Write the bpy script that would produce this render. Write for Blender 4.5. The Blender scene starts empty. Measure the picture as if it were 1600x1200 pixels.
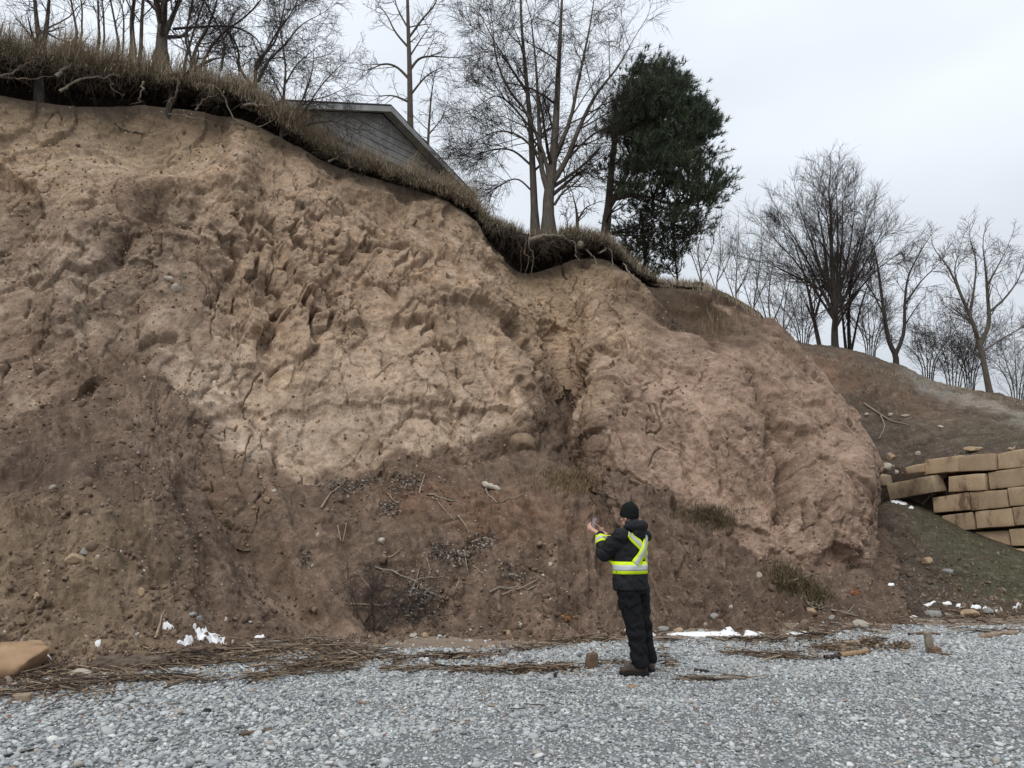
import bpy, bmesh, math, random
import numpy as np
from mathutils import Vector, Matrix, Euler
from mathutils.bvhtree import BVHTree

scene = bpy.context.scene
# ------------------------------------------------------------------ camera
CAM_Z = 1.6
FPX = 1186.0                      # focal length in pixels of the 1600 px wide photograph
PITCH = math.radians(10.46)
cam_d = bpy.data.cameras.new('camera')
cam_d.sensor_width = 36.0
cam_d.lens = 36.0 * FPX / 1600.0
cam_d.clip_start = 0.1
cam_d.clip_end = 3000
cam = bpy.data.objects.new('camera', cam_d)
scene.collection.objects.link(cam)
cam.location = (0, 0, CAM_Z)
cam.rotation_euler = (math.pi / 2 + PITCH, 0, 0)
scene.camera = cam

# ------------------------------------------------------------------ sky
SUN_EL, SUN_AZ = math.radians(48), math.radians(205)   # azimuth clockwise from +Y
world = bpy.data.worlds.new('World')
scene.world = world
world.use_nodes = True
wt = world.node_tree
wt.nodes.clear()
def wn(t, **kw):
    n = wt.nodes.new(t)
    for k, v in kw.items(): setattr(n, k, v)
    return n
w_out = wn('ShaderNodeOutputWorld')
w_tc = wn('ShaderNodeTexCoord')
w_sky = wn('ShaderNodeTexSky', sky_type='NISHITA', sun_disc=False)
w_sky.sun_elevation = SUN_EL
w_sky.sun_rotation = SUN_AZ
w_sky.dust_density = 3.0
w_bg1 = wn('ShaderNodeBackground'); w_bg1.inputs['Strength'].default_value = 0.06
wt.links.new(w_sky.outputs[0], w_bg1.inputs['Color'])
# the cloud cover: an overcast deck, brighter towards the zenith, softly mottled
w_sep = wn('ShaderNodeSeparateXYZ'); wt.links.new(w_tc.outputs['Generated'], w_sep.inputs[0])
w_el = wn('ShaderNodeMapRange'); wt.links.new(w_sep.outputs['Z'], w_el.inputs['Value'])
w_el.inputs['From Min'].default_value = 0.0; w_el.inputs['From Max'].default_value = 1.0
w_el.inputs['To Min'].default_value = 0.60; w_el.inputs['To Max'].default_value = 1.55
w_map = wn('ShaderNodeMapping'); wt.links.new(w_tc.outputs['Generated'], w_map.inputs['Vector'])
w_map.inputs['Scale'].default_value = (1.0, 1.0, 2.2)
w_no = wn('ShaderNodeTexNoise'); wt.links.new(w_map.outputs[0], w_no.inputs['Vector'])
w_no.inputs['Scale'].default_value = 1.7; w_no.inputs['Detail'].default_value = 3.5
w_no.inputs['Roughness'].default_value = 0.45
w_cl = wn('ShaderNodeMapRange'); wt.links.new(w_no.outputs['Fac'], w_cl.inputs['Value'])
w_cl.inputs['From Min'].default_value = 0.33; w_cl.inputs['From Max'].default_value = 0.67
w_cl.inputs['To Min'].default_value = 0.80; w_cl.inputs['To Max'].default_value = 1.10
w_mul = wn('ShaderNodeMath', operation='MULTIPLY')
wt.links.new(w_el.outputs[0], w_mul.inputs[0]); wt.links.new(w_cl.outputs[0], w_mul.inputs[1])
w_bg2 = wn('ShaderNodeBackground'); w_bg2.inputs['Color'].default_value = (0.865, 0.925, 1.0, 1)
wt.links.new(w_mul.outputs[0], w_bg2.inputs['Strength'])
w_mix = wn('ShaderNodeMixShader'); w_mix.inputs[0].default_value = 0.92
wt.links.new(w_bg1.outputs[0], w_mix.inputs[1]); wt.links.new(w_bg2.outputs[0], w_mix.inputs[2])
wt.links.new(w_mix.outputs[0], w_out.inputs['Surface'])

# ------------------------------------------------------------------ sun behind the clouds
sun_d = bpy.data.lights.new('sun', 'SUN')
sun_d.energy = 1.3
sun_d.angle = math.radians(24)
sun_d.color = (1.0, 0.96, 0.90)
sun = bpy.data.objects.new('sun', sun_d)
scene.collection.objects.link(sun)
sdir = Vector((math.sin(SUN_AZ) * math.cos(SUN_EL), math.cos(SUN_AZ) * math.cos(SUN_EL), math.sin(SUN_EL)))
sun.rotation_euler = sdir.to_track_quat('Z', 'Y').to_euler()

vs = scene.view_settings
vs.view_transform = 'Standard'
vs.look = 'None'
vs.exposure = 0.0
vs.gamma = 1.0
vs.use_curve_mapping = False

# ------------------------------------------------------------------ helpers
C = scene.collection
SP, CP = math.sin(PITCH), math.cos(PITCH)
def raydir(u, v):
    dx = (u - 800.0) / FPX
    dz = (600.0 - v) / FPX
    return Vector((dx, CP - dz * SP, SP + dz * CP))
def P(u, v, Y):
    d = raydir(u, v)
    t = Y / d.y
    return Vector((d.x * t, Y, CAM_Z + d.z * t))
def Pz(u, v, z):
    d = raydir(u, v)
    t = (z - CAM_Z) / d.z
    return Vector((d.x * t, d.y * t, z))
def project(p):
    """numpy (n,3) -> photograph pixel coordinates"""
    q = p - np.array([0, 0, CAM_Z])
    f = q[:, 1] * CP + q[:, 2] * SP
    up = -q[:, 1] * SP + q[:, 2] * CP
    return 800 + FPX * q[:, 0] / f, 600 - FPX * up / f

def _h(ix, iy, iz, seed):
    h = (ix.astype(np.uint32) * np.uint32(374761393) + iy.astype(np.uint32) * np.uint32(668265263)
         + iz.astype(np.uint32) * np.uint32(2246822519) + np.uint32((seed * 3266489917) & 0xffffffff))
    h = (h ^ (h >> np.uint32(13))) * np.uint32(1274126177)
    h = (h ^ (h >> np.uint32(16))) * np.uint32(2654435769)
    return h ^ (h >> np.uint32(15))
_G = np.array([(1,1,0),(-1,1,0),(1,-1,0),(-1,-1,0),(1,0,1),(-1,0,1),(1,0,-1),(-1,0,-1),
               (0,1,1),(0,-1,1),(0,1,-1),(0,-1,-1),(1,1,0),(-1,1,0),(0,-1,1),(0,-1,-1)], dtype=np.float32)
_GX, _GY, _GZ = np.ascontiguousarray(_G[:, 0]), np.ascontiguousarray(_G[:, 1]), np.ascontiguousarray(_G[:, 2])
def _fin(h):
    h = (h ^ (h >> np.uint32(13))) * np.uint32(1274126177)
    return ((h ^ (h >> np.uint32(16))) & np.uint32(15)).astype(np.intp)
def perlin(p, seed=0):
    p = p.astype(np.float32)
    i = np.floor(p); f = p - i
    w = f * f * f * (f * (f * 6 - 15) + 10)
    j = i.astype(np.int32).view(np.uint32)
    sd = np.uint32((seed * 3266489917) & 0xffffffff)
    hx = [j[:, 0] * np.uint32(374761393) + sd]; hx.append(hx[0] + np.uint32(374761393))
    hy = [j[:, 1] * np.uint32(668265263)]; hy.append(hy[0] + np.uint32(668265263))
    hz = [j[:, 2] * np.uint32(2246822519)]; hz.append(hz[0] + np.uint32(2246822519))
    fx = [f[:, 0], f[:, 0] - 1]; fy = [f[:, 1], f[:, 1] - 1]; fz = [f[:, 2], f[:, 2] - 1]
    wx, wy, wz = w[:, 0], w[:, 1], w[:, 2]
    o = []
    for a in (0, 1):
        for b in (0, 1):
            hxy = hx[a] + hy[b]; r = []
            for c in (0, 1):
                g = _fin(hxy + hz[c])
                r.append(_GX[g] * fx[a] + _GY[g] * fy[b] + _GZ[g] * fz[c])
            o.append(r[0] + (r[1] - r[0]) * wz)
    x0 = o[0] + (o[1] - o[0]) * wy; x1 = o[2] + (o[3] - o[2]) * wy
    return x0 + (x1 - x0) * wx
def fbm(p, octaves=4, seed=0, gain=0.5, lac=2.03):
    a, s, o = 1.0, 0.0, np.zeros(len(p), np.float32)
    for k in range(octaves):
        o += a * perlin(p, seed + k * 17); s += a
        a *= gain; p = p * lac + 3.7
    return o / s
def worley(p, seed=0):
    """F1, F2 distances and a random value of the nearest cell"""
    p = p.astype(np.float32)
    i = np.floor(p).astype(np.int64)
    f1 = np.full(len(p), 9.0, np.float32); f2 = f1.copy(); idv = np.zeros(len(p), np.float32)
    for a in (-1, 0, 1):
        for b in (-1, 0, 1):
            for c in (-1, 0, 1):
                h = _h(i[:, 0] + a, i[:, 1] + b, i[:, 2] + c, seed)
                px = i[:, 0] + a + (h & np.uint32(1023)).astype(np.float32) / 1023
                py = i[:, 1] + b + ((h >> np.uint32(10)) & np.uint32(1023)).astype(np.float32) / 1023
                pz = i[:, 2] + c + ((h >> np.uint32(20)) & np.uint32(1023)).astype(np.float32) / 1023
                d = np.sqrt((px - p[:, 0]) ** 2 + (py - p[:, 1]) ** 2 + (pz - p[:, 2]) ** 2)
                near = d < f1
                f2 = np.where(near, f1, np.minimum(f2, d))
                idv = np.where(near, (h & np.uint32(0xffff)).astype(np.float32) / 65535.0, idv)
                f1 = np.where(near, d, f1)
    return f1, f2, idv
def facets(p, seed=0, jump=0.45):
    """broken-earth relief: every cell is a small tilted plane; returns height and distance to the cell border"""
    p = p.astype(np.float32)
    i = np.floor(p).astype(np.int64)
    f1 = np.full(len(p), 9.0, np.float32); f2 = f1.copy(); ht = np.zeros(len(p), np.float32)
    for a in (-1, 0, 1):
        for b in (-1, 0, 1):
            for c in (-1, 0, 1):
                h = _h(i[:, 0] + a, i[:, 1] + b, i[:, 2] + c, seed)
                dx = p[:, 0] - (i[:, 0] + a + (h & np.uint32(1023)).astype(np.float32) / 1023)
                dy = p[:, 1] - (i[:, 1] + b + ((h >> np.uint32(10)) & np.uint32(1023)).astype(np.float32) / 1023)
                dz = p[:, 2] - (i[:, 2] + c + ((h >> np.uint32(20)) & np.uint32(1023)).astype(np.float32) / 1023)
                d = dx * dx + dy * dy + dz * dz
                near = d < f1
                f2 = np.where(near, f1, np.minimum(f2, d))
                g = h * np.uint32(2654435769)
                r1 = (g & np.uint32(255)).astype(np.float32) / 127.5 - 1
                r2 = ((g >> np.uint32(8)) & np.uint32(255)).astype(np.float32) / 127.5 - 1
                r3 = ((g >> np.uint32(16)) & np.uint32(255)).astype(np.float32) / 127.5 - 1
                r4 = ((g >> np.uint32(24)) & np.uint32(255)).astype(np.float32) / 127.5 - 1
                ht = np.where(near, dx * r1 + dy * r2 + dz * r3 + jump * r4, ht)
                f1 = np.where(near, d, f1)
    return ht, np.sqrt(f2) - np.sqrt(f1)
def sstep(a, b, x):
    t = np.clip((x - a) / (b - a), 0, 1)
    return t * t * (3 - 2 * t)

def tag(o, label=None, cat=None, group=None, kind=None):
    if label: o['label'] = label
    if cat: o['category'] = cat
    if group: o['group'] = group
    if kind: o['kind'] = kind
    return o
def link(name, me, mat=None, parent=None):
    o = bpy.data.objects.new(name, me)
    C.objects.link(o)
    if mat is not None and me is not None and not me.materials: me.materials.append(mat)
    if parent is not None: o.parent = parent
    return o
def empty(name, loc=(0, 0, 0), rz=0.0):
    o = bpy.data.objects.new(name, None)
    o.empty_display_size = 0.2
    C.objects.link(o); o.location = loc; o.rotation_euler = (0, 0, rz)
    return o
def np_mesh(name, verts, faces, smooth=True, col=None):
    """verts (n,3); faces (m,3|4) int array or list of such arrays"""
    if not isinstance(faces, (list, tuple)): faces = [faces]
    faces = [np.asarray(f) for f in faces if len(f)]
    me = bpy.data.meshes.new(name)
    v = np.asarray(verts, np.float32)
    me.vertices.add(len(v)); me.vertices.foreach_set('co', v.ravel())
    nl = sum(f.size for f in faces); nf = sum(len(f) for f in faces)
    me.loops.add(nl); me.polygons.add(nf)
    me.loops.foreach_set('vertex_index', np.concatenate([f.ravel() for f in faces]).astype(np.int32))
    tot = np.concatenate([np.full(len(f), f.shape[1], np.int32) for f in faces])
    st = np.concatenate([[0], np.cumsum(tot)[:-1]]).astype(np.int32)
    me.polygons.foreach_set('loop_start', st)
    me.polygons.foreach_set('loop_total', tot)
    if smooth: me.polygons.foreach_set('use_smooth', np.ones(nf, bool))
    if col is not None:
        at = me.attributes.new('tint', 'FLOAT_COLOR', 'POINT')
        c4 = np.ones((len(v), 4), np.float32); c4[:, :3] = col
        at.data.foreach_set('color', c4.ravel())
    me.update(calc_edges=True)
    return me
def grid_faces(nc, nr):
    i = np.arange(nc - 1)[:, None] * nr + np.arange(nr - 1)[None, :]
    i = i.ravel()
    return np.stack([i, i + nr, i + nr + 1, i + 1], 1)
def catmull(ctrl, t):
    """ctrl (n, ...) ; t array of parameters 0..n-1 ; interpolates along axis 0"""
    n = len(ctrl)
    k = np.clip(np.floor(t).astype(int), 0, n - 2); f = (t - k)
    g = lambda j: ctrl[np.clip(j, 0, n - 1)]
    p0, p1, p2, p3 = g(k - 1), g(k), g(k + 1), g(k + 2)
    p0 = np.where((k == 0).reshape((-1,) + (1,) * (ctrl.ndim - 1)), 2 * p1 - p2, p0)
    p3 = np.where((k == n - 2).reshape((-1,) + (1,) * (ctrl.ndim - 1)), 2 * p2 - p1, p3)
    f = f.reshape((-1,) + (1,) * (ctrl.ndim - 1))
    return 0.5 * (2 * p1 + (p2 - p0) * f + (2 * p0 - 5 * p1 + 4 * p2 - p3) * f ** 2 + (3 * p1 - p0 - 3 * p2 + p3) * f ** 3)
def grid_normals(G):
    du = np.gradient(G, axis=0); dv = np.gradient(G, axis=1)
    n = np.cross(du, dv)
    n /= np.linalg.norm(n, axis=2, keepdims=True) + 1e-9
    return n

# ------------------------------------------------------------------ materials
def mat_new(name, rough=0.9, spec=0.25):
    m = bpy.data.materials.new(name); m.use_nodes = True
    b = m.node_tree.nodes['Principled BSDF']
    b.inputs['Roughness'].default_value = rough
    b.inputs['Specular IOR Level'].default_value = spec
    return m, m.node_tree, b
def nd(t, ty, **kw):
    n = t.nodes.new(ty)
    for k, v in kw.items(): setattr(n, k, v)
    return n
def noise_node(t, scale, detail=6, rough=0.6, coord='Object', vec=None):
    n = nd(t, 'ShaderNodeTexNoise')
    n.inputs['Scale'].default_value = scale; n.inputs['Detail'].default_value = detail
    n.inputs['Roughness'].default_value = rough
    if vec is None:
        tc = nd(t, 'ShaderNodeTexCoord'); vec = tc.outputs[coord]
    t.links.new(vec, n.inputs['Vector'])
    return n
def ramp(t, src, stops):
    r = nd(t, 'ShaderNodeValToRGB'); t.links.new(src, r.inputs[0])
    e = r.color_ramp.elements
    while len(e) < len(stops): e.new(0.5)
    for k, (pos, c) in enumerate(stops):
        e[k].position = pos; e[k].color = (c[0], c[1], c[2], 1)
    return r
def bump(t, b, src, strength, dist, prev=None):
    n = nd(t, 'ShaderNodeBump'); n.inputs['Strength'].default_value = strength
    n.inputs['Distance'].default_value = dist
    t.links.new(src, n.inputs['Height'])
    if prev is not None: t.links.new(prev.outputs[0], n.inputs['Normal'])
    t.links.new(n.outputs[0], b.inputs['Normal'])
    return n
def mat_simple(name, c1, c2=None, scale=8, rough=0.85, bmp=0.0, bdist=0.01, spec=0.25, detail=5, stretch=None):
    m, t, b = mat_new(name, rough, spec)
    if c2 is None: c2 = tuple(x * 0.72 for x in c1)
    vec = None
    if stretch:
        tc = nd(t, 'ShaderNodeTexCoord'); mp = nd(t, 'ShaderNodeMapping')
        mp.inputs['Scale'].default_value = stretch
        t.links.new(tc.outputs['Object'], mp.inputs['Vector']); vec = mp.outputs[0]
    n = noise_node(t, scale, detail, vec=vec)
    r = ramp(t, n.outputs['Fac'], [(0.32, c2), (0.68, c1)])
    t.links.new(r.outputs[0], b.inputs['Base Color'])
    if bmp: bump(t, b, n.outputs['Fac'], bmp, bdist)
    return m
def mat_soil(name, fine=1.0, rough=0.95, bdist=0.03):
    """earth whose colour comes from the 'tint' attribute, broken up by fine grain and pebbly relief"""
    m, t, b = mat_new(name, rough, 0.12)
    at = nd(t, 'ShaderNodeAttribute', attribute_name='tint')
    n1 = noise_node(t, 7.0 * fine, 9, 0.68); n2 = noise_node(t, 34 * fine, 5, 0.7)
    r1 = ramp(t, n1.outputs['Fac'], [(0.28, (0.66, 0.64, 0.62)), (0.5, (1, 1, 1)), (0.72, (1.24, 1.25, 1.27))])
    r2 = ramp(t, n2.outputs['Fac'], [(0.30, (0.74, 0.73, 0.72)), (0.5, (1, 1, 1)), (0.74, (1.26, 1.26, 1.26))])
    mx = nd(t, 'ShaderNodeMix', data_type='RGBA', blend_type='MULTIPLY'); mx.inputs[0].default_value = 1
    t.links.new(at.outputs['Color'], mx.inputs[6]); t.links.new(r1.outputs[0], mx.inputs[7])
    mx2 = nd(t, 'ShaderNodeMix', data_type='RGBA', blend_type='MULTIPLY'); mx2.inputs[0].default_value = 1
    t.links.new(mx.outputs[2], mx2.inputs[6]); t.links.new(r2.outputs[0], mx2.inputs[7])
    # small pale stones caught in the earth
    vo = nd(t, 'ShaderNodeTexVoronoi', feature='F1'); vo.inputs['Scale'].default_value = 9 * fine
    tc = nd(t, 'ShaderNodeTexCoord'); t.links.new(tc.outputs['Object'], vo.inputs['Vector'])
    sp = nd(t, 'ShaderNodeSeparateColor'); t.links.new(vo.outputs['Color'], sp.inputs[0])
    gt = nd(t, 'ShaderNodeMath', operation='GREATER_THAN'); t.links.new(sp.outputs[0], gt.inputs[0]); gt.inputs[1].default_value = 0.86
    ls = nd(t, 'ShaderNodeMath', operation='LESS_THAN'); t.links.new(vo.outputs['Distance'], ls.inputs[0]); ls.inputs[1].default_value = 0.16
    an = nd(t, 'ShaderNodeMath', operation='MULTIPLY'); t.links.new(gt.outputs[0], an.inputs[0]); t.links.new(ls.outputs[0], an.inputs[1])
    mx3 = nd(t, 'ShaderNodeMix', data_type='RGBA'); t.links.new(an.outputs[0], mx3.inputs[0])
    t.links.new(mx2.outputs[2], mx3.inputs[6]); mx3.inputs[7].default_value = (0.42, 0.37, 0.31, 1)
    t.links.new(mx3.outputs[2], b.inputs['Base Color'])
    b1 = bump(t, b, n1.outputs['Fac'], 0.55, bdist * 2)
    b2 = bump(t, b, n2.outputs['Fac'], 0.5, bdist * 0.6, b1)
    ds = nd(t, 'ShaderNodeVectorMath', operation='MULTIPLY_ADD'); t.links.new(n1.outputs['Color'], ds.inputs[0]); ds.inputs[1].default_value = (0.10, 0.10, 0.10); t.links.new(tc.outputs['Object'], ds.inputs[2])
    v2 = nd(t, 'ShaderNodeTexVoronoi', feature='F1'); v2.inputs['Scale'].default_value = 15 * fine; t.links.new(ds.outputs[0], v2.inputs['Vector'])
    s2 = nd(t, 'ShaderNodeSeparateColor'); t.links.new(v2.outputs['Color'], s2.inputs[0])
    sm = nd(t, 'ShaderNodeMath', operation='SUBTRACT'); t.links.new(s2.outputs[1], sm.inputs[0]); t.links.new(v2.outputs['Distance'], sm.inputs[1])
    bump(t, b, sm.outputs[0], 0.5, bdist * 0.7, b2)
    return m
# ================================================================== the bluff
def ctrl_grid(cols):
    return np.array([[tuple(P(*p)) for p in c] for c in cols], dtype=np.float64)
BL = [  # per column, foot to top of the bare earth: (photo x, photo y, distance)
 [(-420,960,10.4),(-420,760,11.4),(-420,520,12.4),(-420,290,13.4),(-420,90,14.6)],
 [(-200,900,11.2),(-200,700,12.3),(-200,480,13.3),(-200,290,14.4),(-200,130,15.6)],
 [(0,840,12.0),(0,640,13.3),(0,450,14.3),(0,290,15.3),(0,150,16.4)],
 [(120,840,12.3),(120,640,13.5),(112,450,14.6),(120,290,15.5),(110,165,17.0)],
 [(235,850,12.5),(235,650,13.9),(232,450,15.0),(235,300,15.8),(215,165,17.9)],
 [(335,860,12.6),(340,660,14.1),(340,450,15.3),(345,285,16.3),(330,175,17.9)],
 [(425,860,13.2),(430,670,14.5),(430,480,15.8),(425,330,16.8),(420,205,18.2)],
 [(560,820,14.1),(560,650,15.2),(555,500,16.6),(550,380,17.7),(540,264,19.1)],
 [(670,820,14.8),(670,660,15.8),(665,520,17.0),(660,400,18.4),(655,296,19.9)],
 [(750,800,15.3),(755,660,16.3),(758,540,17.4),(748,430,18.8),(730,336,20.4)],
 [(818,780,16.1),(824,650,16.9),(806,530,18.3),(782,450,19.6),(768,385,21.0)],
 [(868,770,18.3),(872,645,19.3),(868,565,20.4),(850,490,21.2),(815,425,21.8)],
 [(900,770,17.5),(900,655,18.8),(905,585,19.8),(900,505,20.9),(868,415,21.9)],
 [(930,770,15.8),(922,672,16.5),(934,575,17.8),(936,490,19.9),(905,402,22.1)],
 [(1030,830,15.3),(1030,710,16.1),(1030,595,17.1),(1000,500,19.0),(955,408,22.3)],
 [(1120,870,15.0),(1120,745,15.7),(1112,630,16.8),(1075,540,18.5),(1000,442,22.5)],
 [(1200,910,14.7),(1200,790,15.4),(1192,675,16.7),(1148,570,18.6),(1060,450,22.5)],
 [(1290,920,15.1),(1290,800,15.7),(1275,680,17.2),(1220,570,19.3),(1125,462,22.7)],
 [(1345,910,15.9),(1351,815,16.2),(1350,725,17.0),(1290,610,19.2),(1186,492,23.0)],
 [(1352,890,18.2),(1360,800,19.0),(1352,710,20.4),(1296,610,22.6),(1206,520,26.6)],
 [(1342,880,23.0),(1345,790,25.0),(1335,705,27.0),(1285,605,29.5),(1225,540,34.0)],
]
TAL = [  # toe pixel on the beach, contact pixel and distance on the face, sag
 ((-520,1190),(-420,690,11.3)), ((-260,1120),(-200,680,12.2)), ((-60,1066),(0,668,13.0)), ((60,1056),(95,640,13.4)), ((170,1048),(190,580,14.1)),
 ((290,1034),(250,575,14.4)), ((400,1012),(310,650,14.1)), ((480,1000),(360,702,14.2)), ((560,996),(420,738,14.1)), ((640,995),(510,742,14.6)),
 ((720,992),(610,722,15.2)), ((800,990),(700,712,15.7)), ((870,988),(765,700,16.2)), ((940,986),(830,655,17.0)), ((1010,984),(880,632,19.4)),
 ((1080,983),(925,690,16.4)), ((1140,983),(1000,740,16.0)), ((1190,982),(1075,790,15.6)), ((1240,980),(1150,835,15.4)), ((1290,978),(1225,882,15.1)),
 ((1330,976),(1290,880,15.7)), ((1370,973),(1352,858,16.6)), ((1420,971),(1395,850,19.5)),
]
ct = ctrl_grid(BL)
ucol = np.array([c[2][0] for c in BL], float)
# sample densely where the photograph looks
tpar = []
for k in range(len(BL) - 1):
    w = max(abs(BL[k + 1][j][0] - BL[k][j][0]) for j in range(5))
    l3 = max(np.linalg.norm(ct[k + 1][j] - ct[k][j]) for j in range(5))
    n = max(6, int(w * 0.62), int(l3 / 0.032)) if k >= 2 else int(w * 0.2)
    tpar.append(k + np.arange(n) / n)
tpar = np.concatenate(tpar + [[len(BL) - 1.0]])
face = catmull(ct, tpar)                                  # (nc, 5, 3)
NR = 370
rpar = np.linspace(0, 4, NR)
face = catmull(face.transpose(1, 0, 2), rpar).transpose(1, 0, 2)
nrm = grid_normals(face)
nc = len(tpar)
flat = face.reshape(-1, 3); fn = nrm.reshape(-1, 3)
if fn[:, 1].mean() > 0: fn = -fn
pu, pv = project(flat)
rr = np.tile(rpar, nc)
def blob(u, v, u0, v0, ru, rv, ang=0.0):
    c, s = math.cos(math.radians(ang)), math.sin(math.radians(ang))
    du, dv = u - u0, v - v0
    a, b = (du * c + dv * s) / ru, (-du * s + dv * c) / rv
    return np.exp(-(a * a + b * b))
p3 = flat.copy()
warp = np.stack([fbm(p3 * 0.9, 3, 5), fbm(p3 * 0.9, 3, 6), fbm(p3 * 0.9, 3, 7)], 1)
pw = p3 + warp * 0.30
pww = p3 + warp * 0.6
vert = pw * np.array([1.0, 1.0, 0.28])
big = fbm(pw * 0.38, 4, 11)
ribs = fbm(vert * 0.95, 4, 21)
rough_m = np.clip(1.25 * blob(pu, pv, 475, 460, 78, 100, 20) + 0.55 * blob(pu, pv, 670, 500, 45, 120, -15) + 0.4 * blob(pu, pv, 870, 520, 60, 60)
                  + 0.45 * blob(pu, pv, 400, 360, 120, 70) + 0.22 * blob(pu, pv, 150, 420, 260, 200) + 0.40 * blob(pu, pv, 600, 370, 150, 50)
                  + 0.30 * blob(pu, pv, 1220, 720, 120, 140), 0, 1.2)
smooth_m = np.clip(blob(pu, pv, 200, 235, 140, 45, -8) + blob(pu, pv, 850, 455, 70, 40) + 0.6 * blob(pu, pv, 1080, 640, 150, 120)
                   + 0.6 * blob(pu, pv, 480, 660, 110, 50) + 0.7 * blob(pu, pv, 590, 470, 35, 70), 0, 1)
lo = 1 - 0.65 * smooth_m
skew = np.stack([pw[:, 0] + 0.35 * pw[:, 2], pw[:, 1], pw[:, 2] * 0.62], 1)      # cells stretched down the face
fw = np.stack([fbm(p3 * 3.3, 3, 15), fbm(p3 * 3.3, 3, 16), fbm(p3 * 3.3, 3, 17)], 1)
f0, e0 = facets((p3 + warp * 0.3 + fw * 0.22) * 0.42 + 3, 39, 0.15)
def strat(p, along, s_perp, s_along, off, seed, jump):
    """facets stretched along a direction: long slabs and ledges instead of round cells"""
    al = np.array(along, float); al /= np.linalg.norm(al)
    ac = p @ al
    q = (p - ac[:, None] * al) * s_perp + (ac * s_along)[:, None] * al + off
    return facets(q, seed, jump)
right_m = sstep(905, 985, pu)
jw = p3 + warp * 0.25 + fw * 0.16
fa, ea = strat(jw, (0.12, 0.25, 1.0), 1.15, 0.42, 1.0, 41, 0.6)              # tall joint slabs of the main face
fr_, er_ = strat(jw, (0.60, -0.25, -0.85), 1.0, 0.30, 2.0, 42, 0.6)          # slabs of the right buttress run down to the right
fa = fa * (1 - right_m) + fr_ * right_m; ea = ea * (1 - right_m) + er_ * right_m
fb, eb = strat(p3 + warp * 0.18 + fw * 0.06, (0.3, 0.2, 1.0), 3.0, 1.7, 5.0, 43, 0.7)
fc, ec = facets((p3 + warp * 0.15) * 6.5 + 2, 47, 0.6)
rm2 = np.clip(rough_m, 0, 1)
d = 0.30 * big + 0.10 * ribs * lo
d += 0.38 * f0 * (0.40 + 0.60 * sstep(0.0, 0.16, e0))
d += (0.20 + 0.10 * right_m) * fa * (0.55 + 0.6 * rough_m) * (1 - 0.45 * smooth_m) * (0.5 + 0.5 * sstep(0.0, 0.07, ea))
d += 0.075 * fb * (0.22 + 0.95 * rough_m) * lo
d += 0.030 * fc * (0.45 + 0.75 * rough_m) * lo
d -= 0.075 * np.exp(-(ea / 0.03) ** 2) * sstep(-0.1, 0.15, fbm(p3 * 0.8 + 3, 2, 64)) * (1 - 0.5 * smooth_m)
d -= 0.030 * np.exp(-(eb / 0.045) ** 2) * (0.25 + rough_m) * lo
# hollows where lumps fell out: whole cells set back
pk = -fb
d -= 0.20 * sstep(0.42, 0.50, pk) * rough_m
pk = pk * 0.42
# steep cracks and little scarps
cr = np.abs(fbm(vert * np.array([0.8, 0.8, 0.5]) + 17, 4, 61))
cm = sstep(0.0, 0.16, fbm(p3 * 0.5 + 40, 2, 63))
d -= 0.16 * np.exp(-(cr / 0.007) ** 2) * cm
# bedding on the right buttress: steep stripes running down right
td = (p3[:, 0] * 0.62 + p3[:, 2] * 0.75)
bed = fbm(np.stack([td * 1.3, p3[:, 1] * 0.6, (p3[:, 2] * 0.62 - p3[:, 0] * 0.75) * 0.22], 1) + warp * 0.15, 4, 71)
d += 0.22 * bed * right_m * (1 - sstep(16.6, 17.4, np.repeat(tpar, NR)))
d += 0.08 * fbm(pww * 1.3, 5, 81, 0.6) + 0.03 * fbm(p3 * 7.5, 3, 83) + 0.016 * fbm(p3 * 21, 2, 85)
# big features read off the photograph: scoop under the turf, ledge, rib, overhanging buttress edge, gully
d -= 0.55 * blob(pu, pv, 230, 225, 110, 42, 4)
d += 0.28 * blob(pu, pv, 250, 292, 110, 20, -8)
d += 0.35 * blob(pu, pv, 370, 250, 30, 70, 10)
d -= 0.30 * blob(pu, pv, 430, 480, 24, 120, 5)
d += 0.25 * blob(pu, pv, 110, 450, 38, 70, 15)
d -= 0.12 * blob(pu, pv, 905, 610, 12, 50, -5)
d += 0.30 * blob(pu, pv, 945, 650, 28, 70, 5)
d += 0.35 * blob(pu, pv, 785, 670, 40, 28)
d -= 0.25 * blob(pu, pv, 1215, 640, 22, 110, -38)
d -= 0.70 * blob(pu, pv, 1085, 500, 70, 28, 40)
d += 0.45 * blob(pu, pv, 1130, 590, 90, 26, 52) + 0.35 * blob(pu, pv, 1335, 740, 30, 60, 10) - 0.3 * blob(pu, pv, 1200, 740, 40, 60, -25) + 0.3 * blob(pu, pv, 1150, 700, 50, 60, -20) + 0.3 * blob(pu, pv, 1275, 750, 30, 80, -20)
d -= 0.28 * blob(pu, pv, 1225, 790, 12, 60, -15)
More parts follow.
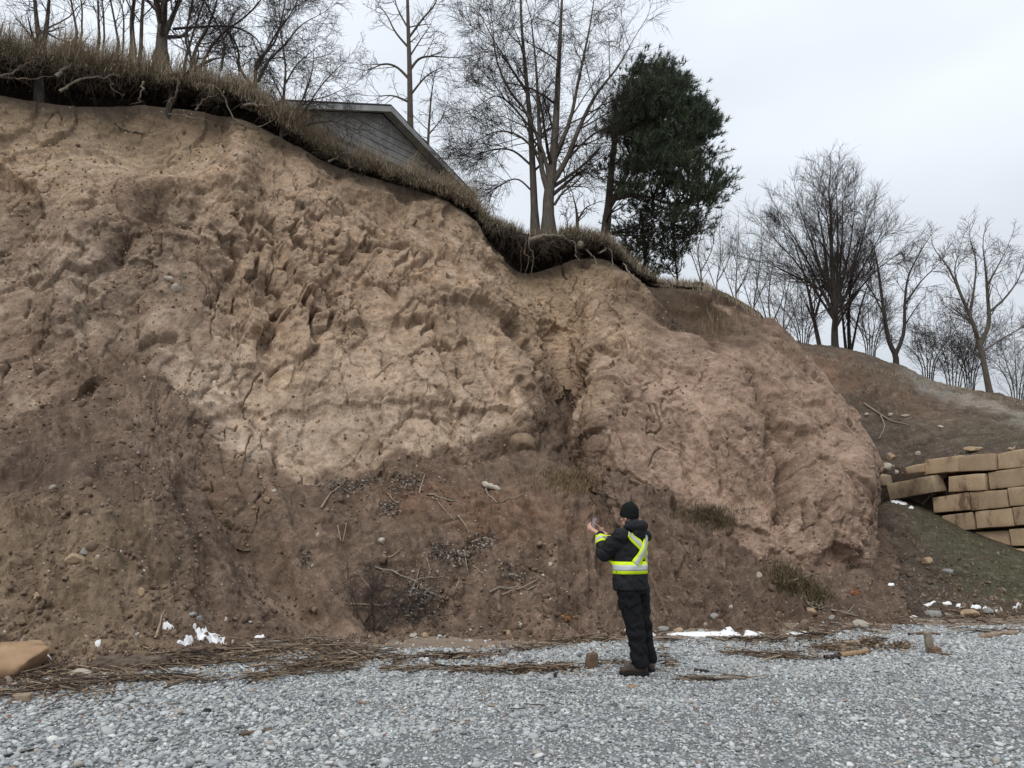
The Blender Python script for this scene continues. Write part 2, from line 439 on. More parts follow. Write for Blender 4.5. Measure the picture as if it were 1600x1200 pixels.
# grooves, cracks and runnels traced along the face: (pixel path, half width in pixels, depth)
GRV_ = [([(1040,480),(1090,520),(1150,590),(1195,655),(1222,715),(1234,790)], 8, 0.34), ([(1105,655),(1118,710),(1132,765)], 3, 0.22),
 ([(1243,690),(1250,740)], 4, 0.25), ([(915,585),(916,615),(921,645)], 3, 0.25), ([(556,435),(554,470),(562,505)], 2.5, 0.22), ([(490,345),(487,410)], 3, 0.18),
 ([(428,520),(432,600),(436,735)], 5, 0.22), ([(600,555),(622,620),(640,710)], 4, 0.2), ([(650,425),(682,520),(698,600),(702,650)], 4, 0.22), ([(452,225),(455,262),(462,300)], 5, 0.2),
 ([(888,520),(900,560),(905,600)], 6, 0.3), ([(1070,690),(1068,740),(1078,790)], 3, 0.18), ([(1285,690),(1310,760),(1332,840)], 5, 0.22), ([(1250,795),(1262,870)], 4, 0.2),
 ([(1300,820),(1312,880)], 3, 0.2), ([(1000,520),(985,560),(960,590)], 6, 0.16), ([(1180,600),(1215,650),(1245,690)], 7, 0.3), ([(1330,790),(1345,850)], 4, 0.2),
 ([(350,200),(352,240)], 4, 0.2), ([(800,500),(835,560),(850,610)], 7, 0.2), ([(520,300),(530,350)], 3, 0.12), ([(715,640),(708,680)], 4, 0.2), ([(405,380),(412,470)], 5, 0.18),
 ([(230,330),(205,360),(180,400)], 14, 0.2), ([(1190,520),(1240,590),(1290,660)], 6, 0.2), ([(770,420),(785,470),(830,530)], 5, 0.18)]
gu = pu + 26 * fbm(p3 * 1.3, 4, 96); gv = pv + 14 * fbm(p3 * 1.3, 4, 97); gmod = fbm(p3 * 1.1 + 8, 3, 98)
gdark = np.zeros(len(pu))
for path, hw, dep in GRV_:
    best = np.full(len(pu), 1e9)
    for (ua, va), (ub, vb) in zip(path[:-1], path[1:]):
        tt = np.clip(((gu - ua) * (ub - ua) + (gv - va) * (vb - va)) / ((ub - ua) ** 2 + (vb - va) ** 2), 0, 1)
        best = np.minimum(best, np.hypot(gu - ua - tt * (ub - ua), gv - va - tt * (vb - va)))
    w_ = np.exp(-(best / hw) ** 2)
    d -= (1.7 if hw > 6 else 0.75) * dep * w_ * np.clip(0.55 + 1.6 * gmod, 0, 1.2)
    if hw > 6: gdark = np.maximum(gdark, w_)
tq = np.repeat(tpar, NR)
nose = sstep(17.6, 18.2, tq)
d *= 1 - 0.3 * nose
fade = np.clip((4 - rr) / 0.10, 0, 1) * 0.8 + 0.2
disp = flat + fn * (d * fade)[:, None]
# colours of the earth layers
TAN = np.array([0.368, 0.262, 0.180]); PALE = np.array([0.470, 0.364, 0.274]); PINK = np.array([0.318, 0.222, 0.166])
GREY = np.array([0.255, 0.190, 0.141]); DAMP = np.array([0.130, 0.088, 0.062]); SAND = np.array([0.345, 0.250, 0.162])  # middle one: dark brown for patches, mottling, hollows and gullies
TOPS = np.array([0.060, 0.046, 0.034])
def mixc(c, col, w):
    return c + (col - c) * np.clip(w, 0, 1)[:, None]
wu = pu + 60 * warp[:, 0] + 25 * fbm(p3 * 2.6, 3, 91); wv = pv + 60 * warp[:, 1] + 25 * fbm(p3 * 2.6, 3, 92)
col = np.tile(TAN, (len(flat), 1))
col = mixc(col, PINK, 0.9 * sstep(900, 1010, wu + 0.45 * (wv - 600)) * sstep(400, 560, wv + 0.12 * (wu - 900)))
col = mixc(col, GREY, 0.85 * sstep(420, 250, wu + 0.25 * (wv - 450)) * sstep(300, 350, wv))
col = mixc(col, SAND, 0.9 * blob(wu, wv, 190, 235, 130, 42, 4) + 0.35 * sstep(300, 220, wv) * sstep(420, 300, wu) + 0.7 * blob(wu, wv, 850, 470, 80, 60) + 0.6 * blob(wu, wv, 900, 440, 120, 40))
col = mixc(col, PALE, 0.8 * blob(wu, wv, 112, 450, 46, 70, 15) + 0.85 * blob(wu, wv, 325, 640, 95, 38, 42) + 0.8 * blob(wu, wv, 480, 690, 120, 50)
           + 0.45 * blob(wu, wv, 590, 610, 150, 70) + 0.6 * blob(wu, wv, 330, 590, 70, 50) + 0.55 * blob(wu, wv, 740, 660, 70, 40) + 0.4 * blob(wu, wv, 160, 230, 60, 30)
           + 0.5 * blob(wu, wv, 240, 275, 80, 10, -8))
col = mixc(col, DAMP * 1.5, 0.55 * blob(wu, wv, 210, 340, 50, 50) + 0.5 * blob(wu, wv, 60, 520, 90, 60) + 0.5 * blob(wu, wv, 150, 600, 130, 50) + 0.4 * blob(wu, wv, 40, 370, 60, 40)
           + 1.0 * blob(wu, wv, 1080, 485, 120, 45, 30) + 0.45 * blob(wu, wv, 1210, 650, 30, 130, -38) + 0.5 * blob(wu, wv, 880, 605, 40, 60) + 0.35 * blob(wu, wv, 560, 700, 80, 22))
col = mixc(col, DAMP * 1.25, 0.45 * sstep(0.16, 0.24, pk) * np.clip(rough_m, 0, 1))  # hollows left by fallen lumps coloured darker
col = mixc(col, DAMP * 1.2, 0.6 * gdark)  # gully shade painted into the colour along the wide grooves

mott = fbm(pw * 1.1 + 70, 5, 101)
col *= (1 + 0.55 * mott)[:, None]
mot2 = fbm(pw * 3.6 + 50, 4, 103)
col = mixc(col, PALE, 0.55 * sstep(0.10, 0.36, mot2) * (1 - 0.5 * right_m))
col = mixc(col, DAMP * 1.5, 0.55 * sstep(0.10, 0.36, -mot2))
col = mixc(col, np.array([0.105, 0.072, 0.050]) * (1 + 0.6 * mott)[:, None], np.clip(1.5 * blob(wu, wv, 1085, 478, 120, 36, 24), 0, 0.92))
streak = fbm(vert * np.array([3.2, 3.2, 1.4]) + 13, 3, 105)
col *= (1 + 0.35 * streak)[:, None]
cu_ = np.array([c[1][0] for c in TAL], float); cv2_ = np.array([c[1][1] for c in TAL], float)
dvc = np.interp(pu, cu_, cv2_) - pv                     # height above the contact with the debris, in pixels
col = mixc(col, np.array([0.150, 0.103, 0.073]), 0.9 * sstep(30, -8, dvc + 100 * fbm(p3 * 1.5, 4, 109)) * (1 - 0.75 * right_m))
top_n = rr + 0.16 * fbm(p3 * 1.2, 3, 107)
col = mixc(col, np.array([0.155, 0.112, 0.072]), 0.75 * sstep(3.45, 3.85, top_n) * sstep(1010, 960, pu) * (0.45 + 0.55 * sstep(520, 400, pu) + 0.55 * blob(pu, pv, 830, 420, 80, 60)))  # shade below the turf overhang, painted into the earth colour
wet_top = sstep(3.82, 3.97, rr + 0.10 * fbm(p3 * 2.2, 3, 107))  # dark topsoil rim, carrying part of the overhang's painted shade
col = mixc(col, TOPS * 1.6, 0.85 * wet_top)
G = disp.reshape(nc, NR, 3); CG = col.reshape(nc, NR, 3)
# the undercut below the turf, and the land behind the edge
top = G[:, -1, :]
tu, tv = project(top)
cav = np.interp(tu, [-420,0,70,150,215,300,370,430,500,620,690,740,765,800,850,900,950,1000,1100,1200,1260],
                    [1.15,1.1,1.05,0.9,0.8,0.68,0.6,0.42,0.26,0.20,0.20,0.26,0.62,1.15,0.98,0.75,0.55,0.30,0.16,0.12,0.1])
inn = np.stack([0.25 * np.ones(nc), np.ones(nc), np.zeros(nc)], 1); inn /= np.linalg.norm(inn[0])
rows, rcol = [], []
def addrow(off_in, dz, c, nz=0.0, sd=0):
    r = top + inn * (np.asarray(off_in).reshape(-1, 1)); r[:, 2] += dz
    if nz: r += fbm(r * 1.7, 3, 200 + sd)[:, None] * np.array([nz * 0.4, nz, nz * 0.6])
    rows.append(r); rcol.append(np.tile(c, (nc, 1)))
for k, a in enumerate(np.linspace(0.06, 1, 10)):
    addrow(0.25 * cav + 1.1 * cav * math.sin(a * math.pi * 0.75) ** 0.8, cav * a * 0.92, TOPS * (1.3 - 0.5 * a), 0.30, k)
edge = rows[-1].copy()
PLAT = np.array([0.19, 0.15, 0.085])
cav0 = cav
for k, (a, dz) in enumerate([(0.15, 0.05), (0.6, 0.08), (1.5, 0.12), (3, 0.2), (6, 0.3), (12, 0.5), (25, 0.9), (60, 1.0), (160, -2.0), (500, -12.0), (1500, -30)]):
    addrow(a + 0.75 * cav, cav * 1.0 + dz, PLAT, 0.12 if a < 8 else 0.0, 20 + k)
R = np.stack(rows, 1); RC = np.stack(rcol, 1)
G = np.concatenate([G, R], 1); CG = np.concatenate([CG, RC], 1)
NRT = G.shape[1]
bv = G.reshape(-1, 3)
M_BLUFF = mat_soil('bluff_clay', 1.0, 0.95, 0.03)
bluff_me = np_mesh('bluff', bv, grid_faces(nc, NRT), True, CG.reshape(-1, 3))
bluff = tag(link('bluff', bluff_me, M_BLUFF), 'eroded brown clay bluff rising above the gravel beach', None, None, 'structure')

# ================================================================== debris slope at its foot
def toe(u, v, z=0.05): p = Pz(u, v, z); return p
tc_ = []
for (tu_, tv_), (cu, cv, cy) in TAL:
    a = np.array(toe(tu_, tv_, 0.06)); b = np.array(P(cu, cv, cy))
    back = b + (b - a) * 0.22 + np.array([0, 0.25, 0.12])
    front = a + np.array([0, -0.35, -0.10])
    m1 = a + (b - a) * 0.14; m1[2] -= 0.10 * (b[2] - a[2]) * 0.6
    m2 = a + (b - a) * 0.5; m2[2] -= 0.05 * (b[2] - a[2])
    tc_.append([front, m1, m2, b, back])
tc_ = np.array(tc_)
tpt = []
for k in range(len(TAL) - 1):
    w = max(abs(TAL[k + 1][0][0] - TAL[k][0][0]), abs(TAL[k + 1][1][0] - TAL[k][1][0]))
    n = max(5, int(w * (0.60 if k >= 2 else 0.2))); tpt.append(k + np.arange(n) / n)
tpt = np.concatenate(tpt + [[len(TAL) - 1.0]])
tg = catmull(tc_, tpt)
NT = 330
tr = np.linspace(0, 4, NT)
tg = catmull(tg.transpose(1, 0, 2), tr).transpose(1, 0, 2)
tn = grid_normals(tg).reshape(-1, 3)
if tn[:, 2].mean() < 0: tn = -tn
tf = tg.reshape(-1, 3)
tpu, tpv = project(tf); trr = np.tile(tr, len(tpt))
sco = np.repeat(np.arange(len(tpt)), NT)          # column number: rills run along columns
wq = np.stack([fbm(tf * 0.8, 3, 301), fbm(tf * 0.8, 3, 302), fbm(tf * 0.8, 3, 303)], 1)
tw = tf + 0.5 * wq
colp = np.interp(np.arange(len(tpt)), np.arange(len(tpt)), tpt)[sco]
rill = fbm(np.stack([colp * 2.6 + wq[:, 0] * 1.3, trr * 0.8, wq[:, 1]], 1), 4, 311)
rillm = sstep(820, 950, tpu + 0.5 * (tpv - 850)) * sstep(1330, 1250, tpu)
h = 0.34 * fbm(tw * 0.45, 4, 305) + 0.13 * fbm(tw * 1.5, 5, 307, 0.55) + 0.06 * fbm(tw * 5, 4, 309) + 0.022 * fbm(tf * 18, 3, 310)
h += rill * (0.09 + 0.26 * rillm) * (1 - 0.8 * blob(tpu, tpv, 900, 680, 60, 60))
ft1, fe1 = facets(tw * np.array([1.5, 1.5, 1.5]), 325); ft2, fe2 = facets((tf + 0.2 * wq) * 4.5, 327)
h += (0.07 * ft1 + 0.028 * ft2) * (0.35 + 0.7 * blob(tpu, tpv, 700, 860, 200, 100) + 0.5 * rillm)
h -= 0.045 * sstep(0.16, 0.28, fbm(tw * 3.1 + 7, 3, 329)) * (1 - 0.8 * blob(tpu, tpv, 480, 900, 60, 80))
w1, w2, wid = worley(tw * 2.6, 321)
h -= 0.06 * np.exp(-((w2 - w1) / 0.09) ** 2) * (0.3 + 0.5 * rillm)
h += 0.05 * (wid - 0.5)
x1, x2, xid = worley(tw * 7.0, 323)
lumpm = 0.4 + 0.9 * blob(tpu, tpv, 130, 900, 180, 120) + 0.6 * blob(tpu, tpv, 700, 850, 160, 90)
h += 0.055 * (0.5 - x1) * lumpm * (xid > 0.45)
h *= 1 - 0.75 * blob(tpu, tpv, 480, 915, 75, 34, 42)
# runout chute between the two fans, the mound, the little scar at the toe
h -= 0.42 * blob(tpu, tpv, 420, 860, 50, 150, -38)
h += 0.45 * blob(tpu, tpv, 690, 850, 150, 80)
h += 0.32 * blob(tpu, tpv, 150, 850, 120, 110)
h += 0.22 * blob(tpu, tpv, 850, 950, 60, 24) - 0.15 * blob(tpu, tpv, 700, 700, 120, 16)
h -= 0.22 * blob(tpu, tpv, 300, 790, 22, 40) + 0.25 * blob(tpu, tpv, 590, 960, 40, 20)
TGR = [([(225,590),(330,730),(420,850),(520,965)], 17, 0.34), ([(298,740),(310,800),(330,880)], 13, 0.20), ([(120,700),(180,800),(210,900)], 12, 0.14), ([(40,720),(60,820),(50,930)], 14, 0.12),
 ([(895,655),(960,760),(1030,870),(1090,960)], 7, 0.16), ([(925,690),(1010,800),(1090,890),(1150,965)], 6, 0.16), ([(985,735),(1080,840),(1160,920),(1200,970)], 6, 0.14), ([(1060,790),(1150,870),(1230,960)], 6, 0.12),
 ([(840,660),(880,760),(930,870),(960,960)], 8, 0.13), ([(800,720),(830,810),(850,900)], 8, 0.12), ([(560,760),(540,850),(560,930)], 12, 0.14), ([(440,740),(470,830),(540,920)], 9, 0.12)]
tgu = tpu + 34 * fbm(tf * 1.1, 4, 351); tgv = tpv + 10 * fbm(tf * 1.1, 4, 352); tgm = np.clip(0.7 + 1.4 * fbm(tf * 1.0 + 5, 3, 353), 0.1, 1.4)
for path, hw, dep in TGR:
    best = np.full(len(tpu), 1e9)
    for (ua, va), (ub, vb) in zip(path[:-1], path[1:]):
        tt = np.clip(((tgu - ua) * (ub - ua) + (tgv - va) * (vb - va)) / ((ub - ua) ** 2 + (vb - va) ** 2), 0, 1)
        best = np.minimum(best, np.hypot(tgu - ua - tt * (ub - ua), tgv - va - tt * (vb - va)))
    h -= dep * tgm * np.exp(-(best / hw) ** 2)
tfade = np.clip(trr / 0.5, 0, 1) * 0.75 + 0.25
td_ = tf + tn * (h * tfade)[:, None]
EAR = np.array([0.165, 0.115, 0.083]); EARD = np.array([0.100, 0.070, 0.053]); EARL = np.array([0.285, 0.205, 0.150]); EARR = np.array([0.165, 0.092, 0.057])
EARO = np.array([0.195, 0.142, 0.094])
tcol = np.tile(EAR, (len(tf), 1))
tu2 = tpu + 55 * wq[:, 0] + 20 * fbm(tf * 2.3, 3, 331); tv2 = tpv + 55 * wq[:, 1] + 20 * fbm(tf * 2.3, 3, 332)
tcol = mixc(tcol, EARO, 0.9 * sstep(330, 180, tu2) * sstep(740, 840, tv2))
tcol = mixc(tcol, EARD, 0.8 * blob(tu2, tv2, 60, 730, 170, 50) + 0.8 * blob(tu2, tv2, 300, 810, 40, 50) + 0.5 * blob(tu2, tv2, 560, 930, 90, 50) 
            + 0.35 * sstep(900, 1050, tu2))
tcol = mixc(tcol, EARL, 0.95 * blob(tu2, tv2, 490, 925, 85, 30, 42) + 0.45 * blob(tu2, tv2, 340, 720, 70, 60, 40) + 0.35 * blob(tu2, tv2, 230, 640, 60, 60) + 0.3 * blob(tu2, tv2, 720, 1000, 200, 10))
tcol = mixc(tcol, EARR, 0.7 * blob(tu2, tv2, 660, 790, 90, 40) + 0.5 * blob(tu2, tv2, 860, 820, 90, 40) + 0.4 * blob(tu2, tv2, 750, 830, 60, 50))
tcol *= (1 + 0.5 * fbm(tw * 1.3 + 9, 5, 341))[:, None]
tstreak = fbm(np.stack([colp * 7.0 + wq[:, 0] * 1.2, trr * 0.9, wq[:, 1] + 4], 1), 4, 345)
tcol *= (1 + 0.55 * tstreak)[:, None]
tmo = fbm(tw * 5 + 4, 4, 343)
tcol = mixc(tcol, EARL, 0.35 * sstep(0.12, 0.34, tmo)); tcol = mixc(tcol, EARD * 0.8, 0.5 * sstep(0.10, 0.34, -tmo))
M_TALUS = mat_soil('debris_earth', 1.6, 0.95, 0.022)
talus_me = np_mesh('debris_slope', td_, grid_faces(len(tpt), NT), True, tcol)
talus = tag(link('debris_slope', talus_me, M_TALUS), 'dark brown slope of slumped earth at the foot of the bluff', None, None, 'structure')

# ================================================================== the bank and hill to the right
WA, WB = P(1395, 725, 25.8), P(1600, 700, 22.2)          # the line of the block wall
wd = Vector((WB.x - WA.x, WB.y - WA.y, 0)).normalized(); wnrm = Vector((-wd.y, wd.x, 0))
if wnrm.y < 0: wnrm = -wnrm
def on_wall(u, v):
    d = raydir(u, v); o = Vector((0, 0, CAM_Z))
    t = (WA - o).dot(wnrm) / d.dot(wnrm)
    return o + d * t
HL = [  # toe, lower bank, upper bank, foot of wall, top of wall, hill, crest
 [(1220,985,13.5),(1228,930,17),(1236,880,21),(1242,800),(1238,720),(1180,630,32.5),(1115,505,38.5)],
 [(1290,985,12.6),(1300,930,15),(1320,880,19),(1335,800),(1330,720),(1280,640,31.5),(1215,528,37)],
 [(1385,978,12.7),(1390,920,15),(1392,860,20),(1394,782),(1395,728),(1345,650,32),(1262,539,37)],
 [(1460,974,12.9),(1460,925,15.2),(1460,868,19),(1458,804),(1460,714),(1420,650,30.5),(1350,552,36)],
 [(1530,972,13.0),(1530,932,15.2),(1530,884,18.4),(1528,838),(1530,706),(1500,655,29),(1440,588,35)],
 [(1600,968,13.2),(1600,940,15.2),(1600,902,18.0),(1600,862),(1600,697),(1580,660,27.5),(1530,614,34)],
 [(1690,966,13.4),(1690,948,15.2),(1690,925,17.5),(1690,890),(1690,682),(1680,655,26),(1640,640,33)],
 [(1820,966,13.6),(1820,955,15.2),(1820,950,17.2),(1820,945),(1820,660),(1820,650,25),(1790,655,32)],
 [(2100,966,14),(2100,960,15.5),(2100,958,17.0),(2100,955),(2100,620),(2100,630,24),(2080,650,31)],
]
hrows = []
for c in HL:
    foot = on_wall(*c[3]); tp_ = on_wall(*c[4])
    hrows.append([tuple(P(*c[0])), tuple(P(*c[1])), tuple(P(*c[2])), tuple(foot + wnrm * 0.02), tuple(foot + wnrm * 0.55 + Vector((0, 0, 0.1))), tuple(tp_ + wnrm * 0.62 - Vector((0, 0, 0.25))), tuple(tp_ + wnrm * 0.75 - Vector((0, 0, 0.02))), tuple(P(*c[5])), tuple(P(*c[6]))])
hc = np.array(hrows)
hc[:, 0, 2] = -0.25; hc[:, 0, 1] -= 0.5
hg0 = hc[:, -1:, :] + np.array([[[4.0, 12, 0.4]]]); hg1 = hc[:, -1:, :] + np.array([[[10.0, 60, -1.0]]])
hc = np.concatenate([hc, hg0, hg1], 1)
hp = np.concatenate([np.arange(0, len(HL) - 1, 1 / 70.0), [len(HL) - 1.0]])
hg = catmull(hc, hp)
hr = np.concatenate([np.linspace(0, 3, 150), np.linspace(3.05, 5.95, 30), np.linspace(6, 8, 110), np.linspace(8.05, 10, 20)])
hgc = catmull(hg.transpose(1, 0, 2), hr).transpose(1, 0, 2)
hk = np.clip(np.floor(hr).astype(int), 0, 9); hfr = (hr - hk)[None, :, None]
hlin = hg[:, hk] * (1 - hfr) + hg[:, hk + 1] * hfr
hg = np.where(((hr > 2) & (hr < 7))[None, :, None], hlin, hgc)
hn = grid_normals(hg).reshape(-1, 3)
if hn[:, 2].mean() < 0: hn = -hn
hf = hg.reshape(-1, 3); hrr = np.tile(hr, len(hp))
hu, hv = project(hf)
hq = np.stack([fbm(hf * 0.6, 3, 401), fbm(hf * 0.6, 3, 402), fbm(hf * 0.6, 3, 403)], 1)
hh = 0.28 * fbm(hf * 0.4, 4, 405) + 0.16 * fbm((hf + hq) * 1.3, 4, 407) + 0.07 * fbm(hf * 4, 4, 409) + 0.03 * fbm(hf * 12, 3, 411)
hh *= np.where((hrr > 2.6) & (hrr < 6.3), 0.25, 1.0)
hd = hf + hn * hh[:, None]
DK = np.array([0.085, 0.064, 0.048]); RB = np.array([0.20, 0.125, 0.085]); GRV = np.array([0.33, 0.31, 0.275]); GRN = np.array([0.082, 0.078, 0.048]); GB = np.array([0.125, 0.095, 0.070])
hu2 = hu + 45 * hq[:, 0] + 15 * fbm(hf * 2, 3, 421); hv2 = hv + 30 * hq[:, 1] + 12 * fbm(hf * 2, 3, 422)
hcol = np.tile(DK, (len(hf), 1))
hcol = mixc(hcol, GB, sstep(6.0, 6.6, hrr) * 0.8)
hcol = mixc(hcol, RB, 0.85 * blob(hu2, hv2, 1290, 580, 50, 24, 30) + 0.5 * blob(hu2, hv2, 1400, 620, 90, 16, 25) + 0.8 * blob(hu2, hv2, 1540, 632, 50, 9, 15))
hcol = mixc(hcol, DK * 0.85, 0.7 * blob(hu2, hv2, 1380, 680, 40, 25) + 0.5 * blob(hu2, hv2, 1330, 640, 40, 20, 30))
band = np.exp(-((hv2 - (585 + (hu2 - 1430) * 0.44)) / 11.0) ** 2) * sstep(1400, 1445, hu2) * (hrr > 6.3)
hcol = mixc(hcol, GRV, 0.5 * band)
hcol = mixc(hcol, GRN, 0.75 * sstep(1400, 1520, hu2 - 0.6 * (hv2 - 860)) * (hrr < 3.1) * sstep(0.6, 1.4, hrr) + 0.35 * blob(hu2, hv2, 1560, 680, 90, 24) * (hrr > 6))
hcol *= (1 + 0.55 * fbm(hf * 1.2, 5, 431))[:, None]
hmo = fbm(hf * 4.5, 4, 433)
hcol = mixc(hcol, GRV * 0.8, 0.3 * sstep(0.14, 0.34, hmo)); hcol = mixc(hcol, DK * 0.6, 0.5 * sstep(0.1, 0.34, -hmo))
M_BANK = mat_soil('bank_earth', 1.5, 0.95, 0.025)
bank_me = np_mesh('hillside', hd, grid_faces(len(hp), len(hr)), True, hcol)
bank = tag(link('hillside', bank_me, M_BANK), 'dark earth hillside behind and below the block wall', None, None, 'structure')

# ================================================================== the beach
def beach_z(x, y):
    p = np.stack([np.asarray(x, float).ravel(), np.asarray(y, float).ravel(), np.zeros(np.size(x))], 1)
    z = 0.10 * fbm(p * 0.28, 3, 501) + 0.035 * fbm(p * 0.9, 3, 503) + 0.012 * fbm(p * 3.2, 2, 505)
    fadeb = np.exp(-((p[:, 0] / 60) ** 2 + (p[:, 1] / 60) ** 2))
    return z * fadeb
bx = np.concatenate([[-1500, -500, -150, -60, -30], np.linspace(-16, 22, 340), [34, 60, 150, 500, 1500]])
by = np.concatenate([[-1500, -400, -100, -40, -15, -5, 0], np.linspace(2.5, 18, 150), [22, 30, 60, 150, 500, 1500]])
BX, BY = np.meshgrid(bx, by, indexing='ij')
bz = beach_z(BX, BY)
bpts = np.stack([BX.ravel(), BY.ravel(), bz], 1)
# sand shows along the foot of the slope, grey fines elsewhere
SANDC = np.array([0.255, 0.195, 0.145]); GRAV = np.array([0.195, 0.198, 0.196])
toes = np.array([list(toe(t[0][0], t[0][1])) for t in TAL])
def toe_y(x): return np.interp(x, toes[:, 0], toes[:, 1])
def sand_w(x, y):
    p = np.stack([np.asarray(x, float).ravel(), np.asarray(y, float).ravel(), np.zeros(np.size(x))], 1)
    ty = toe_y(p[:, 0])
    wid = np.interp(p[:, 0], [-9, -5.5, -3.5, -2, -0.5, 1.5, 3, 6, 9], [0.1, 0.1, 0.5, 1.1, 1.25, 0.9, 0.75, 0.4, 0.1])
    return sstep(-wid, -wid * 0.55, (p[:, 1] - ty) + 0.28 * fbm(p * 1.1, 3, 511) + 0.12 * fbm(p * 5, 3, 513))
sw = sand_w(BX, BY)
bcol = mixc(np.tile(GRAV, (len(bpts), 1)), SANDC, sw)
bcol *= (1 + 0.3 * fbm(bpts * 2.0, 3, 515))[:, None]
M_BEACH = mat_soil('beach_fines', 3.0, 0.95, 0.012)
beach = tag(link('beach', np_mesh('beach', bpts, grid_faces(len(bx), len(by)), True, bcol), M_BEACH), 'grey gravel beach in front of the bluff', None, None, 'structure')

# ray casting on the built ground, to stand things on it
def bvh_of(verts, faces): return BVHTree.FromPolygons([tuple(v) for v in verts], [tuple(f) for f in faces])
class Ground:
    def __init__(self):
        self.t = {}
        dg = bpy.context.evaluated_depsgraph_get()
        for o in (bluff, talus, bank, beach):
            self.t[o.name] = BVHTree.FromObject(o, dg)
    def ray(self, org, dr, names=None):
        best = None
        for k, b in self.t.items():
            if names and k not in names: continue
            hit = b.ray_cast(org, dr)
            if hit[0] is not None and (best is None or hit[3] < best[3]): best = (hit[0], hit[1], k, hit[3])
        return best
    def px(self, u, v, names=None):
        return self.ray(Vector((0, 0, CAM_Z)), raydir(u, v).normalized(), names)
    def down(self, x, y, names=None, z0=60):
        return self.ray(Vector((x, y, z0)), Vector((0, 0, -1)), names)
GND = Ground()
# ================================================================== branches, trees and shrubs
rnd = random.Random(7)
def tubes(polys, sides_of):
    """polys: list of (pts (n,3), radii (n,)) -> verts, quad faces; batches polylines of equal length"""
    groups = {}
    for pts, rad in polys:
        s = sides_of(rad[0]); groups.setdefault((len(pts), s), []).append((pts, rad))
    V, F, base = [], [], 0
    for (n, s), L in groups.items():
        A = np.array([a for a, _ in L], np.float64); Rr = np.array([b for _, b in L], np.float64)
        T = np.gradient(A, axis=1); T /= np.linalg.norm(T, axis=2, keepdims=True) + 1e-9
        ref = np.zeros_like(T[:, :1, :]); ref[:, 0, 0] = 1.0
        steep = np.abs(T.mean(1)[:, 0]) > 0.8
        ref[steep, 0] = (0, 1, 0)
        U = np.cross(T, np.repeat(ref, n, 1)); U /= np.linalg.norm(U, axis=2, keepdims=True) + 1e-9
        W = np.cross(T, U)
        ang = np.arange(s) * 2 * math.pi / s
        ring = A[:, :, None, :] + Rr[:, :, None, None] * (U[:, :, None, :] * np.cos(ang)[None, None, :, None] + W[:, :, None, :] * np.sin(ang)[None, None, :, None])
        m = len(L)
        V.append(ring.reshape(-1, 3))
        i0 = base + (np.arange(m)[:, None, None] * n + np.arange(n - 1)[None, :, None]) * s
        j = np.arange(s)[None, None, :]; j2 = (j + 1) % s
        F.append(np.stack([i0 + j, i0 + j2, i0 + s + j2, i0 + s + j], -1).reshape(-1, 4))
        base += m * n * s
    return np.concatenate(V), np.concatenate(F)
def tube_obj(name, polys, mat, parent=None, sides=None):
    v, f = tubes(polys, sides or (lambda r: 8 if r > 0.06 else (5 if r > 0.02 else 3)))
    if parent is not None: v = v - np.array(parent.location)
    return link(name, np_mesh(name, v, f, True), mat, parent)
def spline(pts, n):
    return catmull(np.array(pts, float), np.linspace(0, len(pts) - 1, n))
def rot_about(d, ang, az):
    d = d.normalized()
    a = d.orthogonal().normalized(); b = d.cross(a)
    return (d * math.cos(ang) + (a * math.cos(az) + b * math.sin(az)) * math.sin(ang)).normalized()
def shoot(p, d, L, r, n, wig, trop, rg, taper=0.35):
    pts = [p.copy()]; st = L / (n - 1); d = d.normalized()
    for k in range(n - 1):
        d = (d + Vector((rg.gauss(0, wig), rg.gauss(0, wig), rg.gauss(0, wig))) + Vector((0, 0, trop))).normalized()
        pts.append(pts[-1] + d * st)
    rad = [r * (1 - (1 - taper) * k / (n - 1)) for k in range(n)]
    return pts, rad
def ramify(parents, spec, rg, out):
    """parents: list of (pts, rad); spec: list of levels dict(n, len, ang, wig, trop, rmin, t0)"""
    cur = parents
    for lv, s in enumerate(spec):
        nxt = []
        for pts, rad in cur:
            pts = [Vector(p) for p in pts]
            plen = sum((pts[i + 1] - pts[i]).length for i in range(len(pts) - 1))
            n = s['n'] if isinstance(s['n'], int) else max(1, int(s['n'] * plen + rg.random()))
            for k in range(n):
                t = s.get('t0', 0.25) + (1 - s.get('t0', 0.25)) * (k + rg.random()) / n
                x = t * (len(pts) - 1); i = min(int(x), len(pts) - 2); f = x - i
                p = pts[i].lerp(pts[i + 1], f); d = pts[i + 1] - pts[i]
                r = rad[i] * (1 - f) + rad[i + 1] * f
                a = math.radians(s['ang'] * rg.uniform(0.7, 1.3))
                cd = rot_about(d, a, rg.uniform(0, 2 * math.pi))
                if s.get('flat'): cd.y *= s['flat']; cd.normalize()
                L = s['len'] * rg.uniform(0.55, 1.25) * (1 - s.get('short', 0.45) * t)
                q = shoot(p, cd, L, max(s['rmin'], r * s.get('rr', 0.42)), s.get('pts', 5), s['wig'], s['trop'], rg, s.get('taper', 0.4))
                nxt.append(q); out.append(q)
            if lv == 0:                                     # each limb runs out into a thin leader
                d = pts[-1] - pts[-2]
                q = shoot(pts[-1], d, s['len'] * 0.9, rad[-1], 5, s['wig'], s['trop'], rg, 0.3); nxt.append(q); out.append(q)
        cur = nxt
    return out
M_BARK = mat_simple('bark_grey_brown', (0.135, 0.112, 0.092), (0.060, 0.049, 0.041), 9, 0.9, 0.5, 0.02, stretch=(3, 3, 0.6))
M_BARKP = mat_simple('bark_pale', (0.145, 0.124, 0.102), (0.070, 0.058, 0.048), 7, 0.9, 0.5, 0.02, stretch=(3, 3, 0.6))
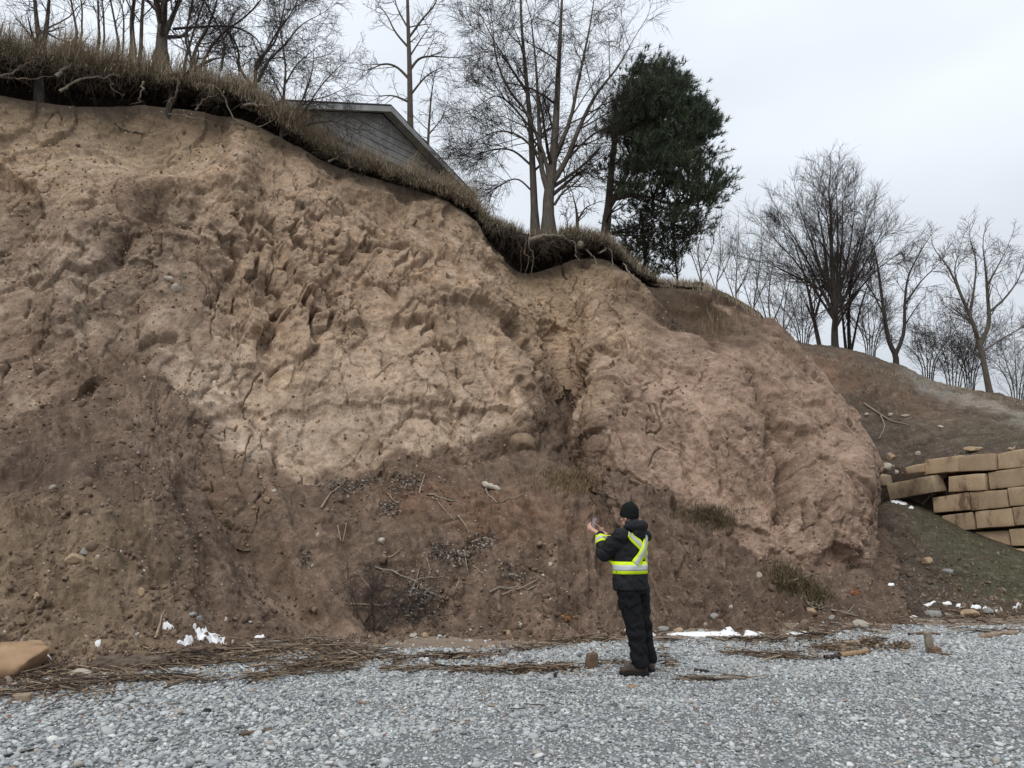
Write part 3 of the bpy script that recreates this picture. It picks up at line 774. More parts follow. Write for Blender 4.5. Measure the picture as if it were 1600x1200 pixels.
M_BARKD = mat_simple('bark_dark', (0.070, 0.058, 0.050), (0.030, 0.025, 0.022), 9, 0.9, 0.5, 0.02, stretch=(3, 3, 0.6))
M_TWIG = mat_simple('twig_brown', (0.085, 0.066, 0.056), (0.042, 0.034, 0.030), 5, 0.9)
M_TWIGL = mat_simple('twig_light', (0.15, 0.118, 0.095), (0.075, 0.06, 0.05), 5, 0.9)
M_MOSS = mat_simple('bark_mossy', (0.115, 0.105, 0.050), (0.055, 0.045, 0.033), 4, 0.95, 0.5, 0.02)

def stem_px(path, Y, w0, w1, rg, n=14, jitter=0.0):
    pts = [np.array(P(u, v, Y + (rest[0] if rest else 0))) for (u, v, *rest) in path]
    s = spline(pts, n)
    k = Y / FPX / 2 / CP
    rad = np.linspace(w0 * k, w1 * k, n)
    if jitter: s = s + np.cumsum(np.array([[rg.gauss(0, jitter), rg.gauss(0, jitter), 0] for _ in range(n)]), 0)
    return [Vector(p) for p in s], list(rad)
def tree(name, label, Y, stems, levels, seed, bark, twig, cat='tree', group=None, flare=True):
    rg = random.Random(seed)
    S = []; bury = False
    if Y is None:
        h_ = None; v_ = stems[0][0][0][1]
        while h_ is None: h_ = GND.px(stems[0][0][0][0], v_); v_ += 6
        Y = h_[0].y + 0.12; bury = True
    for (path, w0, w1) in stems:
        s_ = stem_px(path, Y, w0 * 0.88, min(w1 * 0.5, 2.4), rg)
        if S and flare and abs(path[0][1] - stems[0][0][0][1]) < 12:
            s_[0].insert(0, s_[0][0] - Vector((0, 0, 0.9))); s_[1].insert(0, s_[1][0])
        S.append(s_)
    base = S[0][0][0].copy()
    if bury: S[0][0].insert(0, base + Vector((0, 0.7, -0.6))); S[0][1].insert(0, S[0][1][0] * 0.8)
    root = empty(name, base)
    tag(root, label, cat, group)
    if flare:
        p, r = S[0]; r[0] *= 1.25
        p.insert(0, p[0] - Vector((0, 0, 0.9))); r.insert(0, r[0] * 1.1)
    out = ramify(S, levels, rg, [])
    for k, s in enumerate(S): tube_obj('trunk' if k == 0 else 'limb', [s], bark, root)
    tag(tube_obj('crown', out, twig, root), kind='stuff')
    return root
def lv(n, ln, ang, wig=0.14, trop=0.06, rmin=0.006, **k): return dict(n=n, len=ln, ang=ang, wig=wig, trop=trop, rmin=rmin * 1.3, **k)

# --- the row along the edge, left to right
tree('bare_tree', 'dark twin stemmed tree growing out of the edge at far left', None,
     [([(62,170),(60,120),(62,75),(56,20),(50,-60)], 22, 8), ([(64,100),(70,60),(76,10),(80,-70)], 13, 7)],
     [lv(9, 1.4, 55, 0.16, 0.02, 0.010, t0=0.35), lv(5, 0.8, 45, 0.2, 0.02, 0.006), lv(4, 0.45, 45, 0.2, 0.0, 0.004)], 11, M_BARKD, M_TWIG, flare=False)
tree('bare_tree', 'thick pale trunk with a broken stub beside its foot behind the grass', 18.6,
     [([(252,90),(254,40),(258,-20),(262,-130)], 26, 18), ([(255,60),(272,20),(296,-40),(310,-120)], 12, 6), ([(252,50),(240,-10),(225,-90)], 9, 5)],
     [lv(12, 2.2, 45, 0.14, 0.04, 0.014, t0=0.2), lv(6, 1.2, 42, 0.2, 0.0, 0.007), lv(6, 0.6, 42, 0.22, -0.01, 0.005)], 12, M_BARKP, M_TWIG)
tree('bare_tree', 'slender pair of grey stems left of the thick pale trunk', 19.5,
     [([(208,75),(206,30),(212,-20),(216,-120)], 11, 8), ([(220,75),(222,20),(226,-30),(234,-120)], 8, 6)],
     [lv(8, 1.5, 40, 0.15, 0.05, 0.010, t0=0.2), lv(5, 0.8, 40, 0.2, 0.0, 0.006)], 13, M_BARK, M_TWIG)
for i_, (u0, v0, u1, lab) in enumerate([(155, 58, 150, 'thin leaning sapling behind the grass near the twin dark stems'), (185, 66, 160, 'thin sapling leaning left behind the grass'),
                                  (120, 50, 95, 'thin arching sapling left of the leaning saplings'), (290, 92, 330, 'sapling leaning right beside the thick pale trunk')]):
    tree('sapling', lab, 19 + 0.4 * i_, [([(u0, v0), ((u0 * 2 + u1) / 3, v0 - 45), (u1, v0 - 130), (u1 + (u1 - u0) * 0.4, v0 - 210)], 5, 2.5),
          ([(u0 + 8, v0), (u0 + 4, v0 - 60), (u1 - 12, v0 - 160)], 4, 2)],
         [lv(12, 1.4, 32, 0.12, 0.03, 0.007, t0=0.15), lv(6, 0.7, 35, 0.16, 0.0, 0.005)], 21 + i_, M_BARK, M_TWIG)
tree('bare_tree', 'tangled bare tree with arching boughs right of the thick pale trunk', 18.2,
     [([(300,125),(305,80),(330,30),(350,-40)], 9, 4), ([(302,100),(290,60),(300,10),(310,-50)], 6, 3), ([(270,45),(310,42),(365,42),(400,60),(412,85)], 6, 3),
      ([(345,110),(350,70),(340,40),(320,0),(310,-40)], 6, 3), ([(310,110),(340,60),(390,20),(430,-30)], 6, 3)],
     [lv(13, 1.2, 50, 0.18, 0.02, 0.008, t0=0.15), lv(7, 0.7, 45, 0.22, 0.0, 0.005), lv(5, 0.4, 45, 0.2, 0.0, 0.0035)], 31, M_BARKD, M_TWIG, flare=False)
tree('shrub', 'dark crooked shrub rooted in the undercut below the pale trunk', None,
     [([(262,190),(266,158),(280,128),(318,100),(335,92),(350,90)], 13, 3), ([(264,170),(275,152),(277,135),(272,120)], 9, 5), ([(300,112),(310,85),(302,50)], 5, 2)],
     [lv(7, 0.9, 50, 0.2, 0.03, 0.007, t0=0.3), lv(5, 0.5, 45, 0.22, 0.0, 0.004)], 41, M_BARKD, M_TWIG, 'shrub', flare=False)
tree('shrub', 'wide bare shrub leaning off the edge left of the house', None,
     [([(398,166),(392,135),(374,105),(372,78),(358,50),(340,25)], 8, 3), ([(398,155),(399,120),(402,96),(428,68),(440,30),(452,-30)], 8, 3), ([(402,128),(420,95),(445,70),(470,40),(505,20)], 6, 2),
      ([(400,110),(430,55),(455,20),(480,-30)], 5, 2), ([(388,160),(378,135),(365,70),(352,45)], 4, 2)],
     [lv(14, 1.1, 48, 0.15, 0.03, 0.007, t0=0.2), lv(8, 0.65, 42, 0.2, 0.0, 0.0045), lv(6, 0.36, 42, 0.2, -0.01, 0.003)], 43, M_BARK, M_TWIG, 'shrub', flare=False)
tree('shrub', 'bare thorny shrub clinging to the edge in front of the house end', None,
     [([(438,226),(441,190),(443,150),(446,105),(440,60),(436,20)], 9, 2), ([(440,210),(455,188),(475,150),(488,110),(490,80)], 6, 2), ([(442,205),(470,180),(505,130),(540,95)], 5, 2),
      ([(444,160),(430,130),(412,100)], 4, 2), ([(442,212),(480,195),(520,190),(560,205)], 5, 1.5), ([(446,130),(465,100),(500,70)], 4, 1.5), ([(438,215),(470,165),(512,150),(545,135)], 4, 1.5)],
     [lv(13, 0.85, 50, 0.16, 0.03, 0.006, t0=0.2), lv(7, 0.5, 45, 0.2, 0.0, 0.004), lv(5, 0.3, 45, 0.2, 0.0, 0.0028)], 47, M_BARK, M_TWIG, 'shrub', flare=False)
tree('bare_tree', 'tall straight tree with short stubby limbs behind the house roof', 31,
     [([(642,230),(641,190),(640,110),(638,50),(636,-30),(634,-90)], 14, 8), ([(640,110),(655,92),(675,88),(700,90)], 6, 3), ([(641,125),(620,105),(600,100),(580,108)], 6, 3),
      ([(640,160),(615,150),(590,150)], 5, 2), ([(640,150),(665,120),(690,105)], 5, 2), ([(639,75),(618,50),(605,25),(590,5)], 5, 2), ([(638,60),(660,30),(680,5),(690,-30)], 5, 3),
      ([(638,45),(620,10),(612,-30)], 4, 2), ([(639,90),(655,65),(672,40)], 4, 2)],
     [lv(5, 1.6, 50, 0.14, 0.05, 0.013, t0=0.3), lv(4, 0.9, 45, 0.18, 0.04, 0.008), lv(3, 0.5, 40, 0.2, 0.02, 0.006)], 51, M_BARK, M_TWIG)
tree('sapling', 'small bare sapling rising behind the house roof slope', 29.5,
     [([(668,250),(670,200),(674,150),(678,125)], 6, 2), ([(670,210),(690,185),(700,160)], 3, 1.5)],
     [lv(14, 1.1, 55, 0.14, 0.03, 0.009, t0=0.2), lv(5, 0.6, 45, 0.18, 0.0, 0.006), lv(3, 0.35, 45, 0.18, 0.0, 0.005)], 53, M_BARK, M_TWIG)
tree('bare_tree', 'single slim trunk standing close left of the forked tree', 23.6,
     [([(836,354),(833,280),(829,200),(822,120),(815,40),(812,-40)], 15, 7), ([(829,200),(800,165),(775,150),(748,165)], 5, 2), ([(832,260),(800,235),(765,235),(735,250)], 5, 2), ([(826,150),(795,100),(770,60),(750,20)], 5, 2),
      ([(833,300),(808,280),(780,290),(760,305)], 4, 1.5)],
     [lv(11, 1.9, 50, 0.13, 0.02, 0.010, t0=0.25), lv(9, 1.1, 42, 0.2, -0.01, 0.006), lv(8, 0.6, 42, 0.22, -0.02, 0.004)], 61, M_BARKP, M_TWIG)
tree('bare_tree', 'large bare tree forking low into many rising limbs on the edge', 23.2,
     [([(857,358),(857,310),(862,270),(868,200),(872,120),(876,40),(880,-40)], 24, 6), ([(858,305),(846,260),(842,190),(838,110),(830,30)], 12, 4), ([(860,290),(885,250),(905,200),(930,150),(965,105),(985,70)], 12, 3),
      ([(860,300),(852,250),(825,180),(795,140),(775,90),(770,40)], 9, 3), ([(866,320),(880,300),(905,280),(920,250)], 6, 2), ([(864,250),(890,190),(905,120),(920,50),(928,0)], 9, 3),
      ([(875,262),(920,215),(955,195),(985,170)], 6, 2), ([(850,250),(815,215),(780,205),(745,220)], 6, 2)],
     [lv(12, 2.3, 42, 0.13, 0.02, 0.010, t0=0.2), lv(9, 1.25, 42, 0.2, -0.01, 0.006), lv(9, 0.62, 42, 0.22, -0.02, 0.004)], 63, M_BARKP, M_TWIG)
tree('shrub', 'small crooked bare shrub between the forked tree and the pine', 23.0,
     [([(902,370),(902,345),(900,325),(895,305)], 8, 3), ([(902,345),(915,325),(930,318)], 4, 2), ([(885,365),(886,345),(880,330)], 3, 1.5)],
     [lv(7, 0.6, 55, 0.22, 0.04, 0.010, t0=0.3), lv(4, 0.35, 50, 0.22, 0.02, 0.006)], 65, M_BARKD, M_TWIG, 'shrub')
# --- thin trees behind the shoulder
for i_, (u0, v0, tp, w, lab) in enumerate([(1095, 445, 330, 4, 'thin bare tree just right of the small conifer'), (1150, 480, 370, 4, 'thin bare tree behind the shoulder of the bluff'),
      (1178, 500, 380, 4, 'thin bare tree at the end of the shoulder'), (1205, 530, 400, 5, 'bare young tree in the notch beside the hill'), (1225, 540, 420, 4, 'young bare tree left of the big round crown'),
      (1120, 462, 350, 3, 'spindly bare tree between two thin trees on the shoulder')]):
    tree('bare_tree', lab, 33 + 1.1 * i_, [([(u0 + 4, v0 + 25), (u0, v0 - 20), (u0 - 4 + 5 * (i_ % 3), (v0 + tp) / 2), (u0 + 12 - 8 * (i_ % 2), tp)], w, 1.6), ([(u0, v0 - 20), (u0 + 18, (v0 + tp) / 2), (u0 + 22, tp + 20)], w * 0.6, 1.2),
                                      ([(u0, v0 - 5), (u0 - 14, (v0 + tp) / 2 + 10), (u0 - 26, tp + 30)], w * 0.6, 1.2)],
         [lv(9, 1.6, 35, 0.12, 0.05, 0.008, t0=0.2), lv(6, 0.9, 35, 0.15, 0.02, 0.006)], 71 + i_, M_BARK, M_TWIGL, flare=False)
# --- on the hill
hill_stems = [([(1305,552),(1304,510),(1305,470),(1300,380),(1298,280),(1295,240)], 15, 4)]
for k, (a, vv, ww) in enumerate([(-0.95,330,6),(-0.75,300,6),(-0.5,280,7),(-0.25,255,7),(0.2,255,7),(0.4,275,7),(0.6,300,6),(0.8,330,6),(-1.15,370,5),(1.0,370,5),(-0.1,250,6),(0.1,240,6)]):
    hill_stems.append(([(1305, 490 - (k % 4) * 14), (1305 + a * 22, 450 - (k % 3) * 12), (1303 + a * 62, (vv + 420) / 2), (1298 + a * 92, vv)], ww, 2.2))
hill_stems = [([(u, 552 - (552 - v) * 0.80) for u, v in p], a, b_) for p, a, b_ in hill_stems]
tree('bare_tree', 'big bare tree with dense round crown and mossy trunk on the hill', 37, hill_stems,
     [lv(14, 2.3, 30, 0.08, 0.06, 0.010, t0=0.2, short=0.3), lv(9, 1.3, 32, 0.13, 0.04, 0.007), lv(6, 0.75, 34, 0.15, 0.02, 0.005)], 81, M_BARKD, M_TWIG)
tree('bare_tree', 'slanting grey stem crossing behind the mossy trunk on the hill', 39,
     [([(1282,548),(1272,500),(1262,450),(1248,400)], 9, 4), ([(1272,500),(1285,450),(1290,400)], 5, 2)], [lv(9, 2.2, 38, 0.1, 0.05, 0.010, t0=0.2), lv(6, 1.2, 35, 0.12, 0.03, 0.007)], 82, M_BARK, M_TWIG, flare=False)
tree('bare_tree', 'cluster of slim stems right of the mossy trunk on the hill', 39,
     [([(1328,552),(1326,500),(1330,440),(1340,380)], 8, 3), ([(1322,550),(1316,490),(1310,430)], 6, 2.5), ([(1330,550),(1345,480),(1365,420)], 5, 2)], [lv(10, 2.0, 32, 0.1, 0.05, 0.010, t0=0.2), lv(6, 1.1, 32, 0.12, 0.03, 0.007)], 83, M_BARKD, M_TWIG, flare=False)
tree('bare_tree', 'forked dark bare tree midway down the hill crest', 36,
     [([(1400,576),(1399,555),(1388,530),(1380,480),(1372,420),(1365,385)], 12, 3), ([(1399,555),(1412,520),(1414,470),(1420,430),(1440,390)], 8, 3), ([(1412,480),(1435,445),(1458,420)], 4, 2), ([(1385,500),(1365,460),(1345,430)], 4, 2)],
     [lv(9, 1.7, 38, 0.12, 0.06, 0.010, t0=0.3), lv(7, 0.95, 36, 0.15, 0.03, 0.007), lv(5, 0.5, 36, 0.15, 0.02, 0.005)], 84, M_BARKD, M_TWIG)
tree('bare_tree', 'tall pale forked tree leaning left at the right edge of the hill', 34,
     [([(1548,622),(1542,592),(1533,548),(1520,505),(1502,462),(1484,422),(1464,395)], 12, 3), ([(1531,540),(1545,505),(1543,462),(1540,422),(1536,388)], 9, 3), ([(1543,490),(1568,468),(1588,442),(1598,420)], 5, 2),
      ([(1515,492),(1522,450),(1525,410),(1517,380)], 5, 2), ([(1526,512),(1508,497)], 6, 4), ([(1535,550),(1565,530),(1600,510)], 4, 2), ([(1541,450),(1558,418),(1574,388)], 4, 2), ([(1502,462),(1492,425),(1498,395)], 4, 2)],
     [lv(8, 1.4, 38, 0.12, 0.06, 0.010, t0=0.3), lv(6, 0.8, 36, 0.15, 0.03, 0.007), lv(4, 0.42, 36, 0.15, 0.02, 0.0055)], 85, M_BARKP, M_TWIGL)
for i_, (u0, v0, tp, ww, lab) in enumerate([(1490, 608, 480, 60, 'dense bare bush left of the pale leaning tree'), (1515, 612, 500, 40, 'bare bush close against the pale leaning tree'), (1590, 632, 520, 50, 'bare bush at the right margin behind the hill'),
        (1450, 596, 500, 45, 'low bare bush right of the forked dark tree'), (1360, 560, 450, 40, 'slight bare bush between the mossy tree and the forked tree'), (1255, 548, 440, 40, 'slight bare bush left of the mossy trunk')]):
    st = [([(u0 + ww * a * 0.14, v0 + 18), (u0 + ww * a * 0.25, v0 - 25), (u0 + ww * a * 0.6, (v0 + tp) / 2), (u0 + ww * a, tp + 40 * abs(a))], 2.6, 1.0) for a in (-0.9, -0.5, -0.1, 0.3, 0.7, 1.0)]
    tree('bush', lab, 38 + i_ * 0.6, st, [lv(10, 1.7, 34, 0.1, 0.03, 0.009, t0=0.15), lv(7, 1.0, 34, 0.14, 0.01, 0.006), lv(3, 0.5, 34, 0.14, 0.01, 0.005)], 91 + i_, M_BARK, M_TWIG if i_ < 2 else M_TWIGL, 'bush', flare=False)

# ================================================================== conifers
def mat_needle(name, c1, c2):
    m, t, b = mat_new(name, 0.75, 0.2)
    n = noise_node(t, 1.3, 3)
    r = ramp(t, n.outputs['Fac'], [(0.35, c2), (0.65, c1)])
    t.links.new(r.outputs[0], b.inputs['Base Color'])
    return m
M_NEED = mat_needle('pine_needles', (0.105, 0.132, 0.078), (0.048, 0.066, 0.044))
M_NEED2 = mat_needle('conifer_needles_dull', (0.095, 0.105, 0.062), (0.050, 0.060, 0.040))
def inside(poly, u, v):
    c = False; j = len(poly) - 1
    for i in range(len(poly)):
        (ui, vi), (uj, vj) = poly[i], poly[j]
        if (vi > v) != (vj > v) and u < (uj - ui) * (v - vi) / (vj - vi) + ui: c = not c
        j = i
    return c
def conifer(name, label, Y, stems, poly, n_t, dens, depth, per, nl, seed, need, wid=0.011, spread=0.38, clump=0):
    rg = random.Random(seed)
    S = [stem_px(p, Y, a, b, rg) for p, a, b in stems]
    root = empty(name, S[0][0][0]); tag(root, label, 'tree')
    nodes = [(p, r) for s in S for p, r in zip(*s)]
    us = [q[0] for q in poly]; vs_ = [q[1] for q in poly]
    limbs, tufts = [], []
    nc_ = 0
    while nc_ < n_t:
        u, v = rg.uniform(min(us), max(us)), rg.uniform(min(vs_), max(vs_))
        if not inside(poly, u, v) or rg.random() > dens(u, v): continue
        nc_ += 1
        tgt = P(u, v, Y + rg.gauss(0, depth))
        best = min(nodes, key=lambda nr: (nr[0] - tgt).length + 1.2 * max(0, nr[0].z - tgt.z + 0.3))
        a = best[0]; L = (tgt - a).length
        mid = a.lerp(tgt, 0.5) + Vector((rg.gauss(0, 0.08 * L), rg.gauss(0, 0.08 * L), -0.10 * L + rg.gauss(0, 0.05 * L)))
        s = spline([a, mid, tgt], 6)
        limbs.append(([Vector(x) for x in s], list(np.linspace(min(0.05, 0.011 + 0.012 * L), 0.007, 6))))
        ax = (tgt - a).normalized()
        for k in range(per):
            off = Vector((rg.gauss(0, spread), rg.gauss(0, spread), rg.gauss(0, spread * 0.38)))
            c = tgt + off
            tufts.append((c, (ax * 0.7 + off * 0.8 + Vector((0, 0, 0.55))).normalized()))
            if k % 2 == 0:
                s2 = spline([tgt - ax * 0.25, tgt + off * 0.4, c], 4)
                limbs.append(([Vector(x) for x in s2], [0.008, 0.006, 0.005, 0.004]))
    [tube_obj('trunk' if k_ == 0 else 'limb', [s_], M_BARK if need is M_NEED else M_BARKD, root) for k_, s_ in enumerate(S)]
    tag(tube_obj('branches', limbs, M_BARKD, root), kind='stuff')
    # needles: thin blades fanning from each shoot tip
    rs = np.random.RandomState(seed)
    Cc = np.array([t[0] for t in tufts]); Dd = np.array([t[1] for t in tufts])
    n = len(Cc)
    d = rs.normal(size=(n, nl, 3)); d /= np.linalg.norm(d, axis=2, keepdims=True)
    d = d * 0.85 + Dd[:, None, :]; d /= np.linalg.norm(d, axis=2, keepdims=True)
    ln = rs.uniform(0.13, 0.24, (n, nl, 1))
    st = Cc[:, None, :] + Dd[:, None, :] * rs.uniform(-0.14, 0.06, (n, nl, 1))
    side = np.cross(d, rs.normal(size=(n, nl, 3))); side /= np.linalg.norm(side, axis=2, keepdims=True)
    a = st - side * wid; b = st + side * wid; c = st + d * ln
    v = np.stack([a, b, c], 2).reshape(-1, 3) - np.array(root.location)
    f = np.arange(len(v)).reshape(-1, 3)
    tag(link('crown', np_mesh('crown', v, f, False), need, root), kind='stuff')
    return root
pine_poly = [(1003,82),(1018,95),(1042,100),(1060,128),(1072,130),(1082,152),(1098,168),(1112,190),(1118,212),(1108,226),(1122,236),(1116,262),(1138,276),(1136,290),(1112,306),(1118,318),(1096,336),(1070,330),(1040,340),(1005,334),(970,300),(935,312),(918,290),(935,275),(905,262),(930,240),(948,215),(950,185),(968,168),(966,140),(984,112)]
def pd(u, v):
    e = 0.16 + 0.84 * min(1, max(0, (u - 945) / 50.0))
    if v > 270: e *= 0.55
    h_ = float(perlin(np.array([[u / 26.0, v / 17.0, 0.5]]), 1801)[0]) + 0.5 * float(perlin(np.array([[u / 55.0, v / 40.0, 2.5]]), 1803)[0])
    e *= 0.55 if v > 240 else 1.0
    return e * (1.0 if h_ > -0.04 else 0.14)
conifer('pine_tree', 'dark green pine with forked trunk leaning right over the edge', 24.6,
        [([(944,386),(948,345),(951,320),(955,270),(962,210),(975,150),(995,100)], 17, 4), ([(951,325),(968,295),(985,255),(1000,205),(1010,150)], 11, 4), ([(985,255),(1030,235),(1080,230)], 6, 2), ([(960,312),(1000,305),(1050,318),(1090,310)], 6, 2)],
        pine_poly, 400, pd, 1.2, 15, 22, 101, M_NEED, 0.011, 0.27)
conifer('conifer', 'smaller dull green conifer behind the edge below the pine', 27.5,
        [([(1010,450),(1008,400),(1005,360),(1000,330)], 8, 4), ([(1060,450),(1055,400),(1050,350)], 4, 2), ([(975,430),(985,390),(995,350)], 3, 1.5)],
        [(965,330),(1000,322),(1050,326),(1095,330),(1112,350),(1095,372),(1080,385),(1060,395),(1045,425),(1000,432),(975,405),(960,372),(958,350)], 170,
        lambda u, v: 0.35 + 0.65 * (math.sin(u * 0.11) * math.sin(v * 0.13) > -0.3), 0.9, 6, 16, 103, M_NEED2, 0.012, 0.34)

# ================================================================== turf, roots and dry grass on the edge
M_TURF = mat_simple('turf_soil', (0.046, 0.034, 0.025), (0.016, 0.012, 0.010), 6, 1.0, 0.9, 0.05)
M_ROOT = mat_simple('root_bark', (0.20, 0.155, 0.115), (0.085, 0.062, 0.047), 10, 0.9, 0.3, 0.01)
M_ROOTP = mat_simple('root_weathered', (0.27, 0.23, 0.18), (0.13, 0.105, 0.08), 10, 0.9, 0.3, 0.01)
nlip = np.where((tu > -430) & (tu < 1030))[0]
k0, k1 = nlip[0], nlip[-1]
sub = np.arange(k0, k1, 2)
tp = top[sub]; cv_ = cav[sub][:, None]; iv = inn[sub]
def trow(off, dz, nz, sd):
    r = tp + iv * off; r[:, 2] += (dz[:, 0] if hasattr(dz, 'shape') else dz)
    r += fbm(r * 2.1, 3, 600 + sd)[:, None] * np.array([0.2, 0.7, 0.6]) * nz
    r += fbm(r * 7.1, 3, 640 + sd)[:, None] * np.array([0.2, 0.5, 0.6]) * nz * 0.5
    return r
rag = fbm(tp * np.array([0.9, 0.9, 0.9]), 4, 650)[:, None]; cvr = cv_ * np.clip(1 + 1.5 * rag, 0.3, 1.8)
trows = [trow(1.5 * cv_, cv_ * 0.92, 0.0, 0), trow(0.8 * cv_, cv_ * 0.84, 0.3, 1), trow(0.25 * cv_, cv_ * 0.78, 0.4, 2), trow(-0.12 * cvr - 0.03, cv_ - 0.30 * cvr, 0.6, 3), trow(-0.32 * cvr - 0.03, cv_ - 0.22 * cvr, 0.6, 4),
         trow(-0.30 * cvr - 0.02, cv_ * 0.97, 0.5, 5), trow(-0.15 * cvr, cv_ + 0.07, 0.35, 6), trow(0.2 + 0 * cv_, cv_ + 0.14, 0.2, 7), trow(0.8 + 0 * cv_, cv_ + 0.18, 0.1, 8), trow(2.2 + 0 * cv_, cv_ + 0.12, 0, 9)]
TG = np.stack(trows, 1)
TG = catmull(TG.transpose(1, 0, 2), np.linspace(0, 9, 34)).transpose(1, 0, 2)
turf = tag(link('turf_edge', np_mesh('turf_edge', TG.reshape(-1, 3), grid_faces(len(sub), 34), True), M_TURF), 'dark overhanging mat of turf and soil along the bluff edge', 'turf', None, 'structure')
lip_f = trows[4]; lip_t = trows[6]
lu, lvv = project(lip_f)
def lip_at(u):
    k = int(np.argmin(np.abs(lu - u))); return Vector(lip_f[k]), Vector(lip_t[k])
def lipY(u): return float(np.interp(u, lu, lip_f[:, 1]))
# fine roots and dead stems hanging in the undercut
rs = np.random.RandomState(5); rg = random.Random(55)
fine = []
for k in range(2600):
    u = rg.choice([rg.uniform(-80, 500), rg.uniform(-80, 360), rg.uniform(745, 990), rg.uniform(745, 930), rg.uniform(480, 720), rg.uniform(440, 700)])
    i = int(np.argmin(np.abs(lu - u)))
    c = float(cav[sub[i]])
    p = Vector(trows[rg.choice([2, 3, 4, 4])][i]) + Vector((rg.gauss(0, 0.06), rg.gauss(0, 0.10), rg.gauss(0, 0.05)))
    L = rg.uniform(0.15, 0.85) * c * (1.2 if rg.random() < 0.2 else 0.8)
    dd = Vector((rg.gauss(0, 0.6), rg.gauss(-0.15, 0.35), rg.uniform(-1.0, 0.05)))
    fine.append(shoot(p, dd, L, rg.uniform(0.002, 0.006), 6, 0.28, -0.12, rg, 0.4))
fr = tube_obj('root_tangle', fine, M_ROOT, None, lambda r: 3)
tag(fr, 'tangle of fine roots hanging in the shade under the turf', 'roots', None, 'stuff')
BIGROOT = [  # path in the photograph, width, pale?, label
 ([(96,142),(108,132),(140,122),(165,119),(186,116)], 6, 1, 'long pale dead bough reaching across the dark undercut at left'),
 ([(-5,122),(20,112),(38,102),(52,92)], 6, 0, 'dead limb slanting up to the twin dark stems'),
 ([(-5,60),(22,66),(48,75),(70,84)], 3, 1, 'thin pale stick lying across the grass edge at far left'),
 ([(88,119),(100,108),(114,98)], 8, 1, 'short thick pale dead stub beside the twin dark stems'),
 ([(82,75),(105,90),(122,98),(140,97),(150,102)], 2.5, 1, 'thin pale bent stick below the dry grass'),
 ([(-5,118),(20,122),(45,123),(85,118)], 5, 0, 'grey dead limb lying level behind the twin dark stems'),
 ([(222,126),(222,142),(217,162)], 5, 1, 'pale snapped root standing upright in the undercut'),
 ([(172,122),(174,138),(185,145),(195,150)], 3, 0, 'hooked root hanging in the middle of the dark undercut'),
 ([(278,122),(280,134),(272,150),(262,162)], 7, 0, 'curved thick root beside the dark crooked shrub'),
 ([(178,196),(200,202),(225,208),(240,206),(250,190)], 4, 1, 'loose curved stick resting on the sandy hollow'),
 ([(330,130),(345,142),(352,158),(362,180),(380,196),(405,198),(430,186)], 3.5, 1, 'long drooping root looping down left of the thorny shrub'),
 ([(375,168),(392,164),(410,165),(424,164)], 7, 1, 'short level root at the foot of the wide bare shrub'),
 ([(306,172),(316,158),(332,150),(342,146)], 4, 0, 'arched root under the edge right of the crooked shrub'),
 ([(265,179),(290,180),(315,186),(336,192)], 3, 1, 'straight thin root lying on the sandy face'),
 ([(512,252),(530,246),(538,236),(545,226)], 5, 1, 'pale bent root poking out below the house'),
 ([(548,262),(556,255),(560,246)], 3, 0, 'small dark hooked root below the house'),
 ([(828,376),(845,371),(870,368),(885,374),(898,380)], 9, 1, 'thick pale level root at the front of the turf under the forked tree'),
 ([(822,372),(820,392),(826,404),(819,432)], 3.5, 0, 'reddish root hanging below the forked tree'),
 ([(829,366),(826,384),(833,400),(830,428)], 3, 1, 'pale kinked root hanging below the forked tree'),
 ([(807,376),(815,392),(812,420),(804,450)], 2.5, 0, 'long thin root dangling left of the reddish one'),
 ([(900,384),(899,398),(905,410)], 4, 1, 'short forked root below the cut root end'),
 ([(915,390),(928,402),(932,416)], 3, 1, 'thin root bending down right of the cut root end'),
 ([(935,398),(945,389),(955,394),(958,410),(955,420)], 4, 1, 'arched root near the foot of the pine'),
 ([(975,412),(985,430),(1000,444),(1018,452)], 3.5, 1, 'root trailing down the shoulder right of the pine'),
]
for path, w, pale, lab in BIGROOT:
    pts = []
    for (u, v) in path:
        Yl = lipY(u) - 0.12
        h_ = GND.px(u, v)
        if h_ is not None: Yl = min(Yl + 0.05, h_[0].y - 0.03)
        pts.append(np.array(P(u, v, Yl)))
    s = spline(pts, 14); k = float(pts[0][1]) / FPX / 2 / CP
    rg2 = random.Random(len(lab)); rr_ = [w * k * 0.9 * (1 - 0.72 * i / 13.0) * rg2.uniform(0.8, 1.2) for i in range(14)]
    s = s + np.array([[rg2.gauss(0, 0.022), rg2.gauss(0, 0.02), rg2.gauss(0, 0.022)] for _ in range(14)])
    main = ([Vector(x) for x in s], rr_)
    polys = [main] + ramify([main], [lv(4, 0.34, 50, 0.25, -0.1, 0.003, rr=0.35)], rg2, [])
    root = empty('exposed_root', s[0]); tag(root, lab, 'root')
    tube_obj('root_stem', [main], M_ROOTP if pale else M_ROOT, root); [tube_obj('rootlet', [q], M_ROOT, root) for q in polys[1:]]
cut = P(907, 381, lipY(905) - 0.22)
tube_obj_end = tube_obj('cut_root_end', [([cut + Vector((0, 0.25, 0.02)), cut + Vector((0, 0.1, 0)), cut, cut + Vector((0, 0.012, 0)), cut + Vector((0, 0.05, 0))], [0.10, 0.105, 0.10, 0.06, 0.055])], M_ROOTP, None, lambda r: 12)
tag(tube_obj_end, 'sawn hollow root end beside the thick level root', 'root')

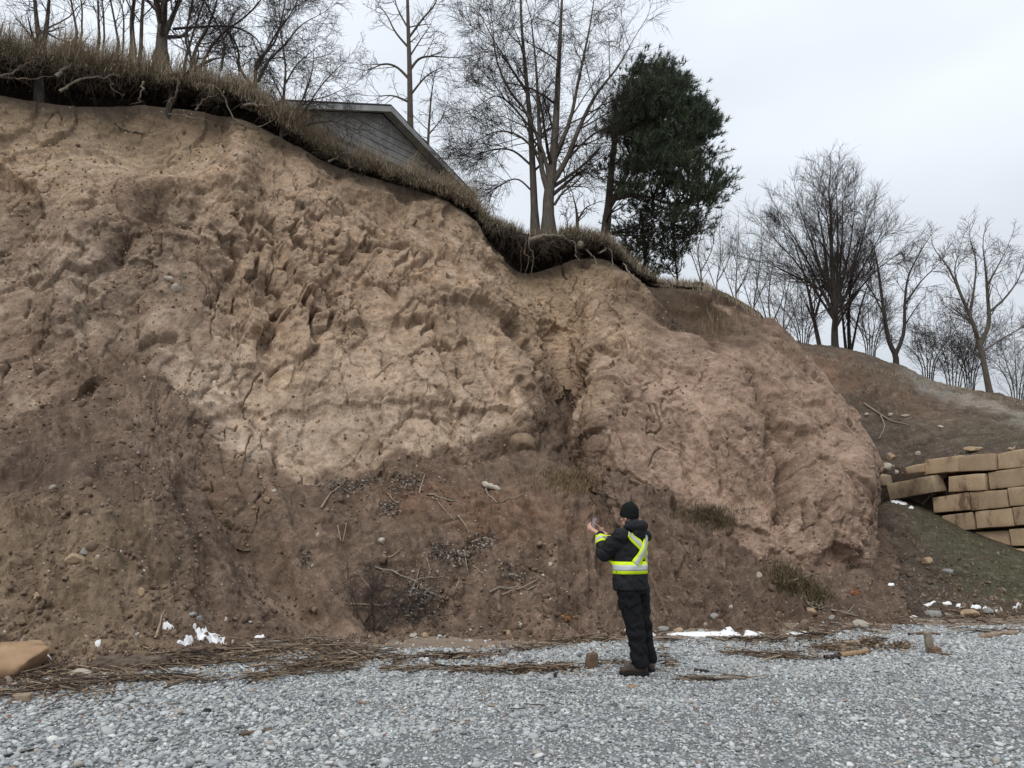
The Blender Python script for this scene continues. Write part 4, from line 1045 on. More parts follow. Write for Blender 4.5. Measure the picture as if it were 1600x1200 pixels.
def mat_grass(name, a, b_):
    m, t, b = mat_new(name, 0.85, 0.15)
    at = nd(t, 'ShaderNodeAttribute', attribute_name='tint')
    t.links.new(at.outputs['Color'], b.inputs['Base Color'])
    return m
M_GRASS = mat_grass('dry_grass', 0, 0)
def blades(pos, length, lean, width, c_lo, c_hi, seed, curl=0.5):
    """curved blades as two-segment strips; pos (n,3) length (n,) lean (n,3) direction the tips fall to"""
    rs = np.random.RandomState(seed); n = len(pos)
    az = rs.uniform(0, 2 * np.pi, n)
    sidev = np.stack([np.cos(az), np.sin(az), np.zeros(n)], 1) * (width * rs.uniform(0.6, 1.3, n))[:, None]
    up = np.array([0, 0, 1.0]) + rs.normal(0, 0.16, (n, 3)); up[:, 2] = np.abs(up[:, 2])
    dirm = up + lean * 0.35; dirm /= np.linalg.norm(dirm, axis=1, keepdims=True)
    dirt = up * (1 - curl * 0.5) + lean; dirt /= np.linalg.norm(dirt, axis=1, keepdims=True)
    m = pos + dirm * (length * 0.55)[:, None]; t = m + dirt * (length * 0.5)[:, None]
    v = np.stack([pos - sidev, pos + sidev, m - sidev * 0.8, m + sidev * 0.8, t], 1).reshape(-1, 3)
    b = np.arange(n)[:, None] * 5
    f = np.concatenate([b + np.array([0, 1, 3]), b + np.array([0, 3, 2]), b + np.array([2, 3, 4])], 0)
    k = rs.uniform(0, 1, n)[:, None]
    c = c_lo + (c_hi - c_lo) * k
    return v, f, np.repeat(c, 5, 0)
rs = np.random.RandomState(77)
PV, PF, PC, off_ = [], [], [], 0
def add_blades(*a, **k):
    global off_
    v, f, c = blades(*a, **k); PV.append(v); PF.append(f + off_); PC.append(c); off_ += len(v)
def grass_belt(u0, u1, n, o0, o1, l0, l1, lo, hi, seed, leanamt=0.35):
    rs = np.random.RandomState(seed)
    ii = np.where((lu > u0) & (lu < u1))[0]
    k = rs.choice(ii, n); o = rs.uniform(o0, o1, n)
    clump = fbm(np.stack([lip_t[k][:, 0] * 1.6, o * 1.6, np.zeros(n)], 1), 3, 700 + seed)
    base = tp[k] + iv[k] * o[:, None] + rs.normal(0, 0.03, (n, 3)) * np.array([1, 1, 0])
    base[:, 2] = tp[k][:, 2] + cav[sub[k]] + 0.06 + rs.uniform(-0.05, 0.05, n)
    base[:, 2] -= np.clip(-o, 0, 1) * 0.35
    cl2 = fbm(np.stack([lip_t[k][:, 0] * 5.0, o * 5.0, np.ones(n)], 1), 2, 720 + seed)
    ln = rs.uniform(l0 * 0.6, l1 * 1.1, n) * np.clip(1 + 1.6 * clump + 1.0 * cl2, 0.25, 1.7)
    lean = rs.normal(0, 0.22, (n, 3)) + np.array([0.10, -leanamt, 0]) + np.stack([0.9 * clump + 0.6 * cl2, 0.5 * cl2, -0.3 - 0.4 * (o < 0)], 1)
    add_blades(base, ln, lean, 0.0065, lo, hi, seed + 1)
STRAW, STRAWD = np.array([0.60, 0.50, 0.36]), np.array([0.24, 0.19, 0.135])
grass_belt(-420, 130, 9500, -0.35, 2.2, 0.5, 0.95, STRAWD, STRAW, 801)
grass_belt(110, 470, 10500, -0.30, 1.8, 0.45, 0.85, STRAWD, STRAW, 803)
grass_belt(430, 740, 8000, -0.12, 0.9, 0.25, 0.62, STRAWD, STRAW * 0.95, 805)
grass_belt(715, 1010, 6500, -0.15, 1.2, 0.14, 0.42, STRAWD, STRAW * 0.95, 807)
# hanging thatch over the front of the turf
pr_ = np.where(lu > 735, 0.25, 1.0); ii = rs.choice(np.arange(len(sub)), 17000, p=pr_ / pr_.sum()); oo = rs.uniform(0, 1, 17000)[:, None]
base = lip_f[ii] * oo + lip_t[ii] * (1 - oo) + rs.normal(0, 0.04, (17000, 3))
add_blades(base, rs.uniform(0.10, 0.46, 17000), rs.normal(0, 0.35, (17000, 3)) + np.array([0.05, -0.7, -1.5]), 0.006, STRAWD * 0.55, STRAW * 0.75, 811)
# sparse tufts on the shoulder and the hill crest
for (u0, v0, u1, v1, n, l) in [(1010,438,1110,446,900,0.3),(1110,446,1190,490,300,0.2),(1225,540,1600,626,900,0.15)]:
    uu = rs.uniform(u0, u1, n); vv_ = v0 + (v1 - v0) * (uu - u0) / (u1 - u0) + rs.uniform(0, 6, n)
    pp = []
    for a, b in zip(uu, vv_):
        h_ = GND.px(a, b + 3)
        if h_ is not None: pp.append(h_[0])
    pp = np.array(pp)
    add_blades(pp, rs.uniform(0.5, 1.2, len(pp)) * l, rs.normal(0, 0.3, (len(pp), 3)), 0.008, STRAWD, STRAW * 0.8, 821)
g = link('dry_grass', np_mesh('dry_grass', np.concatenate(PV), np.concatenate(PF), False, np.concatenate(PC)), M_GRASS)
tag(g, 'tall straw coloured dry grass fringing the bluff edge', 'grass', None, 'stuff')
# ================================================================== house behind the edge
def box_mesh(name, lo, hi, bev=0.0):
    bm = bmesh.new(); bmesh.ops.create_cube(bm, size=1)
    for v in bm.verts: v.co = Vector([lo[i] + (hi[i] - lo[i]) * (v.co[i] + 0.5) for i in range(3)])
    if bev: bmesh.ops.bevel(bm, geom=bm.edges[:], offset=bev, segments=1, affect='EDGES')
    me = bpy.data.meshes.new(name); bm.to_mesh(me); bm.free(); return me
def prism(name, poly, y0, y1):
    bm = bmesh.new()
    a = [bm.verts.new((x, y0, z)) for x, z in poly]; b = [bm.verts.new((x, y1, z)) for x, z in poly]
    bm.faces.new(a[::-1]); bm.faces.new(b)
    for i in range(len(poly)): bm.faces.new((a[i], a[(i + 1) % len(poly)], b[(i + 1) % len(poly)], b[i]))
    bmesh.ops.recalc_face_normals(bm, faces=bm.faces[:])
    me = bpy.data.meshes.new(name); bm.to_mesh(me); bm.free(); return me
M_SIDING, t_, b_ = mat_new('weathered_siding', 0.8, 0.2)
n1_ = noise_node(t_, 2.2, 6); tcx = nd(t_, 'ShaderNodeTexCoord'); mpx = nd(t_, 'ShaderNodeMapping'); mpx.inputs['Scale'].default_value = (9, 9, 0.7)
t_.links.new(tcx.outputs['Object'], mpx.inputs[0]); n2_ = noise_node(t_, 3.0, 5, vec=mpx.outputs[0])
r1_ = ramp(t_, n1_.outputs['Fac'], [(0.35, (0.33, 0.325, 0.315)), (0.65, (0.47, 0.46, 0.445))]); r2_ = ramp(t_, n2_.outputs['Fac'], [(0.3, (0.72, 0.7, 0.68)), (0.7, (1.1, 1.1, 1.1))])
mx_ = nd(t_, 'ShaderNodeMix', data_type='RGBA', blend_type='MULTIPLY'); mx_.inputs[0].default_value = 1
t_.links.new(r1_.outputs[0], mx_.inputs[6]); t_.links.new(r2_.outputs[0], mx_.inputs[7]); t_.links.new(mx_.outputs[2], b_.inputs['Base Color'])
bump(t_, b_, n2_.outputs['Fac'], 0.4, 0.02)
M_TRIM = mat_simple('grey_trim', (0.46, 0.46, 0.45), (0.30, 0.295, 0.29), 4, 0.7)
M_TRIMD = mat_simple('dark_trim', (0.13, 0.125, 0.12), (0.08, 0.076, 0.072), 4, 0.7)
M_SHING = mat_simple('roof_shingle', (0.075, 0.072, 0.070), (0.04, 0.038, 0.037), 14, 0.95, 0.6, 0.02)
apex = P(597, 178, 24.0)
ha = math.radians(50)
house = empty('house', (apex.x, apex.y, 11.4), ha)
tag(house, 'low grey house gable with shallow roof standing just behind the edge', 'house')
AZ = apex.z - 11.4; HW = 3.95; EZ = AZ - HW * math.tan(math.radians(22.5))
link('wall', prism('house_wall', [(-HW, -1.0), (HW, -1.0), (HW, EZ), (0, AZ), (-HW, EZ)], 0, 9.0), M_SIDING, house)
nb = 14
for k in range(nb):                                        # lap boards of the gable end
    z0 = EZ - 1.2 + k * 0.24; z1 = z0 + 0.212
    hw0 = HW if z0 < EZ else (AZ - z0) / math.tan(math.radians(22.5)); hw1 = HW if z1 < EZ else (AZ - z1) / math.tan(math.radians(22.5))
    if hw1 <= 0.3: break
    link('siding_board', prism('siding_board', [(-hw0, z0), (hw0, z0), (hw1, z1), (-hw1, z1)], -0.028 - 0.004 * (k % 2), -0.002), M_SIDING, house)
link('band_board', box_mesh('band_board', (-HW + 0.05, -0.06, EZ - 0.13), (HW - 0.05, -0.034, EZ + 0.0)), M_TRIMD, house)
sl = math.tan(math.radians(22.5))
for sgn in (-1, 1):
    x0, x1 = 0.0, sgn * (HW + 0.22)
    f = lambda x, o: (x, AZ - abs(x) * sl + o)
    roof = link('roof', prism('roof_slope', [f(x0, 0.09), f(x1, 0.09), f(x1, 0.19), f(x0, 0.19)], -0.45, 9.4), M_SHING, house)
    link('rake_board', prism('rake_board', [f(x0, -0.09), f(x1, -0.09), f(x1, 0.10), f(x0, 0.10)], -0.485, -0.455), M_TRIM, roof)
    link('soffit', prism('soffit', [f(x0, 0.03), f(x1, 0.03), f(x1, 0.085), f(x0, 0.085)], -0.45, -0.035), M_TRIM, roof)
vent = link('gable_vent', box_mesh('gable_vent', (0.02, -0.07, AZ - 0.62), (0.40, -0.036, AZ - 0.20), 0.006), M_TRIM, house)
link('louvre_panel', box_mesh('louvre_panel', (0.07, -0.078, AZ - 0.57), (0.35, -0.0705, AZ - 0.25)), M_TRIMD, vent)
for k in range(5): link('slat', box_mesh('slat', (0.075, -0.092, AZ - 0.56 + k * 0.06), (0.345, -0.079, AZ - 0.53 + k * 0.06)), M_TRIM, vent)

# ================================================================== block retaining wall
M_BLOCK, t_, b_ = mat_new('cast_block', 0.9, 0.2)
tcb = nd(t_, 'ShaderNodeTexCoord'); mpb = nd(t_, 'ShaderNodeMapping'); mpb.inputs['Scale'].default_value = (2.2, 2.2, 0.9); t_.links.new(tcb.outputs['Object'], mpb.inputs[0])
n1_ = noise_node(t_, 1.0, 7, 0.65, vec=mpb.outputs[0]); n2_ = noise_node(t_, 22, 4, 0.6); oi_ = nd(t_, 'ShaderNodeObjectInfo')
r1_ = ramp(t_, n1_.outputs['Fac'], [(0.33, (0.20, 0.140, 0.092)), (0.43, (0.47, 0.345, 0.228)), (0.7, (0.57, 0.435, 0.295))])
r2_ = ramp(t_, n2_.outputs['Fac'], [(0.3, (0.85, 0.84, 0.83)), (0.7, (1.08, 1.08, 1.08))])
mx_ = nd(t_, 'ShaderNodeMix', data_type='RGBA', blend_type='MULTIPLY'); mx_.inputs[0].default_value = 1
t_.links.new(r1_.outputs[0], mx_.inputs[6]); t_.links.new(r2_.outputs[0], mx_.inputs[7])
hs_ = nd(t_, 'ShaderNodeHueSaturation'); mr_ = nd(t_, 'ShaderNodeMapRange'); t_.links.new(oi_.outputs['Random'], mr_.inputs[0]); mr_.inputs['To Min'].default_value = 0.82; mr_.inputs['To Max'].default_value = 1.08
t_.links.new(mx_.outputs[2], hs_.inputs['Color']); t_.links.new(mr_.outputs[0], hs_.inputs['Value']); t_.links.new(hs_.outputs[0], b_.inputs['Base Color'])
bump(t_, b_, n2_.outputs['Fac'], 0.35, 0.01)
M_BLOCKW = mat_simple('cast_block_stained', (0.42, 0.325, 0.215), (0.13, 0.092, 0.062), 1.7, 0.85, 0.2, 0.01, detail=2)
def hexa(name, front, depth_vec, seed, bev=0.018, rough=0.012):
    bm = bmesh.new()
    fv = [bm.verts.new(p) for p in front]; bv_ = [bm.verts.new(p + depth_vec) for p in front]
    bm.faces.new(fv); bm.faces.new(bv_[::-1])
    for i in range(4): bm.faces.new((fv[(i + 1) % 4], fv[i], bv_[i], bv_[(i + 1) % 4]))
    bmesh.ops.recalc_face_normals(bm, faces=bm.faces[:])
    bmesh.ops.bevel(bm, geom=bm.edges[:], offset=bev, segments=2, affect='EDGES', profile=0.6)
    bmesh.ops.subdivide_edges(bm, edges=[e for e in bm.edges if e.calc_length() > 0.25], cuts=3, use_grid_fill=True)
    cs = np.array([v.co[:] for v in bm.verts]); nz = fbm(cs * 2.2 + seed, 3, 900 + seed)
    for v, q in zip(bm.verts, nz): v.co += v.normal * float(q) * rough * 3
    for f in bm.faces: f.smooth = True
    me = bpy.data.meshes.new(name); bm.to_mesh(me); bm.free(); return me
wall = empty('retaining_wall', (WB.x, WB.y, 0.5)); wall_o = Vector(wall.location)
tag(wall, 'retaining wall of large tan cast blocks at right', 'wall')
BLK = [[(1445,718),(1498,711.5),(1498.5,736),(1445,741)], [(1500,713),(1555,708),(1556.5,734.5),(1500,737)], [(1557,708.5),(1618,698),(1620,728),(1558.5,733)], [(1620,698),(1690,686),(1693,720),(1622,728)],
 [(1484,744.5),(1539.5,740),(1540.5,766),(1484,769)], [(1542.5,738.5),(1606,729),(1609,758),(1546.5,764.5)], [(1608,729),(1680,719),(1684,752),(1611,758)],
 [(1457.5,777.5),(1514,769),(1517,796.5),(1460,801.5)], [(1516,769),(1573,765),(1576,792),(1519,798)], [(1574.5,763),(1644,756),(1647,787),(1578,791)], [(1646,756),(1710,750),(1714,783),(1649,787)],
 [(1472,806),(1519.5,800),(1523,827),(1475,831)], [(1523.5,799.5),(1580.5,793.5),(1585,821.5),(1526.5,826)], [(1582.5,793),(1655,787),(1659,818),(1587,821)],
 [(1510,832),(1571,829),(1575,856),(1513,859)], [(1574.5,827),(1645,822),(1650,853),(1579,853)], [(1647,822),(1715,817),(1720,850),(1652,853)],
 [(1540,862),(1605,857),(1610,886),(1543,889)], [(1607,857),(1680,853),(1684,885),(1612,886)]]
for k, q in enumerate(BLK):
    jit = random.Random(k)
    off = wnrm * jit.uniform(-0.06, 0.05)
    if k in (4,): off -= wnrm * 0.05
    if k in (14,): off += wnrm * 0.22
    pts = [on_wall(*c) + off - wall_o for c in (q[0], q[1], q[2], q[3])]
    link('block', hexa('block', pts, wnrm * 0.62, k), M_BLOCK, wall)
# the end blocks that slid out of line
o2 = -wnrm * 0.28
q = [on_wall(1388, 757) + o2 + wnrm * 0.15, on_wall(1463, 743.5) + o2, on_wall(1470, 769) + o2, on_wall(1394, 781) + o2 + wnrm * 0.15]
o = link('loose_block', hexa('loose_block', [p - q[0] for p in q], wnrm * 0.62 + Vector((0, 0, 0.05)), 40), M_BLOCKW); o.location = q[0]
tag(o, 'tilted stained block slid down at the left end of the wall', 'block')
q = [on_wall(1371, 740) + o2, on_wall(1387, 742) + o2, on_wall(1391, 760) + o2, on_wall(1370, 762) + o2]
o = link('loose_block', hexa('loose_block', [p - q[0] for p in q], wnrm * 0.5, 41, 0.06), M_BLOCKW); o.location = q[0]
tag(o, 'small dark broken block wedged between the bluff nose and the wall', 'block')
q = [on_wall(1416, 731) - wnrm * 0.1, on_wall(1446, 724) - wnrm * 0.1, on_wall(1446, 738) - wnrm * 0.1, on_wall(1420, 741) - wnrm * 0.1]
o = link('loose_block', hexa('loose_block', [p - q[0] for p in q], wnrm * 0.4, 42, 0.04, 0.03), M_BLOCK); o.location = q[0]
tag(o, 'half buried pale broken block left of the top course', 'block')

# ================================================================== stones
def rock_mesh(name, seed, sub=3, sx=1, sy=1, sz=0.7, rough=0.22, faceted=0.0):
    """a stone: a ball cut by random planes, edges worn by noise; faceted sets how angular it is"""
    rs_ = np.random.RandomState(seed + 17)
    bm = bmesh.new(); bmesh.ops.create_icosphere(bm, subdivisions=sub, radius=1)
    cs = np.array([v.co[:] for v in bm.verts])
    for k in range(16 if faceted > 0.4 else 9):
        n = rs_.normal(size=3); n /= np.linalg.norm(n); dd = rs_.uniform(0.60, 0.86) if faceted > 0.4 else rs_.uniform(0.78, 0.94)
        ex = np.maximum(cs @ n - dd, 0); cs = cs - ex[:, None] * n * 0.93
    nz = fbm(cs * 1.4 + seed * 3.1, 3, 950 + seed); n2 = fbm(cs * 5 + seed, 2, 970 + seed)
    cs = cs * (1 + rough * 0.8 * nz + rough * 0.18 * n2)[:, None] * np.array([sx, sy, sz])
    for v, q in zip(bm.verts, cs): v.co = q
    for f in bm.faces: f.smooth = True
    me = bpy.data.meshes.new(name); bm.to_mesh(me); bm.free(); return me
M_STW = mat_simple('pale_stone', (0.48, 0.43, 0.36), (0.33, 0.285, 0.235), 9, 0.85, 0.3, 0.01)
M_STG = mat_simple('grey_stone', (0.33, 0.32, 0.30), (0.20, 0.19, 0.175), 9, 0.85, 0.3, 0.01)
M_STT = mat_simple('tan_stone', (0.42, 0.315, 0.205), (0.27, 0.185, 0.115), 5, 0.9, 0.4, 0.02)
M_STO = mat_simple('ochre_boulder', (0.40, 0.265, 0.160), (0.25, 0.155, 0.090), 3, 0.9, 0.4, 0.03)
M_CLAYL = mat_simple('clay_lump', (0.30, 0.215, 0.14), (0.17, 0.12, 0.08), 6, 0.95, 0.6, 0.03)
M_STR = mat_simple('brick_red_stone', (0.27, 0.15, 0.115), (0.19, 0.10, 0.08), 9, 0.85)
def rock(name, u, v, w, h, mat, label, seed, cat='stone', group=None, sink=0.3, yaw=None, faceted=0.75, rough=0.24, depth=0.8, surf=None):
    hit, vq = None, v + h * 0.3
    while hit is None: hit = GND.px(u, vq, surf); vq += 3
    p = hit[0]; k = (p - Vector((0, 0, CAM_Z))).length / FPX
    a, b = w * k / 2, h * k / 2
    o = link(name, rock_mesh(name, seed, 4 if w > 25 else 3, a, a * depth, b * 1.15, rough, faceted), mat)
    o.location = p + Vector((0, 0.25 * a * depth, b * (1 - sink) * 0.6)); o.rotation_euler = (0, 0, yaw if yaw is not None else random.Random(seed).uniform(-0.5, 0.5))
    tag(o, label, cat, group); return o
ROCKS = [
 (14,1036,104,56,M_STO,'large ochre boulder at the left edge with snow on it','boulder',0.15), (125,1056,34,15,M_STW,'pale angular stone on the gravel in front of the dark log','stone',0.2),
 (272,449,19,16,M_STW,'larger of two white stones stuck in the bluff face','stone',0.1), (262,435,16,10,M_STW,'smaller of two white stones stuck in the bluff face','stone',0.1),
 (133,862,18,11,M_STG,'flat grey stone on the left slope','stone',0.2), (112,874,30,18,M_STT,'tan clod beside the flat grey stone on the left slope','clod',0.3), (152,871,8,7,M_STW,'tiny white stone right of the flat grey stone','stone',0.1),
 (58,932,13,11,M_STT,'round tan stone low on the left slope','stone',0.2), (219,925,14,14,M_STT,'upright tan stone halfway to the snow on the left slope','stone',0.2), (300,960,13,7,M_STG,'grey stone lying above the snow patches','stone',0.2),
 (311,966,9,9,M_STG,'small grey stone leaning above the snow patches','stone',0.2), (428,767,9,6,M_STW,'white pebble on the bare earth below the pale face','pebble',0.1), (496,836,8,9,M_STW,'white stone left of the debris mound','stone',0.1),
 (597,845,14,11,M_STW,'squarish pale stone in the middle of the debris mound','stone',0.1), (860,882,9,8,M_STW,'round white stone left of the person on the slope','stone',0.1), (848,899,7,5,M_STW,'tiny white stone below the round white one left of the person','stone',0.1),
 (645,993,14,9,M_STW,'left of two round pale stones at the foot of the mound','stone',0.1), (663,993,14,9,M_STT,'right of two round pale stones at the foot of the mound','stone',0.1), (812,976,9,8,M_STW,'pointed white stone at the slope foot','stone',0.0),
 (1346,977,26,16,M_STW,'pale rounded boulder at the end of the snow strip','boulder',0.2), (1237,1002,15,12,M_STG,'grey cobble on the gravel below the snow strip','stone',0.2), (1450,877,16,12,M_STT,'yellowish stone on the bank below the wall','stone',0.2),
 (1482,895,17,10,M_STG,'grey slab tilted on the bank below the wall','stone',0.2), (1376,899,9,6,M_STW,'small pale stone on the bank near the bluff foot','stone',0.2), (1186,899,11,9,M_STW,'pale stone on the slope above the fallen turf','stone',0.2),
 (1142,949,9,7,M_STW,'small white stone low on the slope right of the person','stone',0.2), (1116,963,14,9,M_STG,'grey stone at the slope foot right of the person','stone',0.3), (1268,955,16,14,M_STT,'brownish stone by the fallen turf root','stone',0.3),
 (1393,714,14,13,M_STT,'round tan stone above the small broken block','stone',0.1), (1386,730,18,12,M_STW,'pale cracked stone on top of the small broken block','stone',0.1), (1402,738,7,7,M_STW,'little pale stone right of the cracked stone','stone',0.1),
 (1475,741,17,11,M_STW,'pale slab resting between the tilted block and the wall','stone',0.0), (1525,702,30,8,M_STT,'flat tan slab lying on top of the wall','slab',0.1), (1580,702,9,5,M_STT,'small tan stone on top of the wall at right','stone',0.0),
 (1435,709,8,8,M_STW,'small pale cube of stone above the half buried block','stone',0.0), (1355,648,9,6,M_STW,'pale stone beside the fallen branch on the hill','stone',0.1), (1392,648,8,5,M_STW,'pale stone right of the fallen branch on the hill','stone',0.1),
 (1415,650,14,5,M_STW,'flat pale stone above the wall on the hill','stone',0.1), (1470,667,10,5,M_STW,'flat pale stone on the green part of the hill','stone',0.1),
 (795,990,12,10,M_STT,'brown stone on the sand at the slope foot','stone',0.2), (1060,985,16,11,M_STT,'earth lump on the sand right of the person','clod',0.3), (1035,982,20,8,M_STG,'dark stone in the sand behind the person','stone',0.4),
 (815,690,44,36,M_CLAYL,'large tan lump fallen at the mouth of the alcove','clod',0.45), (1300,965,12,8,M_STG,'grey stone left of the pale rounded boulder','stone',0.2), (1460,960,22,14,M_STG,'grey boulder at the foot of the bank','boulder',0.3),
 (1520,958,30,12,M_STT,'rust brown lump at the foot of the bank','clod',0.4), (1545,955,14,8,M_STG,'small grey stone right of the rust brown lump','stone',0.2), (58,1129,8,6,M_STR,'small red stone on the gravel beside the blue scrap','pebble',0.2),
 (12,1122,9,7,M_STR,'pinkish red stone at the left edge of the gravel','pebble',0.3), (600,1149,7,5,M_STR,'orange red pebble alone on the gravel','pebble',0.3), (522,1194,7,6,M_STR,'brick red pebble at the bottom edge','pebble',0.3),
]
for k, (u, v, w, h, m, lab, cat, sink) in enumerate(ROCKS):
    rock({'clod': 'earth_clod', 'slab': 'stone_slab', 'pebble': 'pebble', 'boulder': 'boulder'}.get(cat, 'stone'), u, v, w, h, m, lab, 100 + k, cat, None, sink, surf=('hillside',) if any(q in lab for q in ('hill', 'broken block', 'cracked stone', 'half buried', 'on the bank')) else None)

# ================================================================== driftwood, sticks and scraps
M_WOODG = mat_simple('driftwood_grey', (0.33, 0.28, 0.225), (0.17, 0.135, 0.105), 12, 0.85, 0.4, 0.01, stretch=(1, 1, 1))
M_WOODB = mat_simple('driftwood_brown', (0.20, 0.135, 0.090), (0.10, 0.065, 0.045), 12, 0.85, 0.4, 0.01)
M_WOODD = mat_simple('wood_charred', (0.055, 0.045, 0.040), (0.020, 0.017, 0.016), 8, 0.9, 0.5, 0.02)
M_BOARD = mat_simple('board_tan', (0.40, 0.265, 0.150), (0.25, 0.155, 0.085), 10, 0.8, 0.3, 0.006)
M_STICK = mat_simple('stick_pale', (0.36, 0.275, 0.195), (0.21, 0.15, 0.105), 14, 0.85, 0.3, 0.006)
def gpt(u, v, lift=0.0, surf=None):
    h = GND.px(u, v, surf) or GND.px(u, v); n = h[1] if h[1].z > 0 else -h[1]
    return h[0] + n * lift
def stick(name, path, w, mat, label, cat='stick', twigs=0, seed=0, group=None, n=10, taper=0.5):
    pts = [gpt(u, v, 0, ('hillside',) if 'on the hill' in label or 'against the wall' in label else None) for u, v in path]
    k = (pts[0] - Vector((0, 0, CAM_Z))).length / FPX / 2
    rad = w * k
    s = spline([np.array(p) + np.array((0, -0.3 * rad, rad * 0.9)) for p in pts], n)
    # keep it on the earth between the marked points
    q = []
    for p in s:
        h = GND.down(p[0], p[1], None, p[2] + 0.6)
        z = h[0].z + rad * 0.8 if h is not None and abs(h[0].z - p[2]) < 0.25 else p[2]
        q.append(Vector((p[0], p[1], max(z, p[2]) if abs(z - p[2]) < 0.12 else p[2])))
    main = (q, list(np.linspace(rad, rad * taper, n)))
    rg = random.Random(seed + len(label))
    if twigs:
        root = empty(name, q[0]); tag(root, label, cat, group)
        tube_obj('stem', [main], mat, root, lambda r: 7)
        for tw in ramify([main], [lv(twigs, 14 * w * k, 45, 0.18, 0.02, rad * 0.35, rr=0.6)], rg, []): tube_obj('twig', [tw], mat, root, lambda r: 5)
        return root
    v, f = tubes([main], lambda r: 7); v = v - np.array(q[0])
    o = link(name, np_mesh(name, v, f, True), mat); o.location = q[0]
    tag(o, label, cat, group); return o
